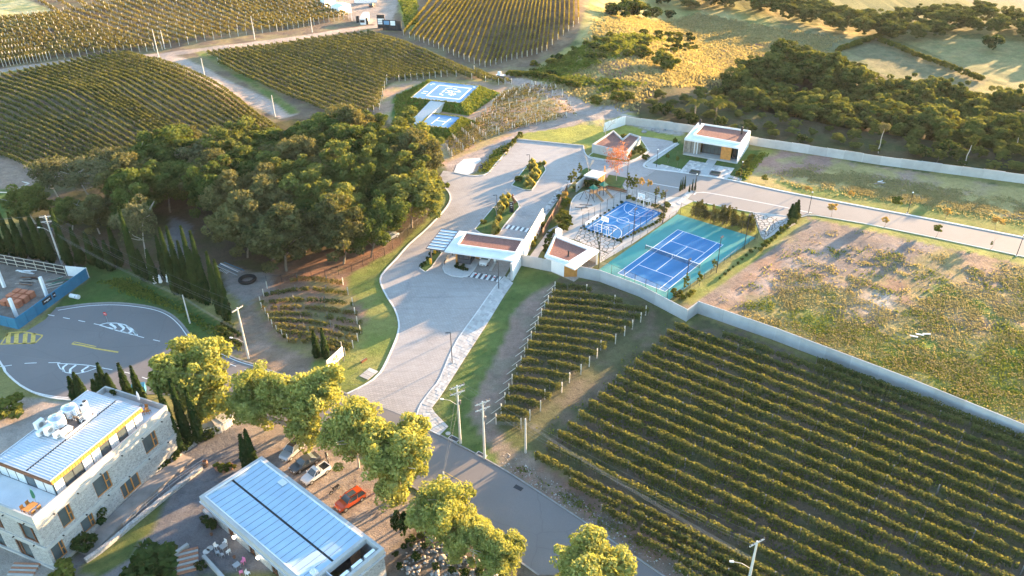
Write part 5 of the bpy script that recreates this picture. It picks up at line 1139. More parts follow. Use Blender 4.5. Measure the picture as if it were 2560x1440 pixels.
b.box(LX / 2, .11, 8.1, 9.42, LX, t); b.box(.11, LY / 2, 8.1, 9.42, t, LY - 2 * t); b.box(LX - .11, LY / 2, 8.1, 9.42, t, LY - 2 * t); b.box(LX / 2, LY - .11, 8.1, 9.3, LX, t)
b.make('parapet', M['concrete'], R1)
b = MB(); b.box(LX / 2, LY / 2, 8.0, 8.4, LX - .1, LY - .1); b.make('terrace_floor', M['roofwhite'], R1)
X0, X1, Y0, Y1, ZR = 4.3, 19.5, 1.15, 11.2, 11.0
b = MB(); b.box((X0 + X1) / 2, (Y0 + Y1) / 2 + .5, 8.4, ZR - .5, X1 - X0 - .7, Y1 - Y0 - 1.4); b.make('penthouse_wall', M['darkgrey'], R1)
def glazing(a, c, n, z0, z1, dark):
    a = np.array(a); c = np.array(c); e = (c - a) / np.linalg.norm(c - a); L = np.linalg.norm(c - a); az = math.atan2(e[1], e[0])
    for i in range(n):
        q = a + e * L * (i + .5) / n; f = MB(); f.box(q[0] - e[0] * L / n / 2, q[1] - e[1] * L / n / 2, z0, z1, .08, .1, az); f.box(q[0], q[1], z0, z0 + .1, L / n - .1, .1, az)
        w_ = f.make('window', M['black'], R1); g = MB(); g.box(q[0], q[1], z0 + .1, z1, L / n - .08, .04, az); g.make('pane', M['glass'] if i in dark else M['glassb'], w_)
        if i not in dark:
            for k in range(4):
                s = (k + .5) / 4 - .5; b2 = MB(); p = q + e * L / n * s * .9; nn = np.array([e[1], -e[0]]) * .03; b2.box(p[0] + nn[0], p[1] + nn[1], z0 + .12, z1, L / n * .17, .05, az); b2.make('curtain', M['curtain'], w_)
glazing((X0 + .2, Y0 + .12), (X1 - .2, Y0 + .12), 10, 8.4, ZR - .5, (1, 2, 5, 7))
glazing((X0 + .15, Y1), (X0 + .15, Y0 + .2), 6, 8.4, ZR - .5, (3,))
b = MB(); b.box((X0 + X1) / 2, Y0 - .02, ZR - .55, ZR + .02, X1 - X0, .1); b.make('fascia', M['wood'], R1)
for i in range(34):
    xx = X0 + .24 + i * (X1 - X0 - .4) / 33; b = MB(); b.box(xx, Y0 - .085, ZR - .54, ZR, .36, .03); b.make('fascia_board', M['wood'], R1)
b = MB(); b.box(X0 - .02, (Y0 + Y1) / 2, ZR - .55, ZR + .02, .1, Y1 - Y0 - .1); b.box(X1 + .02, (Y0 + Y1) / 2, ZR - .55, ZR + .02, .1, Y1 - Y0 - .1); b.make('fascia', M['woodd'], R1)  # same timber as the side fascia, its shade put into the colour
b = MB(); b.box((X0 + X1) / 2, (Y0 + Y1) / 2, ZR - .12, ZR, X1 - X0 + .02, Y1 - Y0 + .02); b.make('roof', M['plainmetal'], R1)
ym = 5.6
def ribsheet(ya, yb):
    b = MB(); n = 38; w_ = (X1 - X0 - .5) / n
    for i in range(n):
        x = X0 + .25 + i * w_
        b.add([(x, ya, ZR + .02), (x + w_ * .55, ya, ZR + .02), (x + w_ * .66, ya, ZR + .11), (x + w_ * .92, ya, ZR + .11), (x + w_, ya, ZR + .02)] + [(x, yb, ZR + .02), (x + w_ * .55, yb, ZR + .02), (x + w_ * .66, yb, ZR + .11), (x + w_ * .92, yb, ZR + .11), (x + w_, yb, ZR + .02)], [(k, k + 1, k + 6, k + 5) for k in range(4)])
    return b.make('roof_sheet', M['plainmetal'], R1)
ribsheet(Y0 + .25, ym - .12); ribsheet(ym + .12, Y1 - .3)
b = MB(); b.box((X0 + X1) / 2, ym, ZR, ZR + .05, X1 - X0 - .3, .22); b.make('ridge_gutter', M['black'], R1)
b = MB()
for y in (Y0 + .1, Y1 - .12): b.box((X0 + X1) / 2, y, ZR, ZR + .16, X1 - X0, .14)
for x in (X0 + .1, X1 - .1): b.box(x, (Y0 + Y1) / 2, ZR, ZR + .1, .12, Y1 - Y0 - .4)
b.make('roof_trim', M['plainmetal'], R1)
b = MB(); b.box(13.4, 7.9, ZR, ZR + .18, 5.0, 4.4); b.make('plant_platform', M['darkgrey'], R1)
b = MB(); b.box(13.4, 5.75, ZR, ZR + .35, 5.2, .2); b.box(10.85, 7.9, ZR, ZR + .35, .15, 4.4); b.make('platform_curb', M['white'], R1)
b = MB()
for s in range(5): b.tube((13.9, 6.2 + s * .35, ZR + .5), (15.4, 6.2 + s * .35, ZR + .5), .06, .06, 5); b.tube((13.9, 6.2 + s * .35, ZR + .2), (13.9, 6.2 + s * .35, ZR + .55), .06, .06, 5)
b.tube((12.6, 6.3, ZR + .5), (12.6, 7.9, ZR + .5), .07, .07, 5); b.make('pipework', M['white'], R1)
def on_roof(name, px, z, fn, m, label, cat, group=None, zb=ZR + .18):
    x, y = B1.loc(px, z); wx, wy = B1.world(x, y); t = empty(name, (wx, wy, zb), B1.az, label, cat, group); fn(t); return t
def mk_tank(t):
    b = MB(); pr = [(1.02, .0), (1.02, .15)]
    for k in range(4): pr += [(1.02, .25 + k * .33), (1.06, .32 + k * .33), (1.06, .46 + k * .33), (1.02, .53 + k * .33)]
    b.lathe(pr + [(1.02, 1.6)], n=20); b.make('tank_body', M['inox'], t, smooth=False)
    b = MB(); b.lathe([(1.04, 1.6), (.98, 1.68), (.5, 1.86), (.3, 1.9), (.28, 1.98), (.02, 2.0)], n=20); b.make('tank_lid', M['inox'], t)
    b = MB(); [b.box(.7 * sx, .7 * sy, 0, .05, .2, .2) for sx in (-1, 1) for sy in (-1, 1)]; b.make('foot', M['black'], t)
on_roof('water_tank', (138, 1040), ZR + 2, mk_tank, None, 'round ribbed stainless water tank on the roof, nearer the air conditioners', 'water tank')
on_roof('water_tank', (170, 1015), ZR + 2, mk_tank, None, 'round ribbed stainless water tank on the roof, nearer the white flues', 'water tank')
def mk_flue(H, r):
    def f(t):
        MB().lathe([(r, 0), (r, H)], n=12).make('flue_pipe', M['white'], t); MB().lathe([(r * .86, H - .02), (r * .86, H + .02)], n=12).make('flue_mouth', M['black'], t)
    return f
on_roof('flue', (210, 1003), ZR + 2.3, mk_flue(2.1, .33), None, 'taller wide white flue on the roof', 'chimney pipe')
on_roof('flue', (203, 1013), ZR + 1.9, mk_flue(1.7, .28), None, 'shorter white flue on the roof beside the taller one', 'chimney pipe')
def mk_elbow(t): MB().tube((0, 0, 0), (0, 0, 1.1), .16, .16, 8).tube((0, 0, 1.0), (-.35, .1, 1.35), .18, .2, 8).make('vent_pipe', M['black'], t)
on_roof('vent_elbow', (197, 1058), ZR + .2, mk_elbow, None, 'black bent vent pipe on the roof beside the white flues', 'vent')
def mk_ac(sx, sy, sz):
    def f(t):
        MB().box(0, 0, .06, sz, sx, sy).make('housing', M['white'], t)
        MB().lathe([(.36 * min(1, sz), 0), (.36 * min(1, sz), .02)], n=12).make('fan_grille', M['steel'], t).matrix_local = Matrix.Translation((0, -sy / 2 - .012, sz * .55)) @ Matrix.Rotation(PI / 2, 4, 'X')
        MB().box(-sx * .3, 0, 0, .06, .1, sy).box(sx * .3, 0, 0, .06, .1, sy).make('foot', M['black'], t)
    return f
for p, s, l in (((104, 1088), (1.0, .5, .75), 'small boxy air conditioner at the left edge of the roof plant'), ((103, 1070), (1.3, .6, 1.2), 'pale air conditioner behind the small one on the roof plant'), ((126, 1085), (1.2, .7, 1.35), 'tall white air conditioner beside the water tank'), ((146, 1093), (1.0, .5, .8), 'white air conditioner at the ridge gutter'), ((165, 1083), (1.7, .8, .55), 'long low white unit beside the platform curb'), ((222, 1048), (.9, .6, 1.0), 'grey unit at the foot of the white flues')):
    on_roof('air_conditioner', p, ZR + .1, mk_ac(*s), None, l, 'air conditioner')
# terrace furniture
def mk_chair(t, m, s=1.):
    MB().box(0, 0, .42, .47, .46, .46).make('seat', M[m], t); MB().box(0, .22, .47, .9, .46, .05).make('backrest', M[m], t)
    for sx in (-1, 1):
        for sy in (-1, 1): MB().box(.2 * sx, .2 * sy, 0, .42, .05, .05).make('leg', M[m], t)
def mk_table(t, m, lx=1.5, ly=.9):
    MB().box(0, 0, .70, .75, lx, ly).make('tabletop', M[m], t)
    for sx in (-1, 1):
        for sy in (-1, 1): MB().box((lx / 2 - .1) * sx, (ly / 2 - .1) * sy, 0, .70, .06, .06).make('leg', M[m], t)
def put(fn, name, xyz, rz, label, cat, group=None, *a):
    t = empty(name, xyz, rz, label, cat, group); fn(t, *a); return t
tx, ty = B1.loc((75, 1266), 9.15); w0 = B1.world(tx, ty)
put(mk_table, 'terrace_table', (w0[0], w0[1], 8.4), B1.az, 'brown wooden table on the front roof terrace', 'table', None, 'wood')
for i, (dx, dy, rz) in enumerate(((-.4, -.85, PI), (.4, -.85, PI), (-.4, .85, 0), (.4, .85, 0))):
    q = B1.world(tx + dx, ty + dy); put(mk_chair, 'terrace_chair', (q[0], q[1], 8.4), B1.az + rz, 'brown chair at the table on the front roof terrace', 'chair', 'chairs on the front roof terrace', 'wood')
def mk_parasol(t, m): MB().tube((0, 0, 0), (0, 0, 1.2), .03, .03, 6).make('pole', M['steel'], t); MB().lathe([(.1, 1.1), (.2, 1.3), (.16, 2.2), (.03, 2.7)], n=8).make('folded_canopy', M[m], t); MB().lathe([(.3, 0), (.3, .08)], n=10).make('base', M['concrete'], t)
q = B1.world(tx + 1.0, ty + .3); put(mk_parasol, 'parasol', (q[0], q[1], 8.4), 0, 'closed green parasol beside the table on the front terrace', 'parasol', None, 'green')
q = B1.world(*B1.loc((352, 1012), 8.6)); put(mk_parasol, 'parasol', (q[0], q[1], 8.4), 0, 'closed white parasol on the rear terrace beyond the roof', 'parasol', None, 'white')
for i, p in enumerate(((366, 1022), (372, 1030), (362, 1032))):
    q = B1.world(*B1.loc(p, 8.6)); put(mk_chair, 'terrace_chair', (q[0], q[1], 8.4), 1.3 * i, 'orange brown chair on the rear roof terrace', 'chair', 'chairs on the rear roof terrace', 'wood')
q = B1.world(*B1.loc((285, 984), 8.6)); tree('terrace_bush', 'dark', (q[0], q[1], 8.4), 1.2, 1.4, 'round bush in the corner of the rear roof terrace', nomH=2, nomW=2, cat='bush')
# ramp, low stone wall, railing, hedge path
def P1(x, y): return B1.world(x, y)
b = MB(); top = [(3.0, .25), (8, .75), (11.5, .96), (15.4, .96), (19, .6), (22.5, .15)]; I = [P1(x, -.2) + (z,) for x, z in top]; O = [P1(x, -2.6) + (z * .9,) for x, z in top]; n = len(top)
vs = I + O + [p[:2] + (-.1,) for p in I] + [p[:2] + (-.1,) for p in O]
b.add(vs, [(i, i + n, i + n + 1, i + 1) for i in range(n - 1)] + [(n + i, 3 * n + i, 3 * n + i + 1, n + i + 1) for i in range(n - 1)]); b.make('ramp', M['gravel'], kind='structure')
lowwall = poly_px([(505, 1172), (455, 1213), (418, 1242), (360, 1290), (300, 1340), (255, 1378), (215, 1405)])
t = empty('low_stone_wall', lowwall[0] + (0,), 0, 'low rough stone wall running from the barrel along the ramp of the stone building', 'wall'); b = MB(); band(b, resample(lowwall, 1.), -.3, .3, 0, .55); b.make('masonry', M['stone'], t, world=True)
hw = poly_px([(540, 1072), (500, 1102), (455, 1135), (420, 1165), (385, 1195), (340, 1225)])
t = empty('low_stone_wall', hw[0] + (0,), 0, 'low pale stone edging wall in front of the hedge below the curved stair', 'wall'); b = MB(); band(b, resample(hw, 1.), -.25, .25, 0, .5); b.make('masonry', M['stone'], t, world=True)
def railing(pts, h, label, m='steel', step=1.6, z0=0., rails=2, name='railing'):
    P = resample(pts, step); t = empty(name, (P[0][0], P[0][1], z0), 0, label, 'railing')
    for p in P: inst('rail_post', RPM[m], t, (p[0] - P[0][0], p[1] - P[0][1], 0), 0, (1, 1, h))
    b = MB()
    for k in range(rails): b.path([(p[0], p[1], z0 + h * (1 - k * .45)) for p in P], .022, 4)
    b.make('handrail', M[m], t, world=True); return t
RPM = {m: MB().tube((0, 0, 0), (0, 0, 1), .025, .025, 5).mesh('rail_post', M[m]) for m in ('steel', 'black', 'white')}
railing(poly_px([(512, 1160), (460, 1195), (420, 1225), (360, 1275), (312, 1320)]), 1.0, 'thin grey railing along the ramp above the low stone wall', 'steel', 1.8)
st = [(500, 1080), (520, 1092), (545, 1088), (575, 1075)]
t = empty('curved_stair', U2((530, 1070)) + (0,), 0, 'curved pale stone stair with railing between the cypresses and the plane tree', 'stair'); cc = np.array(U2((520, 1045)))
for k in range(9):
    a0 = math.radians(-150 + k * 16); a1 = a0 + math.radians(15); b = MB()
    b.prism([tuple(cc + np.array([math.cos(a), math.sin(a)]) * r_) for r_, a in ((2.2, a0), (4.6, a0), (4.6, a1), (2.2, a1))], 0, .18 + .16 * k if k < 7 else 1.2); b.make('step', M['slab'], t, world=True)
railing([tuple(cc + np.array([math.cos(a), math.sin(a)]) * 4.75) for a in np.radians(np.linspace(-150, -10, 12))], 1.7, 'white curved outer railing of the stair', 'white', .5)
railing([tuple(cc + np.array([math.cos(a), math.sin(a)]) * 2.05) for a in np.radians(np.linspace(-150, -10, 8))], 1.7, 'dark curved inner railing of the stair beneath the plane tree', 'black', .4)
# ---------------------------------------------------------------- metal roofed building in front
B2 = Frame('metal_roofed_building', (-41.6, 76.7), -40.5, 'low stone building with sheet metal roof tinted with reflected sky blue and a service yard at its end', 'building')
R2 = B2.root; L2, W2, H2 = 25.2, 9.8, 5.0
fd = [(3.6, 5.0, 0, 2.7), (8.3, 9.7, 0, 2.7), (13.2, 14.6, 0, 2.7), (18.2, 19.6, 0, 2.7)]
b = MB(); hole_wall(b, (.4, .8), (L2, .8), -.2, 4.1, fd); hole_wall(b, (.4, W2 - .2), (.4, .8), -.2, 4.1, []); hole_wall(b, (L2, W2 - .2), (.4, W2 - .2), -.2, 4.1, [(5, 7, 1, 3), (11, 13, 1, 3)]); hole_wall(b, (L2, .8), (L2, W2 - .2), -.2, 4.1, []); b.make('wall', M['stone'], R2)
for h in fd: window(R2, (.4, .8), (L2, .8), h, .15, (.5,), None, 'woodd', .14, name='door')
for h in ((5, 7, 1, 3), (11, 13, 1, 3)): window(R2, (L2, W2 - .2), (.4, W2 - .2), h, .15, (.5,), None, 'wood')
b = MB(); T = .45
b.box(L2 / 2, T / 2, 4.1, H2, L2, T); b.box(L2 / 2, W2 - T / 2, 4.1, H2, L2, T); b.box(T / 2, W2 / 2, 4.1, H2, T, W2 - 2 * T); b.box(L2 - T / 2, W2 / 2, 4.1, H2, T, W2 - 2 * T); b.box(22.1, W2 / 2, 4.1, H2, T, W2 - 2 * T); b.make('parapet', M['concrete'], R2)
b = MB(); b.box(L2 / 2, -.06, 3.95, 4.12, L2 + .2, .2); b.box(L2 / 2, W2 + .06, 3.95, 4.12, L2, .2); b.box(L2 + .06, W2 / 2, 3.7, 3.95, .16, W2); b.make('gutter', M['plainmetal'], R2)
b = MB(); b.box(11.1, W2 / 2, 4.0, 4.62, 21.4, W2 - .9); b.make('roof_deck', M['greyroof'], R2)
for k in range(20):
    x0 = .5 + k * 1.068
    for ya, yb, za, zb in ((.5, 4.5, 4.86, 4.70), (4.8, W2 - .5, 4.70, 4.86)):
        b = MB(); b.add([(x0 + .02, ya, za), (x0 + 1.04, ya, za), (x0 + 1.04, yb, zb), (x0 + .02, yb, zb), (x0 + 1.0, ya, za + .05), (x0 + 1.06, ya, za + .05), (x0 + 1.06, yb, zb + .05), (x0 + 1.0, yb, zb + .05)], [(0, 1, 2, 3), (4, 5, 6, 7), (4, 7, 2, 1)]); b.make('roof_sheet', M['sheet2'], R2)
b = MB(); b.box(11.2, 4.65, 4.62, 4.66, 21.2, .42); b.make('valley_gutter', M['black'], R2)
b = MB(); b.box(11.2, .56, 4.86, 5.06, 21.4, .16); b.box(11.2, W2 - .56, 4.86, 5.06, 21.4, .16); b.box(.56, W2 / 2, 4.86, 5.06, .16, 8.4); b.make('flashing', M['roofwhite'], R2)
b = MB(); b.box(6.4, 8.6, 4.93, 4.99, 1.2, .9); b.make('roof_hatch', M['roofwhite'], R2)
b = MB(); b.box(23.5, W2 / 2, 0, 2.0, 2.8, W2 - 1.6); b.make('yard_floor', M['concrete'], R2); b = MB(); b.box(23.5, 3.1, 2.0, 4.9, 2.6, .12); b.make('yard_partition', M['plainmetal'], R2)
b = MB(); b.box(22.36, 7.4, 2.0, 4.0, .06, 1.5); b.make('yard_door', M['woodd'], R2)
b = MB(); b.box(21.5, 2.0, 4.9, 5.35, .8, .7); b.lathe([(.08, 5.3), (.08, 5.6)], (21.3, 1.9, 0), 6).lathe([(.08, 5.3), (.08, 5.6)], (21.7, 2.1, 0), 6); b.make('chimney_cap', M['roofwhite'], R2)
for i, y in enumerate((4.1, 6.2, 8.2)):
    q = B2.world(24.3, y); t = empty('air_conditioner', (q[0], q[1], 2.0), B2.az, 'white air conditioner on the yard wall of the metal roofed building, %s' % ('left', 'middle', 'right')[i], 'air conditioner'); MB().box(0, 0, 1.0, 2.9, .45, 1.5).make('housing', M['white'], t); MB().box(0, 0, 0, 1.0, .3, 1.2).make('stand', M['darkgrey'], t)
b = MB(); b.box(-1.0, .9, 0, .45, 2.2, .4); b.make('stone_bench', M['concrete'], R2)
lampm, lt, lb = new_mat('lamp_glow'); lb.inputs['Emission Color'].default_value = (1, .88, .68, 1); lb.inputs['Emission Strength'].default_value = 4; lb.inputs['Base Color'].default_value = (1, 1, 1, 1)
for i, x in enumerate((6.3, 11.5)):
    q = B2.world(x, .35); t = empty('wall_lamp', (q[0], q[1], 1.5), B2.az, 'lit white globe lamp on the front wall, %s' % ('nearer the yard entrance' if i == 0 else 'nearer the pink chairs'), 'lamp'); MB().ball((0, 0, 0), .23, 12).make('globe', lampm, t, smooth=True); MB().tube((0, 0, .2), (0, .45, .35), .03, .03, 5).make('bracket', M['black'], t)
# yard furniture
def at(fn, name, px, rz, label, cat, group=None, *a): x, y, z = gpt(*px); return put(fn, name, (x, y, z + .01), rz, label, cat, group, *a)
a2 = B2.az
at(mk_table, 'yard_table', (561, 1374), a2, 'grey blue square table among the white folding chairs', 'table', None, 'steel', .85, .85)
for i, (p, r, l) in enumerate((((542, 1370), 1.9, 'white folding chair left of the grey table'), ((563, 1362), .2, 'white folding chair behind the grey table'), ((572, 1384), -1.4, 'white folding chair right of the grey table'), ((545, 1386), 2.6, 'grey folding chair below left of the grey table'), ((556, 1392), 3.2, 'grey folding chair below the grey table'))): at(mk_chair, 'folding_chair', p, a2 + r, l, 'chair', None, 'white' if i < 3 else 'steel')
at(mk_table, 'yard_table', (594, 1421), a2, 'grey table between the pink chairs', 'table', None, 'steel', .8, .8)
for p, r, m, l in (((609, 1408), .3, 'pink', 'pink folding chair right of the lower table'), ((604, 1435), -2., 'pink', 'pink folding chair below the lower table'), ((620, 1438), 2., 'white', 'white folding chair near the bottom edge')): at(mk_chair, 'folding_chair', p, a2 + r, l, 'chair', None, m)
def mk_disc(t): MB().lathe([(.45, 0), (.45, .04)], n=14).make('disc', M['slab'], t)
at(mk_disc, 'stepping_stone', (516, 1379), 0, 'pale round stepping stone, lower of two', 'stepping stone'); at(mk_disc, 'stepping_stone', (525, 1371), 0, 'pale round stepping stone, upper of two', 'stepping stone')
def mk_pot(t, m='terracotta', r_=.3, h=.5): MB().lathe([(r_ * .7, 0), (r_, h * .9), (r_ * 1.08, h), (r_ * .8, h), (r_ * .75, h * .9)], n=10).make('pot', M[m], t)
for p, l in (((529, 1338), 'small dark pot on the yard floor'), ((586, 1395), 'small dark pot near the folding chairs')): at(mk_pot, 'flower_pot', p, 0, l, 'pot', None, 'woodd', .2, .3)
for p in ((545, 1175), (560, 1180), (578, 1172)): at(mk_pot, 'flower_pot', p, 0, 'terracotta pot of a yellow green plant beside the metal roofed building', 'pot', 'terracotta pots beside the metal roofed building', 'terracotta', .45, .7)
def mk_barrel(t):
    MB().lathe([(.30, 0), (.38, .25), (.41, .5), (.38, .75), (.30, 1.0), (.28, 1.0), (.27, .94)], n=14).make('staves', M['woodd'], t)
    for z, r_ in ((.12, .35), (.3, .40), (.7, .40), (.88, .35)): MB().lathe([(r_, z), (r_, z + .05)], n=14).make('hoop', M['steel'], t)
at(mk_barrel, 'wooden_barrel', (515, 1165), 0, 'upright wooden barrel at the end of the low stone wall', 'barrel')
# tiled steps and planter at the bottom edge
def steps(px0, px1, n, w_, label):
    A, Bq = np.array(U2(px0)), np.array(U2(px1)); d = Bq - A; L = np.linalg.norm(d); d /= L; az = math.atan2(d[1], d[0]); t = empty('tiled_steps', (A[0], A[1], 0), az, label, 'steps')
    for k in range(n): MB().box((k + .5) * L / n, 0, 0, .12 + .1 * (n - k) / n * 2, L / n - .06, w_).make('step', M['terracotta'] if k % 2 == 0 else M['concrete'], t)
steps((470, 1376), (470, 1432), 9, 2.6, 'terracotta tiled steps beside the planter in the yard'); steps((70, 1410), (50, 1440), 6, 3.4, 'terracotta tiled steps at the foot of the stone building')
for a_, b_, l in (((510, 1395), (560, 1450), 'white rendered planter wall beside the tiled steps'), ((430, 1396), (472, 1366), 'low concrete wall above the tiled steps')):
    A, Bq = U2(a_), U2(b_); t = empty('planter_wall', A + (0,), 0, l, 'wall'); bb = MB(); band(bb, resample([A, Bq], 1.), -.22, .22, 0, .6); bb.make('masonry', M['concrete'], t, world=True)
# ---------------------------------------------------------------- gatehouse
G = Frame('gatehouse', (-13.5, 143.0), -16.8, 'white gatehouse with flat roof, red gravel inset, glass canopy and dark guard booth', 'gatehouse'); RG = G.root
def rim_roof(root, outer, inner, z0, z1, zc, m='roofwhite', gravel='redroof', zg=None):
    """flat roof with a raised curb round a sunken gravel field (outer and inner are quads)"""
    b = MB(); o = [tuple(p) for p in outer]; i_ = [tuple(p) for p in inner]; n = len(o)
    b.add([p + (z0,) for p in o] + [p + (z1,) for p in o], [tuple(range(n))] + [(k, (k + 1) % n, n + (k + 1) % n, n + k) for k in range(n)])
    b.add([p + (z1,) for p in o] + [p + (z1,) for p in i_], [(k, (k + 1) % n, n + (k + 1) % n, n + k) for k in range(n)])
    b.make('roof', M[m], root)
    c = MB(); ce = np.mean(i_, 0)
    for k in range(n):
        a, q = np.array(i_[k]), np.array(i_[(k + 1) % n]); d = (q - a) / np.linalg.norm(q - a); nn = np.array([-d[1], d[0]]); nn = nn if (a - ce) @ nn > 0 else -nn
        pts = [a - d * .0, q + d * .0, q + nn * .22 + d * .0, a + nn * .22]; c.prism(pts, z1, zc)
    c.make('roof_curb', M[m], root)
    g = MB(); g.prism(i_, z1 - .2, z1 + .03 if zg is None else zg); g.make('gravel_bed', M[gravel], root)
rim_roof(RG, [(0, 0), (14.5, 0), (14.5, 9), (0, 9)], [(1.95, 2.9), (14.0, 2.9), (14.0, 8.1), (1.95, 8.1)], 3.85, 4.15, 4.55)
bm_ = MB(); bm_.box(3.1, 4.3, .1, 3.85, 2.7, 3.2); bm_.make('guard_booth', M['darkgrey'], RG)
window(RG, (1.75, 2.7), (4.45, 2.7), (.3, 2.4, 1.2, 2.7), -.05, (.5,), None, 'black', .06); window(RG, (4.45, 2.7), (4.45, 5.9), (.4, 2.6, 1.2, 2.7), -.05, (.5,), None, 'black', .06)
MB().box(1.5, 2.7, .1, 3.85, .35, .35).make('timber_post', M['wood'], RG); MB().box(5.3, 5.6, 0, 3.85, 1.4, .2).make('timber_panel', M['wood'], RG)
MB().box(9.1, 4.6, 0, .25, .5, 6).make('lane_divider', M['concrete'], RG); MB().box(9.1, 4.6, .25, 3.85, .35, .35).make('pillar', M['white'], RG)
b = MB(); hole_wall(b, (14.1, 24.6), (14.1, -.9), -.1, 3.85, []); b.box(14.32, 3.0, -.1, 3.84, .42, 7.8); b.make('side_wall', M['white'], RG)
wl = MB(); wl.add([(14.12, -.9, 0), (14.55, -.9, 0), (14.55, 24.6, 0), (14.12, 24.6, 0), (14.12, -.9, 3.83), (14.55, -.9, 3.83), (14.55, 9, 3.83), (14.12, 9, 3.83), (14.55, 24.6, 2.4), (14.12, 24.6, 2.4)], [(0, 1, 5, 4), (1, 2, 8, 6, 5), (2, 3, 9, 8), (3, 0, 4, 7, 9), (4, 5, 6, 7), (7, 6, 8, 9)]); wl.make('gate_wall', M['white'], RG)
for k in range(6): MB().box(14.56, 11.5 + k * 2., .5, 2.4 - k * .1, .08, .55).make('wall_slot', M['terracotta'], RG)
MB().box(13.6, .4, 0, .5, .8, 2.0).make('planter', M['concrete'], RG)
# glass canopy
CN = empty('glass_canopy', G.world(-4.1, .1) + (0,), G.az, 'glass canopy with dark steel beams on the left side of the gatehouse', 'canopy')
for k in range(8):
    y = .15 + k * 1.24; MB().box(1.95, y, 3.9, 4.12, 3.9, .14).make('beam', M['darkgrey'], CN)
    if k < 7: MB().box(1.95, y + .62, 4.0, 4.03, 3.8, 1.06).make('pane', M['glassb'], CN)
for x in (.06, 3.95): MB().box(x, 4.5, 3.88, 4.14, .14, 8.9).make('edge_beam', M['darkgrey'], CN)
for y in (1.4, 5.6): MB().box(.5, y, 0, 3.9, .2, .2).make('post', M['darkgrey'], CN)
def mk_boll(t, m, h=1., r_=.14): MB().lathe([(r_, 0), (r_, h * .94), (r_ * .7, h)], n=10).make('body', M[m], t)
for p, l in (((1076, 660), 'yellow bollard guarding the front canopy post'), ((1087, 634), 'yellow bollard guarding the rear canopy post')): at(mk_boll, 'bollard', p, 0, l, 'bollard', None, 'yellow', 1.3, .26)
for p, l in (((1112, 662), 'left'), ((1118, 650), 'middle'), ((1131, 638), 'right')): at(mk_boll, 'bollard', p, 0, 'black bollard at the guard booth plinth, %s of three' % l, 'bollard', None, 'black', 1.1, .09)
railing(poly_px([(1112, 664), (1119, 650), (1131, 640)]), 1.0, 'black handrail beside the guard booth', 'black', 1.2)
def mk_cone(t): MB().box(0, 0, 0, .05, .4, .4).make('foot', M['black'], t); MB().lathe([(.17, .05), (.13, .3)], n=10).make('cone', M['red'], t); MB().lathe([(.13, .3), (.08, .55)], n=10).make('band', M['white'], t); MB().lathe([(.08, .55), (.03, .8)], n=10).make('tip', M['black'], t)
for p, l in (((1190, 687), 'left'), ((1216, 691), 'middle'), ((1236, 694), 'right')): at(mk_cone, 'traffic_cone', p, 0, 'black and white traffic cone on the striped crossing, %s of three' % l, 'traffic cone')
def zebra(a, b_, n, ln, name='zebra_crossing'):
    A, Bq = np.array(U2(a)), np.array(U2(b_)); d = (Bq - A) / np.linalg.norm(Bq - A); L = np.linalg.norm(Bq - A); az = math.atan2(d[1], d[0]); bb = MB(); bd = MB()
    for k in range(n):
        q = A + d * L * (k + .5) / n; (bb if k % 2 else bd).box(q[0], q[1], .05, .055, L / n, ln, az)
    bb.make(name, M['mark'], kind='structure'); bd.make('crossing_base', M['darkgrey'], kind='structure')
zebra((1172, 686), (1257, 700), 13, 2.); zebra((1261, 566), (1326, 577), 11, 1.8)
# totem sign and sculpture on the island
t = at(lambda t: (MB().box(0, 0, 0, 2.6, 1.0, .25).make('slab', M['black'], t), MB().box(0, -.13, 1.75, 1.85, .5, .02).box(-.1, -.13, 2.2, 2.3, .5, .02).box(0, -.13, 1.3, 1.36, .3, .02).make('lettering', M['white'], t)), 'totem_sign', (1279, 531), math.radians(-10), 'black totem sign with small white lettering on the lower lawn island', 'sign')
def mk_sculp(t):
    MB().box(0, 0, 0, .3, 1.1, .7).make('plinth', M['darkgrey'], t); r = np.random.default_rng(3); b = MB()
    for k in range(5): b.ball((r.normal(0, .12), r.normal(0, .1), .5 + k * .36), .42 - .045 * k, 8)
    b.make('figure', M['woodd'], t)
at(mk_sculp, 'sculpture', (1284, 508), .3, 'dark brown sculpture standing behind the black totem sign', 'sculpture')
# ---------------------------------------------------------------- barbecue hut
HB = empty('barbecue_hut', Uz(1423, 650, 0) + (0,), 0, 'white four sided barbecue hut with red gravel roof and open timber corner', 'hut')
ho = [Uz(1361, 640, 3.2), Uz(1388, 584, 3.2), Uz(1500, 625, 3.2), Uz(1437, 672, 3.2)]; hi = [Uz(1370, 638.5, 3.2), Uz(1389.5, 594.5, 3.2), Uz(1470, 625.5, 3.2), Uz(1422, 655.5, 3.2)]
o_ = np.array(HB.location[:2]); lo = [tuple(np.array(p) - o_) for p in ho]; li = [tuple(np.array(p) - o_) for p in hi]
rim_roof(HB, lo, li, 2.85, 3.15, 3.5)
def inset(P, k): c = np.mean(P, 0); return [tuple(c + (np.array(p) - c) * k) for p in P]
wq = inset(lo, .94); b = MB(); hole_wall(b, wq[1], wq[0], 0, 2.85, []); hole_wall(b, wq[2], wq[1], 0, 2.85, []); m_ = np.array(wq[0]) * .35 + np.array(wq[3]) * .65; hole_wall(b, wq[0], m_, 0, 2.85, []); b.make('wall', M['white'], HB)
b = MB(); hole_wall(b, m_, np.array(wq[3]) * .75 + np.array(wq[2]) * .25, .0, 2.85, []); b.make('timber_wall', M['wood'], HB)
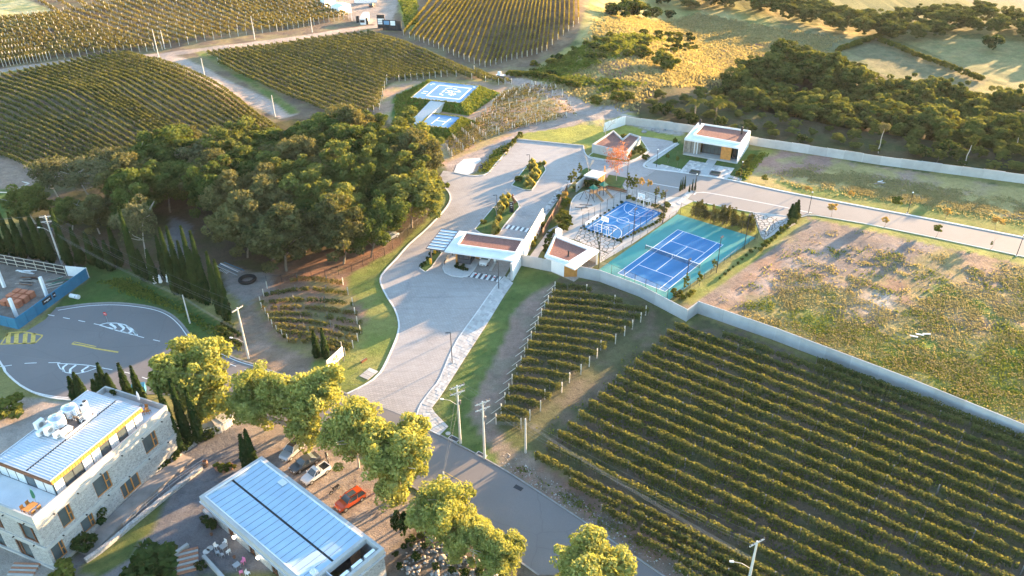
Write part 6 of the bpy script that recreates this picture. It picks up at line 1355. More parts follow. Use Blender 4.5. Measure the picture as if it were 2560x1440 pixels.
MB().box(*(np.array(wq[2]) * .96 + np.array(wq[3]) * .04), 0, 2.85, .35, .35).make('post', M['white'], HB); MB().box(*(np.array(wq[2]) * .55 + np.array(wq[3]) * .45), 0, 2.85, .14, .14).make('post', M['darkgrey'], HB)
b = MB(); b.prism(inset(lo, .95), .02, .1); b.make('floor', M['plank'], HB); MB().box(*np.mean(wq, 0), .1, .95, 2.6, .7).make('counter', M['white'], HB)
cx, cy = np.array(Uz(1421, 640, 3.2)) - o_; MB().lathe([(.3, 3.15), (.3, 3.25), (.16, 3.3), (.16, 4.3), (.2, 4.32), (.2, 4.4)], (cx, cy, 0), 10).make('chimney', M['black'], HB)
bx, by = np.array(Uz(1397, 578, 3.6)) - o_; MB().box(bx, by, 0, 4.1, .9, 1.2, .7).make('chimney_stack', M['white'], HB)
# ---------------------------------------------------------------- white house
Hs = Frame('white_house', (45.4, 200.2), -27, 'white flat roofed house with orange timber panel and grey planked front', 'house'); RH = Hs.root; HX, HY = 14.3, 12.7
rim_roof(RH, [(0, 0), (HX, 0), (HX, HY), (0, HY)], [(1.7, 2.9), (13.9, 2.3), (13.9, 11.5), (2.2, 11.3)], 4.0, 4.5, 4.95)
b = MB(); hole_wall(b, (HX, 0), (HX, HY), 0, 4.0, [(1.5, 2.6, .6, 2.6), (6, 6.6, .8, 2.8)]); hole_wall(b, (HX, HY), (0, HY), 0, 4.0, []); hole_wall(b, (0, HY), (0, 0), 0, 4., []); b.make('wall', M['white'], RH)
window(RH, (HX, 0), (HX, HY), (1.5, 2.6, .6, 2.6), .15, (.5,), None, 'darkgrey', .08); window(RH, (HX, 0), (HX, HY), (6, 6.6, .8, 2.8), .15, (), None, 'darkgrey', .08)
MB().box(HX / 2, 1.5, 0, .28, HX - .1, 3.0).make('porch', M['concrete'], RH)
for k in range(12): MB().box(.25 + k * .34, 1.35 + .05 * (k % 2), .28, 4.0, .31, .2).make('plank', M['plank'], RH)
for x in (2.6, 3.35): MB().box(x, 1.15, .28, 4.0, .22, .12).make('pale_pillar', M['roofwhite'], RH)
b = MB(); hole_wall(b, (4.3, 2.9), (9.7, 2.9), .28, 4.0, [(.2, 5.2, .4, 3.9)]); b.make('glazed_wall', M['darkgrey'], RH); window(RH, (4.3, 2.9), (9.7, 2.9), (.2, 5.2, .4, 3.9), .1, (.2, .4, .6, .8), .5, 'black', .07)
MB().box(6.5, 3.6, .3, 1.2, 3.6, .06).make('blind', M['glassb'], RH)
for k in range(9): MB().box(11.05, .75, .29 + k * .41, .68 + k * .41, 2.5, .1).make('panel_board', M['wood'], RH)
MB().box(9.72, 1.6, .28, 4., .12, 1.7).make('timber_return', M['wood'], RH); MB().box(13.3, 2.4, .28, 4.0, 1.9, .1).make('dark_opening', M['black'], RH)  # black sheet stands in for the shaded depth of the opening
MB().box(HX - .1, .6, 0, 4.0, .18, 1.2).make('wall_end', M['white'], RH); MB().box(.1, .7, 0, 4.0, .2, 1.4).make('wall_end', M['plank'], RH)
for x, y, h in ((12.6, 9.3, 1.9), (.9, 11.6, 1.4)): MB().lathe([(.28, 4.5), (.28, 4.5 + h), (.2, 4.5 + h + .1)], (x, y, 0), 10).make('chimney', M['black'], RH)
for p, l in (((1788, 436), 'right'), ((1737, 433), 'left')):
    def mk_bed(t):
        for x, y, lx, ly in ((0, -.9, 2.4, .12), (0, .9, 2.4, .12), (-1.2, 0, .12, 1.7), (1.2, 0, .12, 1.7)): MB().box(x, y, 0, .5, lx, ly).make('frame_side', M['darkgrey'], t)
        MB().box(0, 0, 0, .3, 2.2, 1.6).make('soil', M['joint'], t)
    at(mk_bed, 'planter_box', p, Hs.az, 'dark framed planter in the %s paved forecourt of the white house' % l, 'planter')
# ---------------------------------------------------------------- red roofed pavilion
LB = empty('red_roofed_pavilion', Uz(1530, 370, 0) + (0,), 0, 'low grey walled pavilion with L shaped red gravel roof behind the red tree', 'pavilion'); o_ = np.array(LB.location[:2])
lp = [np.array(Uz(*q, 2.4)) - o_ for q in ((1480, 361), (1534, 326), (1557, 347), (1574, 333), (1602, 342), (1567, 381))]
def shrink(P, d):
    P = [np.array(p) for p in P]; n = len(P); out = []; A = sum(P[i - 1][0] * P[i][1] - P[i][0] * P[i - 1][1] for i in range(n))
    for i in range(n):
        e0 = P[i] - P[i - 1]; e1 = P[(i + 1) % n] - P[i]; e0 /= np.linalg.norm(e0); e1 /= np.linalg.norm(e1); s = 1 if A > 0 else -1
        n0 = np.array([-e0[1], e0[0]]) * s; n1 = np.array([-e1[1], e1[0]]) * s; bs = n0 + n1; out.append(P[i] + bs * d / (1 + n0 @ n1))
    return out
li = shrink(lp, .35); n = len(lp)
b = MB(); b.add([tuple(p) + (z,) for z in (0, 2.5) for p in lp] , [(k, (k + 1) % n, n + (k + 1) % n, n + k) for k in range(n)]); b.add([tuple(p) + (2.5,) for p in lp] + [tuple(p) + (2.5,) for p in li] + [tuple(p) + (2.05,) for p in li], [(k, (k + 1) % n, n + (k + 1) % n, n + k) for k in range(n)] + [(n + k, n + (k + 1) % n, 2 * n + (k + 1) % n, 2 * n + k) for k in range(n)]); b.make('wall', M['concrete'], LB)
s_ = sheet('gravel_bed', li, 2.1, M['redroof'], None, LB)
# ---------------------------------------------------------------- grey shed with orange doors
SH = empty('grey_shed', Uz(1480, 455, 0) + (0,), 0, 'small grey utility shed with pale flat roof and orange doors', 'shed'); o_ = np.array(SH.location[:2])
sp_ = [np.array(Uz(*q, 2.6)) - o_ for q in ((1461, 438), (1482, 425), (1513, 432), (1494, 445))]
b = MB(); b.prism(sp_, 0, 2.45); b.make('wall', M['concrete'], SH); b = MB(); b.prism([np.mean(sp_, 0) + (p - np.mean(sp_, 0)) * 1.06 for p in sp_], 2.45, 2.65); b.make('roof', M['roofwhite'], SH)
e = (sp_[3] - sp_[0]); L = np.linalg.norm(e); e /= L; b = MB(); q = (sp_[0] + sp_[3]) / 2 + np.array([e[1], -e[0]]) * .05; b.box(q[0], q[1], .1, 2.2, L * .8, .06, math.atan2(e[1], e[0])); b.make('shutter', M['darkgrey'], SH)
e2 = (sp_[2] - sp_[3]); L2_ = np.linalg.norm(e2); e2 /= L2_
for k in (.22, .5, .78): q = sp_[3] + e2 * L2_ * k + np.array([e2[1], -e2[0]]) * .05; MB().box(q[0], q[1], .1, 2.3, .85, .06, math.atan2(e2[1], e2[0])).make('door', M['wood'], SH)
w1 = np.array(Uz(1512, 414, 2.6)) - o_; w0_ = np.array(sp_[2]); dd = (w1 - w0_); b = MB(); band(b, resample([tuple(w0_ + dd * .08), tuple(w1)], .8), -.15, .15, 0, 2.6); b.make('side_wall', M['wood'], SH)
w1 = np.array(Uz(1441, 459, 2.2)) - o_; w0_ = np.array(sp_[0]); b = MB(); band(b, resample([tuple(w0_), tuple(w1)], .8), -.15, .15, 0, 2.2); b.make('front_wall', M['concrete'], SH)
# ---------------------------------------------------------------- perimeter walls
def panel_wall(px, H, label, m='wallc', step=4.4, stepped=False, group=None, posts=True):
    P = [U2(p) for p in px]; t = empty('perimeter_wall', P[0] + (0,), 0, label, 'wall', group); o = np.array(P[0])
    for a, c in zip(P[:-1], P[1:]):
        a = np.array(a); c = np.array(c); L = np.linalg.norm(c - a); n = max(1, int(round(L / step))); e = (c - a) / L; az = math.atan2(e[1], e[0])
        me = MB().box(0, 0, -.4, H, L / n - .10, .14).mesh('wall_panel', M[m]); pm = MB().box(0, 0, -.4, H + .04, .2, .22).mesh('wall_post', M[m])
        for k in range(n):
            q = a + e * L * (k + .5) / n - o; z = gz(*(q + o)); dz = .18 * ((k * 7) % 3) / 3 if stepped else 0
            inst('wall_panel', me, t, (q[0], q[1], z + dz), az)
            if posts: q = a + e * L * k / n - o; inst('wall_post', pm, t, (q[0], q[1], gz(*(q + o)) + dz), az)
    return t
panel_wall([(1305, 664), (1500, 704), (1600, 742), (1715, 803)], 2.6, 'grey concrete panel wall from the gatehouse along the tennis court to the notch')
panel_wall([(1715, 803), (1743, 783)], 2.6, 'short return of the concrete wall at the notch', step=6)
panel_wall([(1744, 783), (1935, 850), (2260, 975), (2560, 1099), (3000, 1290)], 2.6, 'long grey concrete panel wall between the rough plot and the big vineyard')
panel_wall([(1564, 311), (1720, 331), (1800, 346), (1893, 365)], 2.3, 'stepped grey wall behind the white house against the forest', 'concrete', 4.2, True)
panel_wall([(1893, 365), (2200, 412), (2560, 459), (3200, 545)], 2.3, 'long pale grey wall between the dry plot and the forest', 'wallc', 4.4, True)
panel_wall([(1509, 330), (1563, 312)], 2.6, 'brightly sunlit white sawtooth wall at the far corner of the estate', 'white', .9, True, posts=False)
bf = poly_px([(1418, 478), (1390, 530), (1356, 592)]); t = empty('slat_fence', bf[0] + (0,), 0, 'dark brown slat fence between the exit lane pavement and the playground planting', 'fence'); P = resample(bf, 3.4)
for a, c in zip(P[:-1], P[1:]):
    e = (c - a); L = np.linalg.norm(e); az = math.atan2(e[1], e[0]); q = (a + c) / 2 - P[0]; MB().box(a[0] - P[0][0], a[1] - P[0][1], 0, 1.9, .12, .12).make('post', M['black'], t)
    for k in range(9): MB().box(q[0], q[1], .1 + k * .19, .26 + k * .19, L - .14, .05, az).make('slat', M['brownfence'], t)
# ---------------------------------------------------------------- vehicles
def paint(name, col, rough=.28, metal=.0):
    m, t, b = new_mat(name); b.inputs['Base Color'].default_value = col + (1,); b.inputs['Roughness'].default_value = rough; b.inputs['Metallic'].default_value = metal; b.inputs['Coat Weight'].default_value = .6; b.inputs['Coat Roughness'].default_value = .08; return m
CP = {'silver': paint('silver_paint', (.50, .52, .54), .3, .4), 'graphite': paint('graphite_paint', (.10, .11, .12), .3, .3), 'white': paint('car_white', (.78, .78, .78)), 'orange': paint('orange_paint', (.62, .085, .015)), 'black': paint('car_black', (.02, .02, .022))}
HL = mat('headlight', (.75, .77, .8), .15, .05, 4, spec=.6); TLM = mat('tail_light', (.35, .02, .02), .3, .1, 4)
def wheel(t, x, y, r=.34):
    W_ = inst('wheel', WH['tyre'], t, (x, y, r), 0, (r / .34, 1, r / .34)); inst('rim', WH['rim'], W_, (0, 0, 0))
def wmesh(r, wd, m):
    b = MB(); n = 14; vs = [(r * math.cos(2 * PI * k / n), s * wd / 2, r * math.sin(2 * PI * k / n)) for s in (-1, 1) for k in range(n)]
    b.add(vs, [(k, (k + 1) % n, n + (k + 1) % n, n + k) for k in range(n)] + [tuple(range(n)), tuple(range(n, 2 * n))[::-1]]); return b.mesh('wheel', m)
WH = {'tyre': wmesh(.34, .22, M['tyre']), 'rim': wmesh(.22, .235, M['steel'])}
def loft(b, S):
    """S: list of (x, [(y, z), ...] half section from bottom to top centre)"""
    rows = []
    for x, hs in S:
        full = [(x, y, z) for y, z in hs] + [(x, -y, z) for y, z in hs[::-1]]; rows.append(full)
    n = len(rows[0]); vs = [p for r_ in rows for p in r_]; fs = [(i * n + k, i * n + (k + 1) % n, (i + 1) * n + (k + 1) % n, (i + 1) * n + k) for i in range(len(rows) - 1) for k in range(n)]
    return b.add(vs, fs + [tuple(range(n))[::-1], tuple(range((len(rows) - 1) * n, len(rows) * n))])
def car(kind, xyz, az, col, label, cat='car', name='parked_car', roof=None, group='vehicles parked on the gravel'):
    t = empty(name, xyz, az, label, cat, group); P = CP[col]
    L, Wd, H, belt, hood = {'suv': (4.4, 1.85, 1.66, 1.02, 1.0), 'sedan': (4.6, 1.8, 1.46, .92, .88), 'pickup': (4.45, 1.7, 1.58, .98, .95)}[kind]; h = Wd / 2; hl = L / 2
    def sec(k, zt, zb=.24): return [(h * k * .86, zb), (h * k, zb + .22), (h * k, zt - .22), (h * k * .96, zt - .06), (h * k * .80, zt)]
    b = MB(); rear = {'suv': belt, 'sedan': belt - .02, 'pickup': belt - .06}[kind]
    loft(b, [(-hl, sec(.84, rear - .14, .36)), (-hl + .12, sec(.95, rear)), (-hl + .6, sec(1., rear)), (0, sec(1., belt)), (hl * .38, sec(1., belt)), (hl * .62, sec(.99, hood)), (hl - .30, sec(.94, hood - .12)), (hl - .06, sec(.84, hood - .28)), (hl, sec(.76, hood - .36, .32))]); b.make('body', P, t, smooth=False)
    fr, ft = hl * .42, hl * .08; rb, rt = {'suv': (-hl + .12, -hl + .45), 'sedan': (-hl * .70, -hl * .36), 'pickup': (-.32, -.24)}[kind]; hb, ht = h * .93, h * .72
    def cab(x0, x1, x2, x3, z0, z1, k): return [(x0, hb * k, z0), (x3, hb * k, z0), (x3, -hb * k, z0), (x0, -hb * k, z0), (x1, ht * k, z1), (x2, ht * k, z1), (x2, -ht * k, z1), (x1, -ht * k, z1)]
    F = [(0, 1, 5, 4), (1, 2, 6, 5), (2, 3, 7, 6), (3, 0, 4, 7), (4, 5, 6, 7)]
    b = MB(); b.add(cab(rb, rt, ft, fr, belt - .02, H - .05, 1.), F); b.make('windows', M['glass'], t)
    b = MB(); R = M[roof] if roof else P; x0, x1 = rt - .03, ft + .06; b.box((x0 + x1) / 2, 0, H - .07, H, x1 - x0, ht * 2 + .05); b.make('roof', R, t)
    b = MB()   # pillars
    for s in (-1, 1):
        for (xa, za, ya), (xb, zb, yb) in (((fr, belt, hb), (ft, H - .05, ht)), ((rb, belt, hb), (rt, H - .05, ht)), (((fr + rb) / 2 - .1, belt, hb), ((ft + rt) / 2 - .05, H - .05, ht))): b.tube((xa, s * ya, za), (xb, s * yb, zb), .055, .05, 5)
    b.make('pillars', P, t)
    for s in (-1, 1):
        MB().box(hl - .20, s * h * .62, hood - .40, hood - .24, .30, .34, s * -.35).make('headlight', HL, t); MB().box(-hl + .04, s * h * .68, rear - .34, rear - .12, .12, .28).make('tail_light', TLM, t); MB().box(fr - .12, s * (h + .06), belt + .02, belt + .17, .16, .2).make('mirror', P, t)
    MB().box(hl - .02, 0, .36, .56, .06, .9).make('grille', M['black'], t); MB().box(hl + .02, 0, .38, .48, .02, .40).make('number_plate', M['white'], t); MB().box(0, 0, .2, .42, L * .9, Wd * .93).make('sill', M['black'], t)
    for x in (hl * .62, -hl * .60):
        for s in (-1, 1): wheel(t, x, s * (h - .10), .35 if kind != 'sedan' else .32)
    if kind == 'pickup':
        MB().box(-hl + .98, 0, .9, .945, 1.72, Wd * .80).make('bed_cover', M['black'], t); MB().box(-hl + .98, h * .84, .9, 1.02, 1.8, .1).box(-hl + .98, -h * .84, .9, 1.02, 1.8, .1).box(-hl + .1, 0, .9, 1.02, .1, Wd * .84).make('bed_rail', P, t); MB().tube((-.5, .62, 1.0), (-.5, .62, 1.6), .03).tube((-.5, -.62, 1.), (-.5, -.62, 1.6), .03).tube((-.5, -.62, 1.6), (-.5, .62, 1.6), .03).make('roll_bar', M['black'], t)
    if col == 'orange': MB().box(-.35, 0, H, H + .012, 1.1, ht * 1.35).make('sunroof', M['glass'], t)
    if kind == 'suv':
        for s in (-1, 1): MB().box(-.6, s * ht * .96, H, H + .05, 2.0, .05).make('roof_rail', M['steel'] if col == 'silver' else M['black'], t)
    return t
def park(kind, wf, wr, col, label, **k):
    a, c = np.array(U2(wf)), np.array(U2(wr)); d = a - c; d /= np.linalg.norm(d); q = (a + c) / 2 + np.array([d[1], -d[0]]) * .8; return car(kind, (q[0], q[1], .02), math.atan2(d[1], d[0]), col, label, **k)
park('suv', (727, 1152), (759, 1122), 'silver', 'silver sport utility car with black roof under the yellow tree', roof='black')
park('sedan', (748.5, 1184), (793, 1158), 'graphite', 'dark grey saloon car between the silver car and the white pickup')
park('pickup', (779, 1212), (820, 1184), 'white', 'small white pickup truck with black load bed', cat='pickup truck', name='pickup_truck')
park('suv', (862.6, 1280), (907, 1251), 'orange', 'bright orange car with dark sunroof standing alone')
q = G.world(7.1, 4.8); car('suv', (q[0], q[1], .05), G.az - PI / 2, 'white', 'white car waiting in the gatehouse lane', group=None)
x, y, z = gpt(931, 16); car('suv', (x, y, z), 1.4, 'black', 'black car parked by the far white sheds', group=None)
x, y, z = gpt(975, 597); car('suv', (x, y, z), .9, 'silver', 'pale car half hidden under the grove beside the drive fence', group=None)
def motorcycle(p, az, label):
    x, y, z = gpt(*p); t = empty('motorcycle', (x, y, z + .02), az, label, 'motorcycle')
    for xx in (-.65, .68):
        W_ = inst('wheel', WH['tyre'], t, (xx, 0, .31), 0, (.9, .5, .9)); inst('rim', WH['rim'], W_, (0, 0, 0))
    MB().box(0, 0, .35, .62, .55, .3).make('engine', M['darkgrey'], t); MB().lathe([(.1, .62), (.2, .75), (.12, .92)], (.18, 0, 0), 8).make('fuel_tank', M['black'], t); MB().box(-.4, 0, .74, .86, .75, .28).make('seat', M['black'], t)
    MB().tube((.68, 0, .31), (.42, 0, 1.0), .04).make('fork', M['steel'], t); MB().tube((.42, -.38, 1.05), (.42, .38, 1.05), .025).make('handlebar', M['black'], t); MB().tube((-.3, .16, .35), (-.95, .2, .45), .06).make('exhaust', M['steel'], t)
    MB().tube((-.1, .1, .35), (-.1, .45, .02), .02).make('kick_stand', M['steel'], t); return t
a_ = np.array(U2((862.6, 1280))) - np.array(U2((907, 1251))); aza = math.atan2(a_[1], a_[0])
motorcycle((838, 1229), aza + .1, 'black motorcycle parked between the white pickup and the orange car'); motorcycle((818, 1150), aza + 1.2, 'dark scooter under the tree behind the white pickup')
x, y, z = gpt(1252, 192); t = empty('white_trailer', (x, y, z), -.5, 'small white trailer with a tank beside the dirt track', 'trailer'); MB().box(0, 0, .5, .7, 3, 1.5).make('chassis', M['white'], t); MB().lathe([(.6, .7), (.6, 1.6), (.2, 1.8)], (-.5, 0, 0), 10).make('tank', M['white'], t)
for xx in (-.7, .7):
    for yy in (-.7, .7): wheel(t, xx, yy)
# ---------------------------------------------------------------- poles, wires, lamps
POLES = {}
def pole(key, base, h, label, arms=2, lamp=None, r=.16, az=.6, lampz=.7):
    x, y, z = gpt(*base); t = empty('utility_pole', (x, y, z), az, label, 'utility pole'); MB().tube((0, 0, -.2), (0, 0, h), r * 1.25, r * .75, 10).make('shaft', M['pole'], t); tips = []
    for k in range(arms):
        zz = h - .35 - k * 1.1; MB().box(0, 0, zz, zz + .14, 2.3, .14).make('crossarm', M['pole'], t); b = MB()
        for s in (-1.05, -.55, .55, 1.05): b.lathe([(.05, zz + .14), (.10, zz + .22), (.06, zz + .30), (.09, zz + .36), (.03, zz + .42)], (s, 0, 0), 6); tips.append((s, zz + .4))
        b.make('insulator', M['darkgrey'], t)
        if arms > 1: MB().tube((-.7, 0, zz), (0, 0, zz - .6), .03).tube((.7, 0, zz), (0, 0, zz - .6), .03).make('arm_brace', M['steel'], t)
    if lamp is not None:
        zz = h * lampz; c, s = math.cos(lamp - az), math.sin(lamp - az); e = (c * 2.4, s * 2.4, zz + .5); MB().path([(0, 0, zz - .4), (c * 1.2, s * 1.2, zz + .4), e], .035, 6).make('lamp_arm', M['pole'], t); MB().box(e[0], e[1], e[2] - .08, e[2] + .08, .5, .2, lamp - az).make('lamp_head', M['white'], t)
    if arms > 1: MB().lathe([(.22, h - 3.6), (.24, h - 3.0), (.1, h - 2.9)], (.3, .1, 0), 8).make('fuse_box', M['darkgrey'], t)
    POLES[key] = (np.array([x, y, z]), az, h); return t
L_AZ = math.radians(170)
pole('p1', (1151, 1108), 11.1, 'tall concrete pole with crossarms and street lamp at the drive mouth, left of two', 2, L_AZ, az=.5); pole('p2', (1211.7, 1146.7), 10.9, 'tall concrete pole with crossarms at the drive mouth, right of two', 2, None, az=.5)
pole('left', (155, 660), 11.3, 'tall concrete pole with crossarms and lamp behind the blue fence', 2, L_AZ, az=.2); pole('mid', (475, 808), 6.2, 'short concrete pole below the cypresses', 0, None, .12); pole('lane', (621.7, 896.7), 10.6, 'concrete pole with street lamp beside the dirt lane', 1, L_AZ, az=1., lampz=.35)
pole('thin', (1314, 1131.7), 6.6, 'short concrete pole between the wires at the edge of the big vineyard', 0, None, .15); pole('stub', (1113, 1245), 5., 'leaning roadside stub pole between the plane trees', 0, None, .13); pole('br', (1866, 1478), 9., 'concrete pole with one crossarm and lamp at the bottom right', 1, L_AZ, az=.5, lampz=.5)
for k, (b_, t_, l) in enumerate((((400, 155), (398, 72), 'thin far pole at the fork of the dirt road'), ((412, 122), (403, 75), 'thin far pole just behind the fork'), ((513, 196), (505, 146), 'thin far pole on the bank of the sloping dirt road'), ((688, 293), (680, 238), 'thin far pole at the lower end of the sloping dirt road'), ((781, 82), (775, 42), 'thin far pole along the upper dirt road'), ((880, 52), (879, 14), 'thin far pole beside the white sheds'), ((637, 98), (632, 40), 'thin far pole among the trellised vines'))): pole('f%d' % k, b_, height_of(b_, t_), l, 0, None, .13)
def wire(a, b_, label, group, sag=.6, r=.011):
    a = np.array(a, float); b_ = np.array(b_, float); b = MB(); o = a.copy(); pts = [a + (b_ - a) * t - np.array([0, 0, 4 * sag * t * (1 - t)]) - o for t in np.linspace(0, 1, 13)]; b.path(pts, r, 4); ob = b.make('power_line', M['cable'], None); ob.location = o; tag(ob, label, 'power line', group)
def tip(k, s, dz): p, az, h = POLES[k]; return p + np.array([math.cos(az) * s, math.sin(az) * s, h + dz])
for s in (-1.05, -.55, 1.05): wire(tip('p2', s, .05), tip('br', s, .05), 'thin overhead wire running from the pole pair down beside the big vineyard', 'overhead wires beside the big vineyard', 1.0)
for k in range(5): wire(tip('p2', .2, -3.4 - k * .14), tip('thin', .1, -.6 - k * .14), 'low bundled cable between the right tall pole and the short pole', 'bundled cables along the road', .3); wire(tip('thin', .1, -.6 - k * .14), tip('br', .1, -3.0 - k * .14), 'low bundled cable following the edge of the big vineyard', 'bundled cables beside the big vineyard', .6)
for s in (-1.05, .55, 1.05): wire(tip('p1', s, .05), tip('p2', s, .05), 'short wire between the two tall poles at the drive mouth', 'wires between the two tall poles', .1)
wire(tip('p1', 0, -.4), tip('stub', 0, -.1), 'steep guy cable from the left tall pole to the stub pole', 'guy cables to the stub pole', .15); wire(tip('p1', .2, -3.), tip('stub', .1, -.2), 'steep guy cable from the left tall pole to the stub pole', 'guy cables to the stub pole', .15)
for s in (-1.05, -.55, 1.05): wire(tip('left', s, .05), tip('lane', s, .0), 'long overhead wire past the cypresses', 'overhead wires past the cypresses', 1.0); wire(tip('left', s, .05), tip('left', s, .05) + np.array([-45, -4, 0]), 'overhead wire leaving the left edge', 'overhead wires at the left edge', .6)
for k in range(4): wire(tip('left', 0, -3.2 - k * .2), tip('mid', 0, -.2 - k * .15), 'low cable sagging below the cypresses to the short pole', 'cables below the cypresses', .8); wire(tip('mid', 0, -.2 - k * .15), tip('lane', 0, -4.6 - k * .2), 'low cable between the short pole and the lane pole', 'cables to the lane pole', .4)
wire(tip('p1', -1.05, .05), tip('stub', -8, 6) + np.array([-60, 22, 2]), 'overhead wire crossing above the plane trees', None, 1.2)
def lamp_post(base, top, label, group, arm=True, armdir=PI, h=None):
    x, y, z = gpt(*base); h = h or height_of(base, top); t = empty('street_lamp', (x, y, z), 0, label, 'street lamp', group); MB().box(0, 0, -.1, .18, .4, .4).make('footing', M['concrete'], t); MB().tube((0, 0, 0), (0, 0, h), .075, .06, 8).make('post', M['black'], t)
    if arm: c, s = math.cos(armdir), math.sin(armdir); MB().tube((0, 0, h), (c * .75, s * .75, h), .05, .05).make('arm', M['black'], t); MB().box(c * .6, s * .6, h - .09, h - .02, .55, .2, armdir).make('lamp_head', M['darkgrey'], t)
    else: MB().lathe([(.08, h), (.17, h + .05), (.17, h + .2), (.05, h + .28)], n=8).make('lamp_head', M['white'], t)
for b_, t_, l in (((1130.7, 908), (1125, 832), 'black lamp post on the stone sidewalk of the entrance drive'), ((1247, 723), (1243, 655), 'black lamp post on the sidewalk in front of the gatehouse'), ((1243, 537), (1243, 487), 'black lamp post on the lower lawn island'), ((1324, 432), (1323, 387), 'black lamp post on the upper lawn island')): lamp_post(b_, t_, l, None)
for b_, t_, l in (((2020.6, 534), (2031, 482), 'black lamp post at the corner of the street below the dry plot'), ((2268.3, 533.5), (2281.7, 482.7), 'black lamp post on the upper kerb of the street'), ((2540.7, 640), (2560, 590), 'black lamp post at the right edge of the lower street verge'), ((1641, 418), (1644, 375), 'black lamp post at the left corner of the white house garden'), ((1568, 443), (1570, 398), 'black lamp post beside the red tree'), ((1737.6, 479), (1742.6, 437), 'black lamp post behind the young cypress planter'), ((1850, 453), (1854, 406), 'black lamp post at the right end of the white house forecourt')): lamp_post(b_, t_, l, None, False)
# ---------------------------------------------------------------- sports courts
CA = math.radians(49.873); CE = np.array([math.cos(CA), math.sin(CA)]); CN_ = np.array([math.sin(CA), -math.cos(CA)]); CO = np.array([21.3006, 140.3171])
def cw(u, v): return tuple(CO + CE * u + CN_ * v)
CL_, CW_ = 23.77, 10.97
sheet('tennis_apron', [Uz(1494, 676), Uz(1694, 535.5), Uz(1889, 594), Uz(1671.6, 751)], .03, M['teal']); sheet('tennis_court', [cw(0, 0), cw(CL_, 0), cw(CL_, CW_), cw(0, CW_)], .036, M['tblue'])
def cline(b, p, q, w_=.09, z=.042): p = np.array(p); q = np.array(q); return band(b, resample([p, q], 3.), -w_ / 2, w_ / 2, z - .002, z)
b = MB(); s = 1.37
for p, q in (((0, 0), (CL_, 0)), ((0, CW_), (CL_, CW_)), ((0, 0), (0, CW_)), ((CL_, 0), (CL_, CW_)), ((0, s), (CL_, s)), ((0, CW_ - s), (CL_, CW_ - s)), ((CL_ / 2 - 6.4, s), (CL_ / 2 - 6.4, CW_ - s)), ((CL_ / 2 + 6.4, s), (CL_ / 2 + 6.4, CW_ - s)), ((CL_ / 2 - 6.4, CW_ / 2), (CL_ / 2 + 6.4, CW_ / 2))): cline(b, cw(*p), cw(*q), .12)
b.make('court_lines', M['courtline'], kind='structure')
def netmat(name, col, op):
    m, t, b = new_mat(name); out = t.nodes['Material Output']; tr = t.nodes.new('ShaderNodeBsdfTransparent'); mx = t.nodes.new('ShaderNodeMixShader'); mx.inputs[0].default_value = op; b.inputs['Base Color'].default_value = col + (1,); t.links.new(tr.outputs[0], mx.inputs[1]); t.links.new(b.outputs[0], mx.inputs[2]); t.links.new(mx.outputs[0], out.inputs[0]); return m
NET, MESHF, MESHL = netmat('tennis_netting', (.02, .03, .06), .5), netmat('dark_netting', (.03, .03, .03), .10), netmat('pale_netting', (.45, .5, .5), .16)
p0, p1 = np.array(cw(CL_ / 2, -.92)), np.array(cw(CL_ / 2, CW_ + .92)); t = empty('tennis_net', tuple(p0) + (0,), 0, 'tennis net with white top tape across the blue court', 'net'); d = p1 - p0
MB().tube((0, 0, 0), (0, 0, 1.1), .05).make('net_post', M['darkgrey'], t); MB().tube((d[0], d[1], 0), (d[0], d[1], 1.1), .05).make('net_post', M['darkgrey'], t)
MB().quad((0, 0, .06), (d[0], d[1], .06), (d[0], d[1], .98), (0, 0, .98)).make('netting', NET, t); b = MB(); band(b, resample([(0, 0), tuple(d)], 2.), -.035, .035, .97, 1.07); b.make('tape', M['courtline'], t); b = MB(); c_ = d / 2; b.box(c_[0], c_[1], .0, .97, .08, .05, CA); b.make('centre_strap', M['courtline'], t)
BO = np.array(Uz(1456.7, 571)); BL_, BW_ = 17.4, 9.75
def bw(u, v): return tuple(BO + CE * u + CN_ * v)
sheet('basketball_court', [bw(0, 0), bw(BL_, 0), bw(BL_, BW_), bw(0, BW_)], .05, M['bblue']); b = MB(); g = .75
def arc(b, u, v, r_, a0, a1, w_=.1, sx=1.): L = [np.array(bw(u + r_ * math.cos(a) * sx, v + r_ * math.sin(a))) for a in np.linspace(a0, a1, 22)]; return band(b, L, -w_ / 2, w_ / 2, .054, .058)
for p, q in (((g, g), (BL_ - g, g)), ((g, BW_ - g), (BL_ - g, BW_ - g)), ((g, g), (g, BW_ - g)), ((BL_ - g, g), (BL_ - g, BW_ - g)), ((BL_ / 2, g), (BL_ / 2, BW_ - g)), ((g, BW_ / 2 - 1.6), (4.2, BW_ / 2 - 1.1)), ((g, BW_ / 2 + 1.6), (4.2, BW_ / 2 + 1.1)), ((BL_ - g, BW_ / 2 - 1.6), (BL_ - 4.2, BW_ / 2 - 1.1)), ((BL_ - g, BW_ / 2 + 1.6), (BL_ - 4.2, BW_ / 2 + 1.1)), ((4.2, BW_ / 2 - 1.1), (4.2, BW_ / 2 + 1.1)), ((BL_ - 4.2, BW_ / 2 - 1.1), (BL_ - 4.2, BW_ / 2 + 1.1))): cline(b, bw(*p), bw(*q), .11, .058)
arc(b, BL_ / 2, BW_ / 2, 1.35, 0, 2 * PI); arc(b, 4.2, BW_ / 2, 1.2, 0, 2 * PI); arc(b, BL_ - 4.2, BW_ / 2, 1.2, 0, 2 * PI); arc(b, g, BW_ / 2, 3.9, -PI / 2, PI / 2, sx=1.15); arc(b, BL_ - g, BW_ / 2, 3.9, PI / 2, 3 * PI / 2, sx=1.15)
b.make('court_lines', M['courtline'], kind='structure')
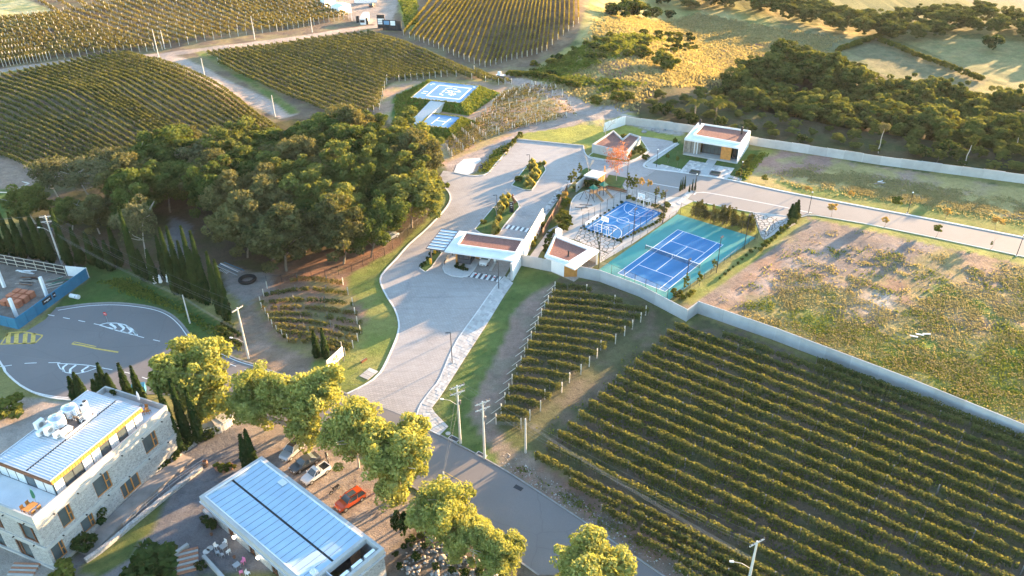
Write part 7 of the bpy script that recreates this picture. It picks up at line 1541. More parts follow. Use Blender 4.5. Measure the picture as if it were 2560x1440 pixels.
def goal(u, sgn, label, lab2):
    q = bw(u, BW_ / 2); t = empty('football_goal', q + (.05,), CA, label, 'goal')
    MB().tube((0, -1.5, 0), (0, -1.5, 2.0), .05).tube((0, 1.5, 0), (0, 1.5, 2.), .05).tube((0, -1.5, 2), (0, 1.5, 2), .05).make('goal_frame', M['white'], t); MB().tube((-sgn * .9, -1.5, 0), (-sgn * .9, -1.5, 1.9), .04).tube((-sgn * .9, 1.5, 0), (-sgn * .9, 1.5, 1.9), .04).tube((-sgn * .9, -1.5, 1.9), (0, -1.5, 2.), .04).tube((-sgn * .9, 1.5, 1.9), (0, 1.5, 2.), .04).tube((-sgn * .9, -1.5, 1.9), (-sgn * .9, 1.5, 1.9), .04).make('back_frame', M['white'], t)
    t = empty('basketball_hoop', bw(u - sgn * .5, BW_ / 2) + (.05,), CA, lab2, 'basketball hoop'); MB().tube((0, 0, 0), (0, 0, 2.6), .09).tube((0, 0, 2.6), (sgn * 1.1, 0, 3.2), .08).make('post', M['white'], t)
    b = MB(); x = sgn * 1.15
    for y, z, ly, lz in ((0, 2.72, 1.8, .1), (0, 3.72, 1.8, .1)): b.box(x, y, z, z + lz, .06, ly)
    for y in (-.87, .87): b.box(x, y, 2.82, 3.72, .06, .1)
    b.make('board_frame', M['white'], t); MB().box(x, 0, 2.83, 3.71, .03, 1.62).make('backboard', M['glassb'], t); MB().box(x + sgn * .04, 0, 2.9, 3.4, .02, .6).make('target_square', M['white'], t)
    b = MB(); b.path([(x + sgn * (.35 + .23 * math.cos(a)), .23 * math.sin(a), 3.0) for a in np.linspace(0, 2 * PI, 13)], .03, 4); b.make('rim', M['orange'], t)
goal(g - .1, 1, 'white football goal at the near end of the basketball court', 'white framed basketball hoop at the near end'); goal(BL_ - g + .1, -1, 'white football goal at the far end of the basketball court', 'white framed basketball hoop at the far end')
bw_ = [(1463, 566), (1495, 545)]; P = poly_px(bw_); t = empty('kick_board', P[0] + (0,), 0, 'low white board at the left corner of the basketball court', 'board'); b = MB(); band(b, resample(P, 1.), -.08, .08, 0, 1.); b.make('board_face', M['white'], t, world=True)
def mesh_fence(px, h, label, net=MESHF, step=2.6, m='black', rail=True, closed=False, brace=True):
    P = poly_px(px); R = np.vstack([resample([a, c], np.hypot(c[0] - a[0], c[1] - a[1]) / max(1, round(np.hypot(c[0] - a[0], c[1] - a[1]) / step)) * .999)[:-1] for a, c in zip(P[:-1], P[1:])] + [np.array([P[-1]])])
    t = empty('mesh_fence', P[0] + (0,), 0, label, 'fence'); o = np.array(P[0]); pm = MB().tube((0, 0, -.1), (0, 0, h), .04, .04, 6).mesh('post', M[m]); Z = gzv(R[:, 0], R[:, 1])
    for q, z in zip(R, Z): inst('post', pm, t, (q[0] - o[0], q[1] - o[1], z))
    b = MB(); [b.quad((a[0], a[1], za + .05), (c[0], c[1], zc + .05), (c[0], c[1], zc + h), (a[0], a[1], za + h)) for a, c, za, zc in zip(R[:-1], R[1:], Z[:-1], Z[1:])]; b.make('netting', net, t, world=True)
    if rail: b = MB(); b.path([(q[0], q[1], z + h - .03) for q, z in zip(R, Z)], .03, 4); b.make('top_rail', M[m], t, world=True)
    return t
mesh_fence([(1497, 674), (1560, 701), (1668, 748)], 2.4, 'pale mesh fence along the near end of the tennis court', MESHL); mesh_fence([(1688, 745), (1760, 697), (1886, 600)], 1.3, 'low dark mesh fence along the right side of the tennis court'); mesh_fence([(1700, 538), (1893, 596)], 3., 'tall mesh fence between the tennis court and the thuja row', MESHF, 3.4)
mesh_fence([(1512, 655), (1600, 596), (1690, 535)], .9, 'low rail fence between the path and the tennis court', MESHF, 3.)
mesh_fence([(1456, 566), (1500, 540), (1566, 497)], 3.2, 'tall mesh fence between the playground and the basketball court'); mesh_fence([(1556, 603), (1600, 574), (1660, 534)], 3.2, 'tall mesh fence along the right side of the basketball court'); mesh_fence([(1456, 570), (1505, 586), (1556, 603)], 2.6, 'mesh fence at the near end of the basketball court'); mesh_fence([(1568, 497), (1612, 512), (1660, 531)], 3.2, 'tall mesh fence behind the far hoop')
mesh_fence([(668, 712), (780, 700), (880, 680), (962, 640), (1020, 590), (1075, 540), (1100, 505)], 2., 'dark post and mesh fence along the edge of the grove', MESHF, 3.2)
mesh_fence([(1888, 600), (1910, 605), (1930, 575)], 2.6, 'mesh fence at the right corner of the tennis court', MESHF)
for b_, t_, l in (((1497, 670), (1500, 590), 'tall court floodlight at the barbecue hut corner'), ((1582, 602), (1590, 523), 'tall twin court floodlight between the two courts'), ((1657, 557), (1663, 478), 'tall court floodlight at the far corner between the courts'), ((1860, 623), (1872, 537), 'tall court floodlight at the right back corner of the tennis court'), ((1790.7, 681.7), (1802, 593), 'tall court floodlight at the middle of the right tennis fence'), ((1717, 698), (1720, 658), 'tall court floodlight at the front right tennis fence'), ((1638, 512), (1642, 468), 'court floodlight behind the far basketball hoop')):
    x, y, z = gpt(*b_); h = max(4.5, height_of(b_, t_)); t = empty('floodlight_post', (x, y, z), CA, l, 'floodlight'); MB().tube((0, 0, 0), (0, 0, h), .09, .07, 8).make('post', M['black'], t)
    for s in (-.25, .25): MB().box(s, -.15, h - .05, h + .25, .35, .25).make('lamp_head', M['darkgrey'], t)
# playground
def play_tower(p, az, label, slide):
    x, y, z = gpt(*p); t = empty('play_tower', (x, y, .04), az, label, 'playground tower')
    for sx in (-.6, .6):
        for sy in (-.6, .6): MB().box(sx, sy, 0, 2.6, .13, .13).make('post', M['darkgrey'], t)
    MB().box(0, 0, 1.25, 1.35, 1.3, 1.3).make('platform', M['tan'], t); MB().add([(-.85, -.85, 2.5), (.85, -.85, 2.5), (.85, .85, 2.5), (-.85, .85, 2.5), (0, 0, 3.4)], [(0, 1, 4), (1, 2, 4), (2, 3, 4), (3, 0, 4), (3, 2, 1, 0)]).make('roof', M['green'], t)
    s = MB(); s.add([(.6, -.3, 1.3), (.6, .3, 1.3), (3.2, .3, .15), (3.2, -.3, .15), (.6, -.3, 1.5), (3.2, -.3, .35), (.6, .3, 1.5), (3.2, .3, .35)], [(0, 1, 2, 3), (0, 3, 5, 4), (1, 6, 7, 2)]); s.make('slide', M['tan'], t); MB().box(-.6, 0, 1.35, 1.9, .05, 1.2).make('guard_panel', M['tan'], t)
play_tower((1483, 494), -.9, 'green roofed play tower with orange slide, nearer the swing', 1); play_tower((1508, 486), -.9, 'green roofed play tower with orange slide, nearer the grey shed', 1)
A, Bq = np.array(U2((1486, 492))), np.array(U2((1504, 485))); t = empty('play_bridge', tuple(A) + (.04,), 0, 'orange timber bridge between the two play towers', 'playground bridge'); d = Bq - A; az = math.atan2(d[1], d[0]); L = np.linalg.norm(d)
for k in range(7): q = d * (k + .5) / 7; MB().box(q[0], q[1], 1.25, 1.33, L / 7 - .05, .9, az).make('board', M['tan'], t)
for s in (-.5, .5): q = d / 2 + np.array([-d[1], d[0]]) / L * s; MB().box(q[0], q[1], 1.9, 2., L, .08, az).make('handrail', M['tan'], t)
x, y, z = gpt(1468, 503); t = empty('swing', (x, y, .04), 2.1, 'dark A frame swing on the sand beside the play tower', 'swing'); MB().tube((-1.5, -1.1, 0), (-1.2, 0, 2.3), .06).tube((-1.5, 1.1, 0), (-1.2, 0, 2.3), .06).tube((1.5, -1.1, 0), (1.2, 0, 2.3), .06).tube((1.5, 1.1, 0), (1.2, 0, 2.3), .06).make('frame', M['black'], t); MB().tube((-1.3, 0, 2.3), (1.3, 0, 2.3), .07).make('beam', M['tan'], t)
for s in (-.5, .5): MB().tube((s - .2, 0, 2.3), (s - .2, 0, .5), .012).tube((s + .2, 0, 2.3), (s + .2, 0, .5), .012).make('chain', M['steel'], t); MB().box(s, 0, .46, .5, .5, .2).make('seat', M['black'], t)
for p, l in (((1465, 518), 'dark seesaw on the sand, nearer the swing'), ((1454, 525), 'dark seesaw on the sand, lower of two')): x, y, z = gpt(*p); t = empty('seesaw', (x, y, .04), -.12, l, 'seesaw'); MB().box(0, 0, .5, .6, 3., .22).make('beam', M['black'], t); MB().tube((0, -.3, 0), (0, 0, .5), .06).tube((0, .3, 0), (0, 0, .5), .06).make('pivot', M['black'], t); MB().tube((-1.2, -.2, .75), (-1.2, .2, .75), .03).tube((1.2, -.2, .75), (1.2, .2, .75), .03).make('handle', M['black'], t)
P = poly_px([(1512, 472), (1540, 478), (1566, 484)]); t = empty('timber_bench', P[0] + (0,), 0, 'long brown timber bench edging behind the playground', 'bench'); b = MB(); band(b, resample(P, 1.), -.25, .25, .3, .42); b.make('seat', M['woodd'], t, world=True); b = MB(); band(b, resample(P, 1.), .25, .31, .5, .8); b.make('backrest', M['woodd'], t, world=True); b = MB(); band(b, resample(P, 1.), -.1, .1, 0, .3); b.make('base', M['concrete'], t, world=True)
# ---------------------------------------------------------------- helicopter pads
def helipad(corners, z, base, label, marks):
    P = [np.array(Uz(*c, z)) for c in corners]; o = np.mean(P, 0); t = empty('helicopter_pad', (o[0], o[1], 0), 0, label, 'helicopter pad'); Q = [p - o for p in P]; Bp = [np.array(U2(c)) - o for c in base]; n = 4
    b = MB(); b.prism(Q, z - .5, z); b.make('slab', M['padblue'], t)
    V = []; F = []; kx = 14; ky = 5; r = np.random.default_rng(3)
    for s in range(4):
        for i in range(kx + 1):
            for j in range(ky + 1):
                a = Q[s] + (Q[(s + 1) % 4] - Q[s]) * i / kx; c = Bp[s] + (Bp[(s + 1) % 4] - Bp[s]) * i / kx; f = j / ky; q = a * (1 - f) + c * f; zb = gz(*(c + o)); zz = (z - .04) * (1 - f) + (zb - .1) * f
                V.append((q[0], q[1], zz + (0 if j in (0, ky) else r.normal(0, .10)))); 
        bs = s * (kx + 1) * (ky + 1); F += [(bs + i * (ky + 1) + j, bs + (i + 1) * (ky + 1) + j, bs + (i + 1) * (ky + 1) + j + 1, bs + i * (ky + 1) + j + 1) for i in range(kx) for j in range(ky)]
    inst('grass_bank', mesh_np('grass_bank', np.array(V), np.array(F), M['emb'], None, smooth=True), t)
    N_ = 5200; s = r.integers(0, 4, N_); u = r.random(N_); f = r.random(N_); Qa, Ba = np.array(Q), np.array(Bp); a = Qa[s] + (Qa[(s + 1) % 4] - Qa[s]) * u[:, None]; c = Ba[s] + (Ba[(s + 1) % 4] - Ba[s]) * u[:, None]; q = a * (1 - f[:, None]) + c * f[:, None]; zb = gzv(c[:, 0] + o[0], c[:, 1] + o[1]); zz = (z) * (1 - f) + zb * f; an = r.uniform(0, 2 * PI, N_); H = .32 * r.uniform(.5, 1.4, N_); S = np.c_[np.cos(an), np.sin(an), np.zeros(N_)] * H[:, None] * .7; B_ = np.c_[q, zz - .05]; T = B_ + np.c_[r.normal(0, .35, (N_, 2)) * H[:, None], H]
    tag(inst('grass', mesh_np('grass', np.stack([B_ - S, B_ + S, T + S * .5, T - S * .6], 1).reshape(-1, 3), np.arange(4 * N_).reshape(N_, 4), M['gblade'], np.repeat(np.clip(.6 + r.normal(0, .25, N_), 0, 1), 4)), t), kind='stuff')
    def uv(a, c): return Q[3] + (Q[0] - Q[3]) * c + (Q[1] - Q[0]) * a * 0 + ((Q[2] - Q[3]) * (1 - c) + (Q[1] - Q[0]) * c) * a
    b = MB()
    for L, w_ in marks: band(b, resample([uv(*p) for p in L], .5), -w_ / 2, w_ / 2, z + .006, z + .012)
    b.make('pad_markings', M['courtline'], t); b = MB()
    for s in range(4): band(b, resample([Q[s], Q[(s + 1) % 4]], 2.), -.12, .12, z, z + .06)
    b.make('edge_trim', M['concrete'], t); return t
sq = [((.24, .18), (.90, .18)), ((.90, .18), (.90, .82)), ((.90, .82), (.24, .82)), ((.24, .82), (.24, .18))]
big = [(l, .5) for l in sq]
big += [(l, .55) for l in (((.45, .33), (.45, .40)), ((.45, .45), (.45, .58)), ((.45, .62), (.45, .70)), ((.45, .70), (.55, .74)), ((.45, .33), (.53, .30)), ((.58, .70), (.66, .70)), ((.70, .66), (.78, .56)), ((.66, .56), (.76, .56)))]
big += [(l, .45) for l in (((.50, .56), (.60, .58)), ((.55, .57), (.57, .45)), ((.51, .45), (.64, .47)), ((.62, .58), (.63, .47)), ((.68, .48), (.74, .40)), ((.64, .44), (.72, .36)), ((.60, .40), (.69, .33)))]
big += [(l, .45) for l in (((.08, .40), (.18, .40)), ((.08, .30), (.18, .30)), ((.08, .86), (.14, .86)), ((.06, .80), (.10, .80)), ((.92, .88), (.96, .88)), ((.90, .93), (.95, .93)))]
helipad([(1078, 203), (1197.5, 215), (1153, 257.5), (1027.5, 244)], 2.2, [(1068, 200), (1252, 234), (1172, 290), (1000, 262)], 'large blue helicopter pad with white square and broken emblem on a grass bank', big)
helipad([(1078, 285), (1152.5, 293), (1123, 321), (1049, 312)], 1.2, [(1066, 280), (1198, 308), (1140, 352), (1040, 345)], 'small blue helicopter pad with white letter H on a grass bank', [(((.32, .20), (.36, .80)), .35), (((.68, .22), (.74, .80)), .35), (((.34, .50), (.71, .50)), .35)])
hp = [Uz(1079, 250, 1.9), Uz(1114, 255, 1.9), Uz(1062, 300, 1.2), Uz(1035, 345, .3), Uz(1020, 338, .3), Uz(1005, 322, .3), Uz(1040, 290, 1.0)]; hz = [2.12, 2.12, 1.2, .35, .3, .3, 1.1]
b = MB(); b.add([tuple(p) + (z,) for p, z in zip(hp, hz)] + [tuple(p) + (-.4,) for p in hp], [tuple(range(7))] + [(k, (k + 1) % 7, 7 + (k + 1) % 7, 7 + k) for k in range(7)]); me = b.mesh('helipad_path', M['slabg']); bm = bmesh.new(); bm.from_mesh(me); bmesh.ops.triangulate(bm, faces=bm.faces); bm.to_mesh(me); bm.free(); inst('helipad_path', me)['kind'] = 'structure'
# pale concrete patch and dark signs along the track
sheet('concrete_patch', poly_px([(1135, 430), (1142, 412), (1160, 398), (1200, 395), (1203, 402), (1190, 412), (1182, 432), (1170, 438)]), .05, M['slab'])
at(lambda t: (MB().box(0, 0, .5, 1.3, .8, .08).make('panel', M['black'], t), MB().tube((-.3, 0, 0), (-.3, 0, .5), .04).tube((.3, 0, 0), (.3, 0, .5), .04).make('leg', M['black'], t), MB().box(0, -.05, .8, .9, .3, .02).make('lettering', M['white'], t)), 'small_sign', (1203, 425), .2, 'small black sign on the grass at the drive corner below the pale concrete patch', 'sign')
# ---------------------------------------------------------------- signboard, slab, lawn things
A, Bq = np.array(U2((822, 940))), np.array(U2((861, 903))); d = Bq - A; L = np.linalg.norm(d); az = math.atan2(d[1], d[0])
t = empty('signboard', tuple(A) + (0,), az, 'large faded white signboard on wooden posts beside the lawn', 'sign')
for k in range(4): MB().box(L * k / 3, .1, 0, 3.1, .14, .14).make('post', M['plank'], t); MB().tube((L * k / 3, .15, 1.6), (L * k / 3, 1.2, 0), .05).make('strut', M['plank'], t)
for k in range(3): MB().box(L * (k + .5) / 3, -.02, 1.2, 3.2, L / 3 - .03, .06).make('panel', M['white'], t)
b = MB(); r = np.random.default_rng(4)
for k in range(26): b.box(r.uniform(.3, L - .3), -.056, 0, 0, .01, .01); x0 = r.uniform(.2, L - .9); z0 = r.uniform(1.3, 2.5); b.add([(x0, -.056, z0), (x0 + r.uniform(.3, .9), -.056, z0 + r.uniform(.0, .3)), (x0 + r.uniform(.3, .9), -.056, z0 + .3), (x0 + .1, -.056, z0 + .2)], [(0, 1, 2, 3)])
b.make('faded_print', M['terracotta'], t)
A = U2((922, 935)); t = empty('stone_slab', A + (0,), 1.0, 'pale rectangular cover of three slabs set in the lawn', 'slab')
for k in range(3): MB().box(-.9 + k * .9, 0, -.05, .1, .84, 1.9).make('slab_piece', M['slab'], t)
A = U2((910, 903)); t = empty('low_marker', A + (0,), .9, 'low dark marker block lying in the lawn', 'marker'); MB().box(0, 0, 0, .3, 1.3, .3).make('block', M['woodd'], t); MB().box(0, .16, .22, .3, 1.2, .12).make('cap', M['slab'], t)
for p, l in (((1135, 1097), 'steel drain grate in the verge beside the left tall pole'), ((1203, 1138), 'steel drain grate in the verge beside the right tall pole')):
    A = U2(p); t = empty('drain_grate', A + (0,), -.62, l, 'drain'); MB().box(0, 0, 0, .06, 1.7, .9).make('frame', M['concrete'], t); MB().box(0, 0, .05, .075, 1.45, .65).make('grate', M['black'], t)
A = U2((1296, 1220)); t = empty('drain_grate', A + (0,), -.62, 'open black drain at the edge of the road', 'drain'); MB().box(0, 0, .02, .06, 1.3, .7).make('grate', M['black'], t)
A = U2((1120, 1084)); t = empty('manhole_cover', A + (0,), 0, 'round pale manhole cover in the verge', 'manhole'); MB().lathe([(.4, 0), (.4, .06)], n=14).make('lid', M['slab'], t)
# no-entry sign, bin, pipe, statues, tyre
at(lambda t: (MB().tube((0, 0, 0), (0, 0, 2.2), .04).make('post', M['steel'], t), setattr(MB().lathe([(.38, -.02), (.38, .02)], n=16).make('disc', M['red'], t), 'matrix_local', Matrix.Translation((0, -.06, 1.95)) @ Matrix.Rotation(PI / 2, 4, 'X')), MB().box(0, -.09, 1.9, 2.0, .5, .02).make('bar', M['white'], t)), 'road_sign', (270, 806), -.3, 'round red road sign on the painted island', 'road sign')
at(lambda t: (MB().box(0, 0, .15, 1.4, 2.0, 1.3).make('body', M['bluesteel'], t), MB().box(0, 0, 1.4, 1.52, 2.1, 1.4).make('lid', M['bluesteel'], t), [MB().box(sx, sy, 0, .15, .2, .12).make('wheel', M['black'], t) for sx in (-.8, .8) for sy in (-.5, .5)]), 'waste_container', (350, 982), .3, 'bright blue waste container behind the stone building', 'waste container')
x, y, z = gpt(186, 745); t = empty('concrete_pipe', (x, y, z), -.35, 'white concrete pipe lying on the grass beside the blue fence', 'pipe'); b = MB(); [b.tube((-.8, 0, .42), (.55, 0, .42), .42, .42, 14)]; b.make('pipe_body', M['white'], t); MB().tube((.75, 0, .45), (1.2, 0, .45), .45, .45, 14).make('collar', M['roofwhite'], t); MB().tube((.52, 0, .42), (.76, 0, .42), .36, .36, 12).make('joint', M['black'], t)
def mk_statue(t):
    MB().box(0, 0, 0, .35, .55, .55).make('plinth', M['white'], t); MB().lathe([(.25, .35), (.32, .6), (.24, 1.0), (.30, 1.25), (.12, 1.42), (.15, 1.55), (.13, 1.72), (.02, 1.8)], n=9).make('figure', M['white'], t)
for p in ((362, 690), (377, 682), (387, 708), (402, 706), (421, 704), (438, 710), (456, 718), (474, 724), (452, 700), (390, 690), (365, 676), (410, 692)): at(mk_statue, 'garden_statue', p, R5.uniform(0, 6), 'white garden statue standing among the cypress trunks', 'statue', 'white statues among the cypresses')
x, y, z = gpt(619, 702); t = empty('tyre_ring', (x, y, z), 0, 'huge black tyre ring lying on the gravel beside the grove', 'tyre'); b = MB(); n = 24; m = 8; vs = [((1.45 + .36 * math.cos(2 * PI * j / m)) * math.cos(2 * PI * i / n), (1.45 + .36 * math.cos(2 * PI * j / m)) * math.sin(2 * PI * i / n), .36 + .36 * math.sin(2 * PI * j / m)) for i in range(n) for j in range(m)]; b.add(vs, [(i * m + j, (i + 1) % n * m + j, (i + 1) % n * m + (j + 1) % m, i * m + (j + 1) % m) for i in range(n) for j in range(m)]); b.make('tread', M['tyre'], t)
x, y, z = gpt(575, 672); t = empty('pipe_stack', (x, y, z), -.62, 'stack of pale poles and a ladder lying beside the tyre ring', 'stack of poles'); r = np.random.default_rng(8)
for k in range(7): yy = -.9 + k * .3; MB().tube((-3 + r.uniform(-.4, .4), yy, .15 + .1 * (k % 2)), (3 + r.uniform(-.5, .5), yy + r.uniform(-.2, .2), .15 + .1 * (k % 2)), .09).make('pole', M[('steel', 'plank', 'bluesteel', 'white')[k % 4]], t)
for k in range(6): MB().box(-1.2 + k * .45, -1.5, .1, .15, .05, .6).make('rung', M['white'], t)
# ---------------------------------------------------------------- building site behind the blue fence
FZ = 2.3
panel_wall([(-70, 800), (0, 812), (47, 823)], FZ, 'short left face of the blue sheet fence round the building site', 'bluesteel', 2.2, posts=False)
panel_wall([(47, 823), (222, 695)], FZ, 'long blue sheet fence of the building site facing the road', 'bluesteel', 2.2, posts=False)
panel_wall([(222, 694), (170, 689)], FZ, 'pale blue white back panels of the building site fence', 'roofwhite', 2.2)
P = [np.array(U2(p)) for p in ((168, 689), (20, 662), (-60, 648))]; t = empty('timber_hoarding', tuple(P[0]) + (0,), 0, 'black sheet hoarding on pale timber frame at the back of the building site', 'fence'); o = P[0]
for a, c in zip(P[:-1], P[1:]):
    L = np.linalg.norm(c - a); e = (c - a) / L; az = math.atan2(e[1], e[0]); n = max(2, int(L / 2.2)); nn = np.array([e[1], -e[0]]); nn = nn if nn[1] < 0 else -nn
    for k in range(n):
        q = a + e * L * (k + .5) / n - o; MB().box(q[0], q[1], 0, 2.3, L / n - .04, .05, az).make('sheet', M['black'], t); q = a + e * L * k / n + nn * .12 - o; MB().box(q[0], q[1], 0, 2.3, .1, .1, az).make('stud', M['post'], t)
    for zz in (.5, 1.4, 2.25): q = (a + c) / 2 + nn * .12 - o; MB().box(q[0], q[1], zz, zz + .1, L, .08, az).make('rail', M['post'], t)
A, Bq = np.array(U2((47, 823))), np.array(U2((222, 695))); d = (Bq - A) / np.linalg.norm(Bq - A); az = math.atan2(d[1], d[0]); nn = np.array([d[1], -d[0]])
for s, lx, l in ((7.6, 2.3, 'black sign with white lettering on the blue fence'), (9.5, .7, 'small dark notice beside the black sign on the blue fence')):
    q = A + d * s + nn * .12; t = empty('fence_sign', (q[0], q[1], 1.1), az, l, 'sign'); MB().box(0, 0, 0, 1.0, lx, .05).make('panel', M['black'], t); MB().box(0, -.035, .45, .58, lx * .65, .02).box(.1, -.035, .28, .36, lx * .15, .02).make('lettering', M['white'], t)
for b_, t_, l in (((42, 792), (18, 746), 'white concrete column nearest the blue fence corner'), ((118, 742), (100, 693), 'white concrete column right of the brick stacks'), ((11, 718), (-6, 668), 'white concrete column at the left edge of the building site')):
    x, y, z = gpt(*b_); h = height_of(b_, t_); t = empty('concrete_column', (x, y, z), az, l, 'column'); MB().box(0, 0, -.1, h, .5, .5).make('shaft', M['white'], t)
    for sx in (-.15, .15): MB().tube((sx, .15, h), (sx, .15, h + .35), .02).make('rebar', M['darkgrey'], t)
bl_ = np.array(U2((47, 752))); e1 = d; e2 = np.array([-d[1], d[0]])
for i in range(3):
    for j in range(3):
        q = bl_ + e1 * (i - 1) * 1.62 + e2 * (j - 1) * 1.5; t = empty('brick_stack', (q[0], q[1], 0), az + R5.uniform(-.06, .06), 'stack of orange hollow bricks in the building site', 'brick stack', 'orange brick stacks in the building site'); nl = 5 if (i, j) != (0, 2) else 4
        for k in range(nl):
            for c in range(2): MB().box(-.31 + c * .62, 0, k * .25 + .02, k * .25 + .26, .60, 1.22).make('brick', M['orange'], t)
r = np.random.default_rng(12)
def plank_pile(p, az, n, sx, sy, label, ms):
    x, y, z = gpt(*p); t = empty('timber_pile', (x, y, z), az, label, 'timber pile')
    for k in range(n): MB().box(r.uniform(-sx, sx), r.uniform(-sy, sy), .05 + .05 * (k // 4), .12 + .05 * (k // 4), r.uniform(2.2, 4.), .16, r.normal(0, .12)).make('board', M[ms[k % len(ms)]], t)
plank_pile((70, 705), -.15, 18, .8, 1.6, 'dark stacked boards in the middle of the building site', ('plank', 'woodd', 'black', 'plank')); plank_pile((140, 708), .55, 20, .9, 1.8, 'fanned pile of loose boards along the blue fence', ('plank', 'post', 'plank', 'green')); plank_pile((75, 680), -.1, 7, 1.5, .6, 'white boards lying behind the dark stacked boards', ('white', 'roofwhite'))
P = poly_px([(-10, 460), (28, 442), (72, 458), (20, 482), (-40, 480)]); t = empty('foundation', P[0] + (0,), 0, 'low pale concrete foundation frame at the left edge below the mound vineyard', 'foundation')
for a, c in ((0, 1), (1, 2), (2, 3), (3, 4)): b = MB(); band(b, resample([P[a], P[c]], 1.), -.2, .2, 0, .5); b.make('beam', M['post'], t, world=True)
b = MB(); band(b, resample([((P[0][0] + P[4][0]) / 2, (P[0][1] + P[4][1]) / 2), ((P[1][0] + P[2][0]) / 2, (P[1][1] + P[2][1]) / 2)], 1.), -.15, .15, 0, .5); b.make('beam', M['post'], t, world=True)
# ---------------------------------------------------------------- far white sheds, cabin, site gate
def shed(px, h, label, roofm='roofwhite', wallm='white', ridge=.5, win=True):
    P = [np.array(U2(p)) for p in px]; P.append(P[0] + P[2] - P[1]); o = np.mean(P, 0); z = gz(*o); t = empty('white_shed', (o[0], o[1], z), 0, label, 'shed'); Q = [p - o for p in P]
    b = MB(); b.prism(Q, -.3, h); b.make('wall', M[wallm], t); a = (Q[0] + Q[3]) / 2; c = (Q[1] + Q[2]) / 2; k = [q * 1.05 for q in Q]; b = MB(); b.add([tuple(q) + (h,) for q in k] + [tuple(a * 1.05) + (h + ridge,), tuple(c * 1.05) + (h + ridge,)], [(0, 1, 5, 4), (4, 5, 2, 3), (0, 4, 3), (1, 2, 5), (0, 3, 2, 1)]); b.make('roof', M[roofm], t)
    if win:
        for f in (.25, .6): q = Q[0] + (Q[1] - Q[0]) * f; e = Q[1] - Q[0]; e = e / np.linalg.norm(e); nn = np.array([e[1], -e[0]]); MB().box(q[0] + nn[0] * .04, q[1] + nn[1] * .04, h * .35, h * .75, 1., .06, math.atan2(e[1], e[0])).make('window', M['black'], t)
    return t
shed([(829, 34), (849, 39), (879, 31)], 3.2, 'white shed with open dark side at the far yard, nearest the trellised vines'); shed([(803, 18), (813, 20), (840, 7)], 3., 'long white shed at the left of the far yard'); shed([(886, 8), (912, 8), (943, 5)], 4.5, 'large white building cut by the top edge at the far yard'); shed([(901, 62), (915, 62), (924, 49)], 2.6, 'small white guard cabin beside the dirt road', ridge=.2)
for p, l, w_, h in (((895, 58), 'dark upright panel left of the small white cabin', .4, 2.6), ((918, 61), 'dark upright panel right of the small white cabin', .3, 2.6)): x, y, z = gpt(*p); t = empty('dark_panel', (x, y, z), .3, l, 'panel'); MB().box(0, 0, 0, h, 2. * w_ + .4, .2).make('sheet', M['black'], t); MB().box(0, .15, 0, .3, .3, .3).make('foot', M['darkgrey'], t)
x, y, z = gpt(954, 70); t = empty('gate_board', (x, y, z), -.1, 'tall black gate board with white information panels at the dirt road', 'sign'); MB().box(0, 0, 0, 5., 3., .25).make('board', M['black'], t)
for k in range(3): MB().box(0, -.15, 1.4 + k * .75, 2.05 + k * .75, 2.5, .05).make('panel', M['white'], t)
x, y, z = gpt(980, 76); t = empty('site_gate', (x, y, z), -.22, 'black hoarding with blue and white posters at the end of the dirt road', 'hoarding')
for k in range(4): MB().box(-2.7 + k * 1.9, 0, 0, 4. if k < 3 else 3.8, 1.85, .25).make('sheet', M['black'], t)
MB().box(-1.9, -.16, 2.2, 3.6, 2.2, .05).make('poster', M['padblue'], t); MB().box(.6, -.16, 2.0, 3.7, 1.9, .05).make('poster', M['white'], t)
# loose stones, rubble
def rocks(name, P, n, lo, hi, label, seed, z0=0, m='rock'):
    r = np.random.default_rng(seed); A = spaced(P, .1, n * 3, seed)[:n]
    V = []; F = []
    base = np.array([(1, 0, 0), (-1, 0, 0), (0, 1, 0), (0, -1, 0), (0, 0, 1), (0, 0, -1)]); fc = [(0, 2, 4), (2, 1, 4), (1, 3, 4), (3, 0, 4), (2, 0, 5), (1, 2, 5), (3, 1, 5), (0, 3, 5)]
    for q in A:
        s = r.uniform(lo, hi) * (1 if r.random() < .9 else 2); k = len(V); v = base * s * r.uniform(.5, 1.3, (6, 3)) * np.array([1, 1, .6]); a = r.uniform(0, 6); c, sn = math.cos(a), math.sin(a)
        V += [(q[0] + x * c - y * sn, q[1] + x * sn + y * c, z0 + z + s * .2) for x, y, z in v]; F += [tuple(i + k for i in f) for f in fc]
    tag(inst(name, mesh_np(name, np.array(V), np.array(F), M[m])), label, 'rubble', kind='stuff')
rocks('rubble', poly_px([(1000, 1400), (1060, 1330), (1120, 1340), (1250, 1440), (1200, 1520), (1020, 1500)]), 420, .10, .35, 'grey rubble on the slope below the gravel parking', 3)
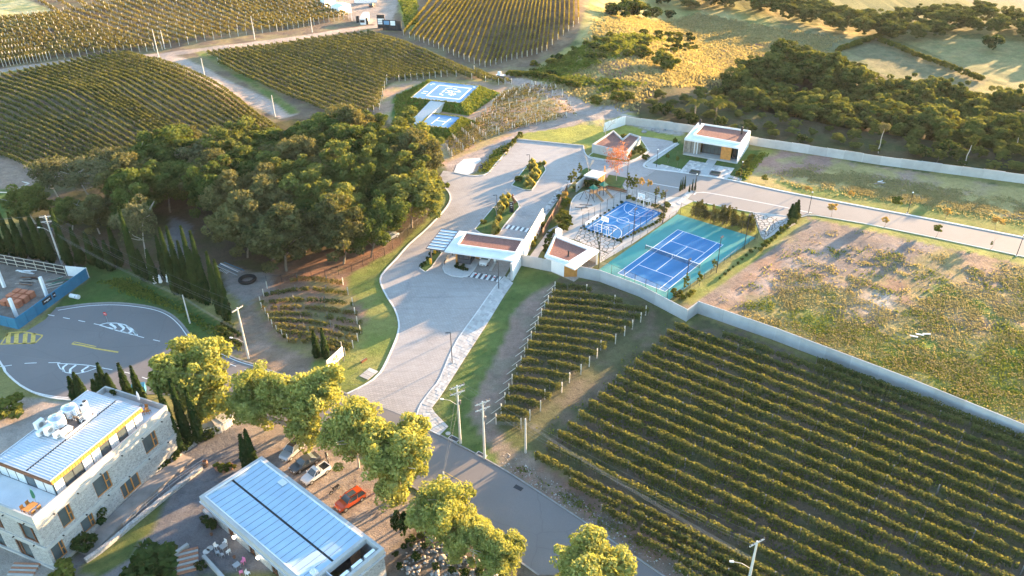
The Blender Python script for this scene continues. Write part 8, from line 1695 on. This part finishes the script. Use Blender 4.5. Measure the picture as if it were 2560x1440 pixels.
rocks('roadside_stones', poly_px([(1250, 1110), (1300, 1150), (1480, 1260), (1700, 1400), (1880, 1520), (1800, 1530), (1640, 1420), (1420, 1275), (1255, 1165)]), 900, .04, .14, 'scattered stones on the bare roadside strip', 4, m='slabg')
rocks('plot_stones', poly_px([(1850, 700), (2050, 580), (2250, 620), (2500, 700), (2500, 800), (2100, 800)]), 500, .04, .14, 'clods and stones scattered over the rough plot', 5)
for p, s, l in (((1610, 331), 1., 'flat grey boulder on the lawn, left one'), ((1632, 326), .9, 'round grey boulder on the lawn, middle one'), ((1660, 327), .8, 'grey boulder on the lawn, nearest the white house'), ((1645, 331), .7, 'small boulder on the lawn below the others')):
    x, y, z = gpt(*p); bm_ = MB(); bm_.ball((0, 0, .2), .8 * s, 7, .5); o = bm_.make('boulder', M['rock'], None); o.location = (x, y, z); tag(o, l, 'boulder')
x, y, z = gpt(2200, 459); t = empty('scrap_heap', (x, y, z), .2, 'small dark heap of scrap boards on the dry plot', 'debris heap')
for k in range(6): MB().box(r.uniform(-.8, .8), r.uniform(-.4, .4), .05 + k * .08, .12 + k * .08, r.uniform(1.2, 2.4), .25, r.normal(0, .5)).make('board', M[('black', 'white', 'plank')[k % 3]], t)
x, y, z = gpt(2300, 842); t = empty('white_boards', (x, y, z + .1), .1, 'two pale boards lying in the green grass of the rough plot', 'boards')
for k in range(3): MB().box(-1.2 + k * 1.3, r.uniform(-.5, .5), .1, .2, 1.3, .3, r.normal(0, .4)).make('board', M['roofwhite'], t)
# ---------------------------------------------------------------- haze
hm = bpy.data.materials.new('haze'); hm.use_nodes = True; hm.node_tree.nodes.clear()
ho_ = hm.node_tree.nodes.new('ShaderNodeOutputMaterial'); hv = hm.node_tree.nodes.new('ShaderNodeVolumePrincipled'); hv.inputs['Color'].default_value = (.94, .95, 1, 1); hv.inputs['Density'].default_value = .00003; hv.inputs['Anisotropy'].default_value = .15
hm.node_tree.links.new(hv.outputs[0], ho_.inputs['Volume'])
tag(MB().box(100, 600, -30, 95, 1640, 1400).make('haze', hm), 'thin warm evening haze over the valley', 'haze', kind='stuff')
